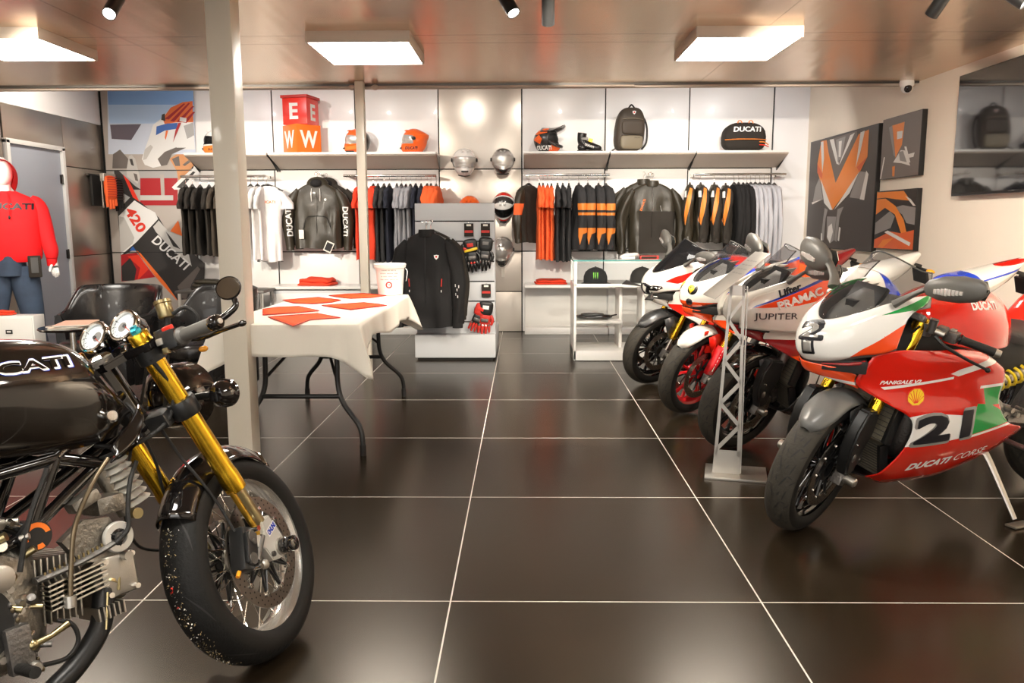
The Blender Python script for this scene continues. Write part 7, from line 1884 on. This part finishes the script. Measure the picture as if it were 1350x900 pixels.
    b = MB('chrome'); b.tube([rows[0][j] for j in range(0,15,2)], .0045, 'chrome', n=8); b.grid([[p+V((.0,0,0)) for p in rows[0]], [p+V((.020,0,-.012)) for p in rows[0]]], 'chrome'); b.xf(S); b.build('fender_trim', root, solid=.0015)
    for sy in (-1, 1): b = MB('castdark'); b.sweep([(-.045,sy*.078,.575),(-.09,sy*.095,.50)], [.008,.008], 8, 'castdark', flat=.5); b.xf(S); b.build('fender_stay', root)
    # cables
    b = MB('black_rubber')
    b.tube([(-.16,.05,.93),(-.20,.06,.80),(-.25,.05,.70),(-.30,.02,.60),(-.325,.01,.52),(-.30,.02,.43),(-.20,.06,.38)], .0042, n=8); b.build('speedometer_cable', root)
    b = MB('black_rubber'); b.tube([(-.25,-.11,.91),(-.20,-.10,.82),(-.22,-.08,.74),(-.32,-.07,.70),(-.40,-.05,.72)], .006, n=8); b.tube([(-.25,.05,.92),(-.30,.02,.85),(-.29,-.06,.78),(-.33,-.09,.71),(-.42,-.06,.68)], .005, n=8); b.build('control_cable', root)
    # head tube and frame
    b = MB('black_gloss')
    hA, hB = V((-.245,0,.72)), V((-.330,0,.915)); b.cyl(hA, hB, .036, 'black_gloss', n=24); b.cyl(hB, hB+(hB-hA)*.06, .041, 'castdark', n=24)
    T_ = lambda a, c, r=.0145: b.cyl(a, c, r, 'black_gloss', n=14)
    for sy in (-1, 1):
        T_((-.27,sy*.025,.745), (-.60,sy*.100,.565)); T_((-.30,sy*.028,.83), (-.52,sy*.105,.715)); T_((-.52,sy*.105,.715), (-.60,sy*.10,.565)); T_((-.40,sy*.06,.675), (-.52,sy*.105,.715)); T_((-.52,sy*.105,.715), (-.80,sy*.12,.70)); T_((-.60,sy*.10,.565), (-.80,sy*.12,.70)); T_((-.60,sy*.10,.565),(-.86,sy*.12,.50)); T_((-.80,sy*.12,.70),(-.86,sy*.12,.50)); T_((-.80,sy*.12,.70),(-1.15,sy*.11,.80),.012); T_((-.86,sy*.12,.50),(-1.15,sy*.11,.80),.012)
    b.build('frame', root)
    for sy in (-1, 1): b = MB('black_satin'); b.cyl((-.60,sy*.065,.558), (-.60,sy*.135,.558), .033, 'black_satin', n=28); b.build('engine_mount', root)
    b = MB('decal_orange')
    def arc(r0, r1, a0, a1, m): 
        b.grid([[V((-.60+cos(a)*r, -.1358, .558+sin(a)*r)) for a in [a0+(a1-a0)*k/14 for k in range(15)]] for r in (r0, r1)], m)
    arc(.019,.030,.15,3.5,'decal_orange'); arc(.019,.030,4.6,5.2,'decal_orange'); b.lathe([(0,.0005),(.014,.0005)], (-.60,-.1358,.558), (0,-1,0), 20, 'black_matt'); b.build('mount_cap', root)
    # tank
    b = MB('tank_black'); rows = []
    for X, zt, hw, zb in ((-.275,.755,.02,.745),(-.292,.79,.055,.738),(-.32,.83,.085,.735),(-.355,.885,.115,.732),(-.40,.950,.140,.728),(-.45,.985,.155,.725),(-.52,1.002,.170,.727),(-.62,1.010,.182,.74),(-.72,.998,.180,.755),(-.82,.965,.155,.78),(-.90,.92,.12,.81),(-.95,.87,.08,.83)):
        row = []
        for j in range(33):
            a = -.25+(pi+.5)*j/32; yy = cos(a); zz = sin(a)
            tk = 1-.34*max(0, (.42-zz)/.67)**1.2; row.append((X, math.copysign(abs(yy)**.62, yy)*hw*(1-.05*max(0,zz))*tk, (zb+.035)+(zt-zb-.035)*max(0,zz)**.72 if zz > 0 else zb+.035+(zz/.25)*.035))
        rows.append(row)
    b.grid([list(r) for r in zip(*[spl(list(c), 4) for c in zip(*rows)])], 'tank_black')
    bv = bvh_of(b)
    write(b, 'DUCATI', (-.600,-.5,.932), (1,0,0), (0,0,1), .290, .030, 'blue_gloss', bold=.105, bvh=bv, lift=.0012)
    write(b, 'DUCATI', (-.600,-.5,.932), (1,0,0), (0,0,1), .285, .028, 'paint_white', bold=.09, bvh=bv, lift=.0022)
    write(b, 'DUCATI', (-.600,-.5,.932), (1,0,0), (0,0,1), .272, .0225, 'tank_black', bold=.025, bvh=bv, lift=.0036)
    b.build('fuel_tank', root, ang=60)
    b = MB('polished'); b.lathe([(0,.010),(.030,.010),(.036,.006),(.038,-.004)], (-.60,0,1.008), (0,0,1), 30, 'polished'); b.build('filler_cap', root)
    b = MB('tank_black'); b.patch([[(-.285,-.075,.80),(-.33,-.10,.76),(-.40,-.12,.71)],[(-.30,-.115,.76),(-.34,-.13,.72),(-.40,-.14,.69)],[(-.33,-.115,.70),(-.37,-.125,.685),(-.41,-.135,.675)]],5,5); b.build('tank_side_scoop', root, solid=.004)
    b = MB('polished'); b.lathe([(0,.012),(.012,.012),(.016,.006),(.016,-.01)], (-.385,-.125,.785), (-.2,-1,.2), 20, 'polished'); b.build('tank_bolt', root)
    b = MB('seat_black'); rows = []
    for X, zt, hw, zb in ((-.92,.87,.09,.80),(-.98,.86,.12,.79),(-1.10,.855,.13,.79),(-1.22,.88,.12,.80),(-1.35,.94,.10,.83),(-1.45,.955,.06,.87)): rows.append([(X, cos(pi*j/16)*hw, zb+(zt-zb)*sin(pi*j/16)**.6) for j in range(17)])
    b.grid([list(r) for r in zip(*[spl(list(c), 3) for c in zip(*rows)])], 'seat_black'); b.build('seat', root, ang=60)
    # engine
    b = MB('cast_dark2'); soft_box(b, (-.76,0,.42), (.36,.26,.30), 'cast_dark2', .5); b.cyl((-.77,-.10,.42),(-.77,-.165,.42),.095,'cast',n=36); b.cyl((-.77,-.165,.42),(-.77,-.172,.42),.085,'black_satin',n=36)
    for k in range(12): a = 2*pi*k/12; b.cyl((-.77+cos(a)*.10,-.14,.42+sin(a)*.10),(-.77+cos(a)*.10,-.172,.42+sin(a)*.10),.008,'alu',n=8)
    b.lathe([(0,0),(.028,0),(.028,.02),(.015,.024),(0,.024)], (-.70,-.16,.50), (0,-1,0), 20, 'alu')
    for k in range(26): p = V((-.64-rnd.random()*.14, -.14-rnd.random()*.03, .32+rnd.random()*.30)); r = rnd.uniform(.005,.012); b.cyl(p, p+V((rnd.uniform(-.02,.02),-.012,rnd.uniform(-.01,.01))), r, rnd.choice(['alu','brass','castdark','chrome']), n=10)
    b.build('crankcase', root)
    # front cylinder, almost level: fins stacked along its axis
    axc = V((1,0,-.10)).normalized(); upc = V((.10,0,1)).normalized()
    b = MB('cast_dark2'); c0 = V((-.63,0,.43)); b.cyl(c0, c0+axc*.14, .062, 'black_satin', n=28)
    for k in range(8): b.box(c0+axc*(.02+.0135*k), (.004,.215,.150), 'alu', R=Matrix.Rotation(RAD(5.7),3,'Y'), bev=.0015)
    b.build('front_cylinder', root)
    b = MB('cast_dark2'); soft_box(b, c0+axc*.185, (.10,.225,.15), 'cast_dark2', .4); b.box(c0+axc*.20+V((0,-.118,.0)), (.085,.012,.10), 'alu', bev=.01)
    for k in range(6): b.box(c0+axc*(.15+.0)+V((.012*k-.02,-.09,-.078)), (.004,.10,.030), 'alu')
    for q in ((-.03,.04),(.035,.04),(.035,-.04),(-.03,-.04)): b.cyl(c0+axc*.20+V((q[0],-.124,q[1])), c0+axc*.20+V((q[0],-.132,q[1])), .007, 'chrome', n=8)
    b.build('cylinder_head', root)
    # diagonal cooling fins seen low on the right side
    b = MB('polished')
    for k in range(6): b.prism([(-.066,-.002),(.066,-.002),(.068,.002),(-.066,.002)], (-.535,-.118,.395+.011*k+.0), V((1,0,.10)), V((-.1,0,1)), .055)
    b.build('cooling_fins', root)
    b = MB('castdark'); b.sweep(spl([(-.62,-.132,.462),(-.55,-.134,.468),(-.48,-.134,.48),(-.44,-.134,.49)],4), .017, 12, 'castdark', flat=.45)
    for k in range(14): b.box((-.60+.011*k,-.139,.470+.0018*k), (.004,.004,.012), 'brass')
    b.build('belt_cover', root)
    b = MB('polished')
    pc = V((-.425,-.135,.500)); b.lathe([(.020,-.006),(.034,-.007),(.037,-.003),(.037,.003),(.034,.007),(.020,.006),(.020,-.006)], pc, (0,-1,0), 36, 'clamp_silver')
    for k in range(3): a = k*2*pi/3+.5; b.sweep([pc, pc+V((cos(a)*.026,0,sin(a)*.026))], [.009,.006], 8, 'black_satin')
    b.lathe([(0,.012),(.010,.012),(.012,.0)], pc, (0,-1,0), 16, 'castdark'); b.cyl(pc+V((.012,.01,-.05)), pc+V((.012,-.012,-.05)), .011, 'alu', n=14); b.build('belt_pulley', root)
    b = MB('cast_dark2'); b.prism([(-.05,-.04),(.045,-.065),(.055,-.02),(.03,.045),(-.03,.055),(-.085,.02)], (-.46,-.105,.505), (1,0,0), (0,0,1), .03); b.build('belt_backplate', root, ang=30)
    # upright finned regulator in front of the engine
    b = MB('alu')
    for k in range(7): 
        z = .550+.0185*k; x = -.292-.007*k
        b.lathe([(0,0),(.034,0),(.036,.002),(.024,.012),(0,.012)], (x,.0,z), (-.3,0,1), 24, 'clamp_silver'); b.lathe([(0,0),(.032,0),(.034,.002),(.022,.012),(0,.012)], (x-.028,-.030,z), (-.3,0,1), 24, 'clamp_silver')
    b.cyl((-.315,.0,.53),(-.365,0,.665),.018,'cast_dark2'); b.cyl((-.345,-.03,.53),(-.395,-.03,.665),.016,'cast_dark2'); b.build('finned_rectifier', root, ang=30)
    b = MB('cast_dark2'); b.box((-.41,-.06,.575), (.07,.09,.045), bev=.012); b.box((-.47,-.09,.60), (.07,.05,.03), R=Matrix.Rotation(RAD(-20),3,'Y'), bev=.008); b.cyl((-.335,-.05,.53),(-.335,-.075,.53),.014,'brass'); b.build('rectifier_bracket', root)
    # upright cylinder behind
    b = MB('castdark'); ax2 = V((.10,0,1)).normalized(); c1 = V((-.80,0,.55)); b.cyl(c1, c1+ax2*.14, .06, 'castdark', n=24)
    for k in range(8): b.box(c1+ax2*(.02+.0135*k), (.15,.19,.004), 'cast_dark2', bev=.0015)
    soft_box(b, c1+ax2*.17, (.15,.20,.08), 'castdark', .4); b.build('rear_cylinder', root)
    # rods, hoses and exhaust
    b = MB('brass'); b.tube([(-.420,-.145,.690),(-.47,-.150,.640),(-.525,-.155,.560),(-.548,-.155,.480),(-.563,-.155,.405)], .0055, 'oil_pipe', n=12); b.cyl((-.563,-.155,.41),(-.566,-.155,.385),.013,'alu'); b.build('oil_line', root)
    b = MB('black_rubber'); b.tube([(-.33,-.10,.66),(-.37,-.13,.62),(-.395,-.145,.56),(-.405,-.150,.515),(-.44,-.150,.49)], .0058, n=8); b.build('hose', root); b = MB('black_rubber'); b.tube([(-.56,-.15,.70),(-.62,-.16,.60),(-.66,-.17,.50)], .006, n=8); b.build('hose', root); b = MB('black_rubber'); b.tube([(-.60,-.16,.37),(-.575,-.17,.35),(-.57,-.17,.31),(-.60,-.17,.285),(-.65,-.165,.29)], .005, n=8); b.build('hose', root)
    b = MB('black_satin'); b.tube([(-.440,-.085,.405),(-.462,-.10,.385),(-.475,-.105,.345),(-.492,-.108,.300),(-.540,-.112,.255),(-.60,-.118,.222),(-.70,-.125,.19),(-.95,-.13,.17),(-1.3,-.17,.20)], .0245, n=22)
    b.build('exhaust_pipe', root, ang=60)
    b = MB('brass'); b.lathe([(.020,0),(.031,0),(.031,.008),(.020,.008)], (-.452,-.095,.398), V((-.5,-.3,-.7)), 18, 'brass')
    for q in (-1, 1): b.cyl((-.452+q*.02,-.10-q*.02,.405), (-.462+q*.02,-.107-q*.02,.375), .004, 'brass', n=8)
    b.cyl((-.468,-.127,.38),(-.49,-.135,.30),.003,'brass',n=6); b.build('exhaust_flange', root)
    b = MB('brass'); b.sweep([(-.665,-.185,.345),(-.63,-.19,.350),(-.592,-.19,.362)], [.008,.006,.008], 10, 'brass'); b.ell((-.665,-.185,.345),(.012,.010,.012),'brass'); b.build('brake_pedal', root)
    b = MB('castdark'); b.box((-.69,-.175,.345), (.05,.03,.10), bev=.008); b.cyl((-.70,-.18,.31),(-.70,-.26,.31),.012,'black_rubber'); b.lathe([(0,.012),(.010,.012),(.014,.006),(.014,0)], (-.672,-.19,.30), (0,-1,0), 14, 'alu'); b.build('footrest', root)
    b = MB('castdark')
    for sy in (-1, 1): b.sweep(spl([(-.88,sy*.10,.46),(-1.05,sy*.125,.43),(-1.25,sy*.13,.37),(-1.425,sy*.13,.32)],4), .022, 10, 'black_gloss')
    b.build('swingarm', root)
    b = MB('castdark'); 
    for k in range(14): 
        p = V((-.69+.003*k, -.172, .44-.012*k)); b.ell(p, (.005,.004,.006), 'oil_pipe' if k % 2 else 'castdark', n=8, h=6)
    b.build('breather_chain', root)
    b = MB('alu'); lf = RAD(11.1); ft = V((-.80,.30,.012)); ft = V((ft.x, ft.y*cos(lf)-ft.z*sin(lf), ft.y*sin(lf)+ft.z*cos(lf))); b.sweep([(-.76,.12,.30), ft+V((0,0,.01))], [.014,.010], 10, 'black_gloss'); b.box(ft, (.09,.04,.008), 'black_gloss', R=Matrix.Rotation(lf,3,'X'), bev=.003); b.build('side_stand', root)
cafe()
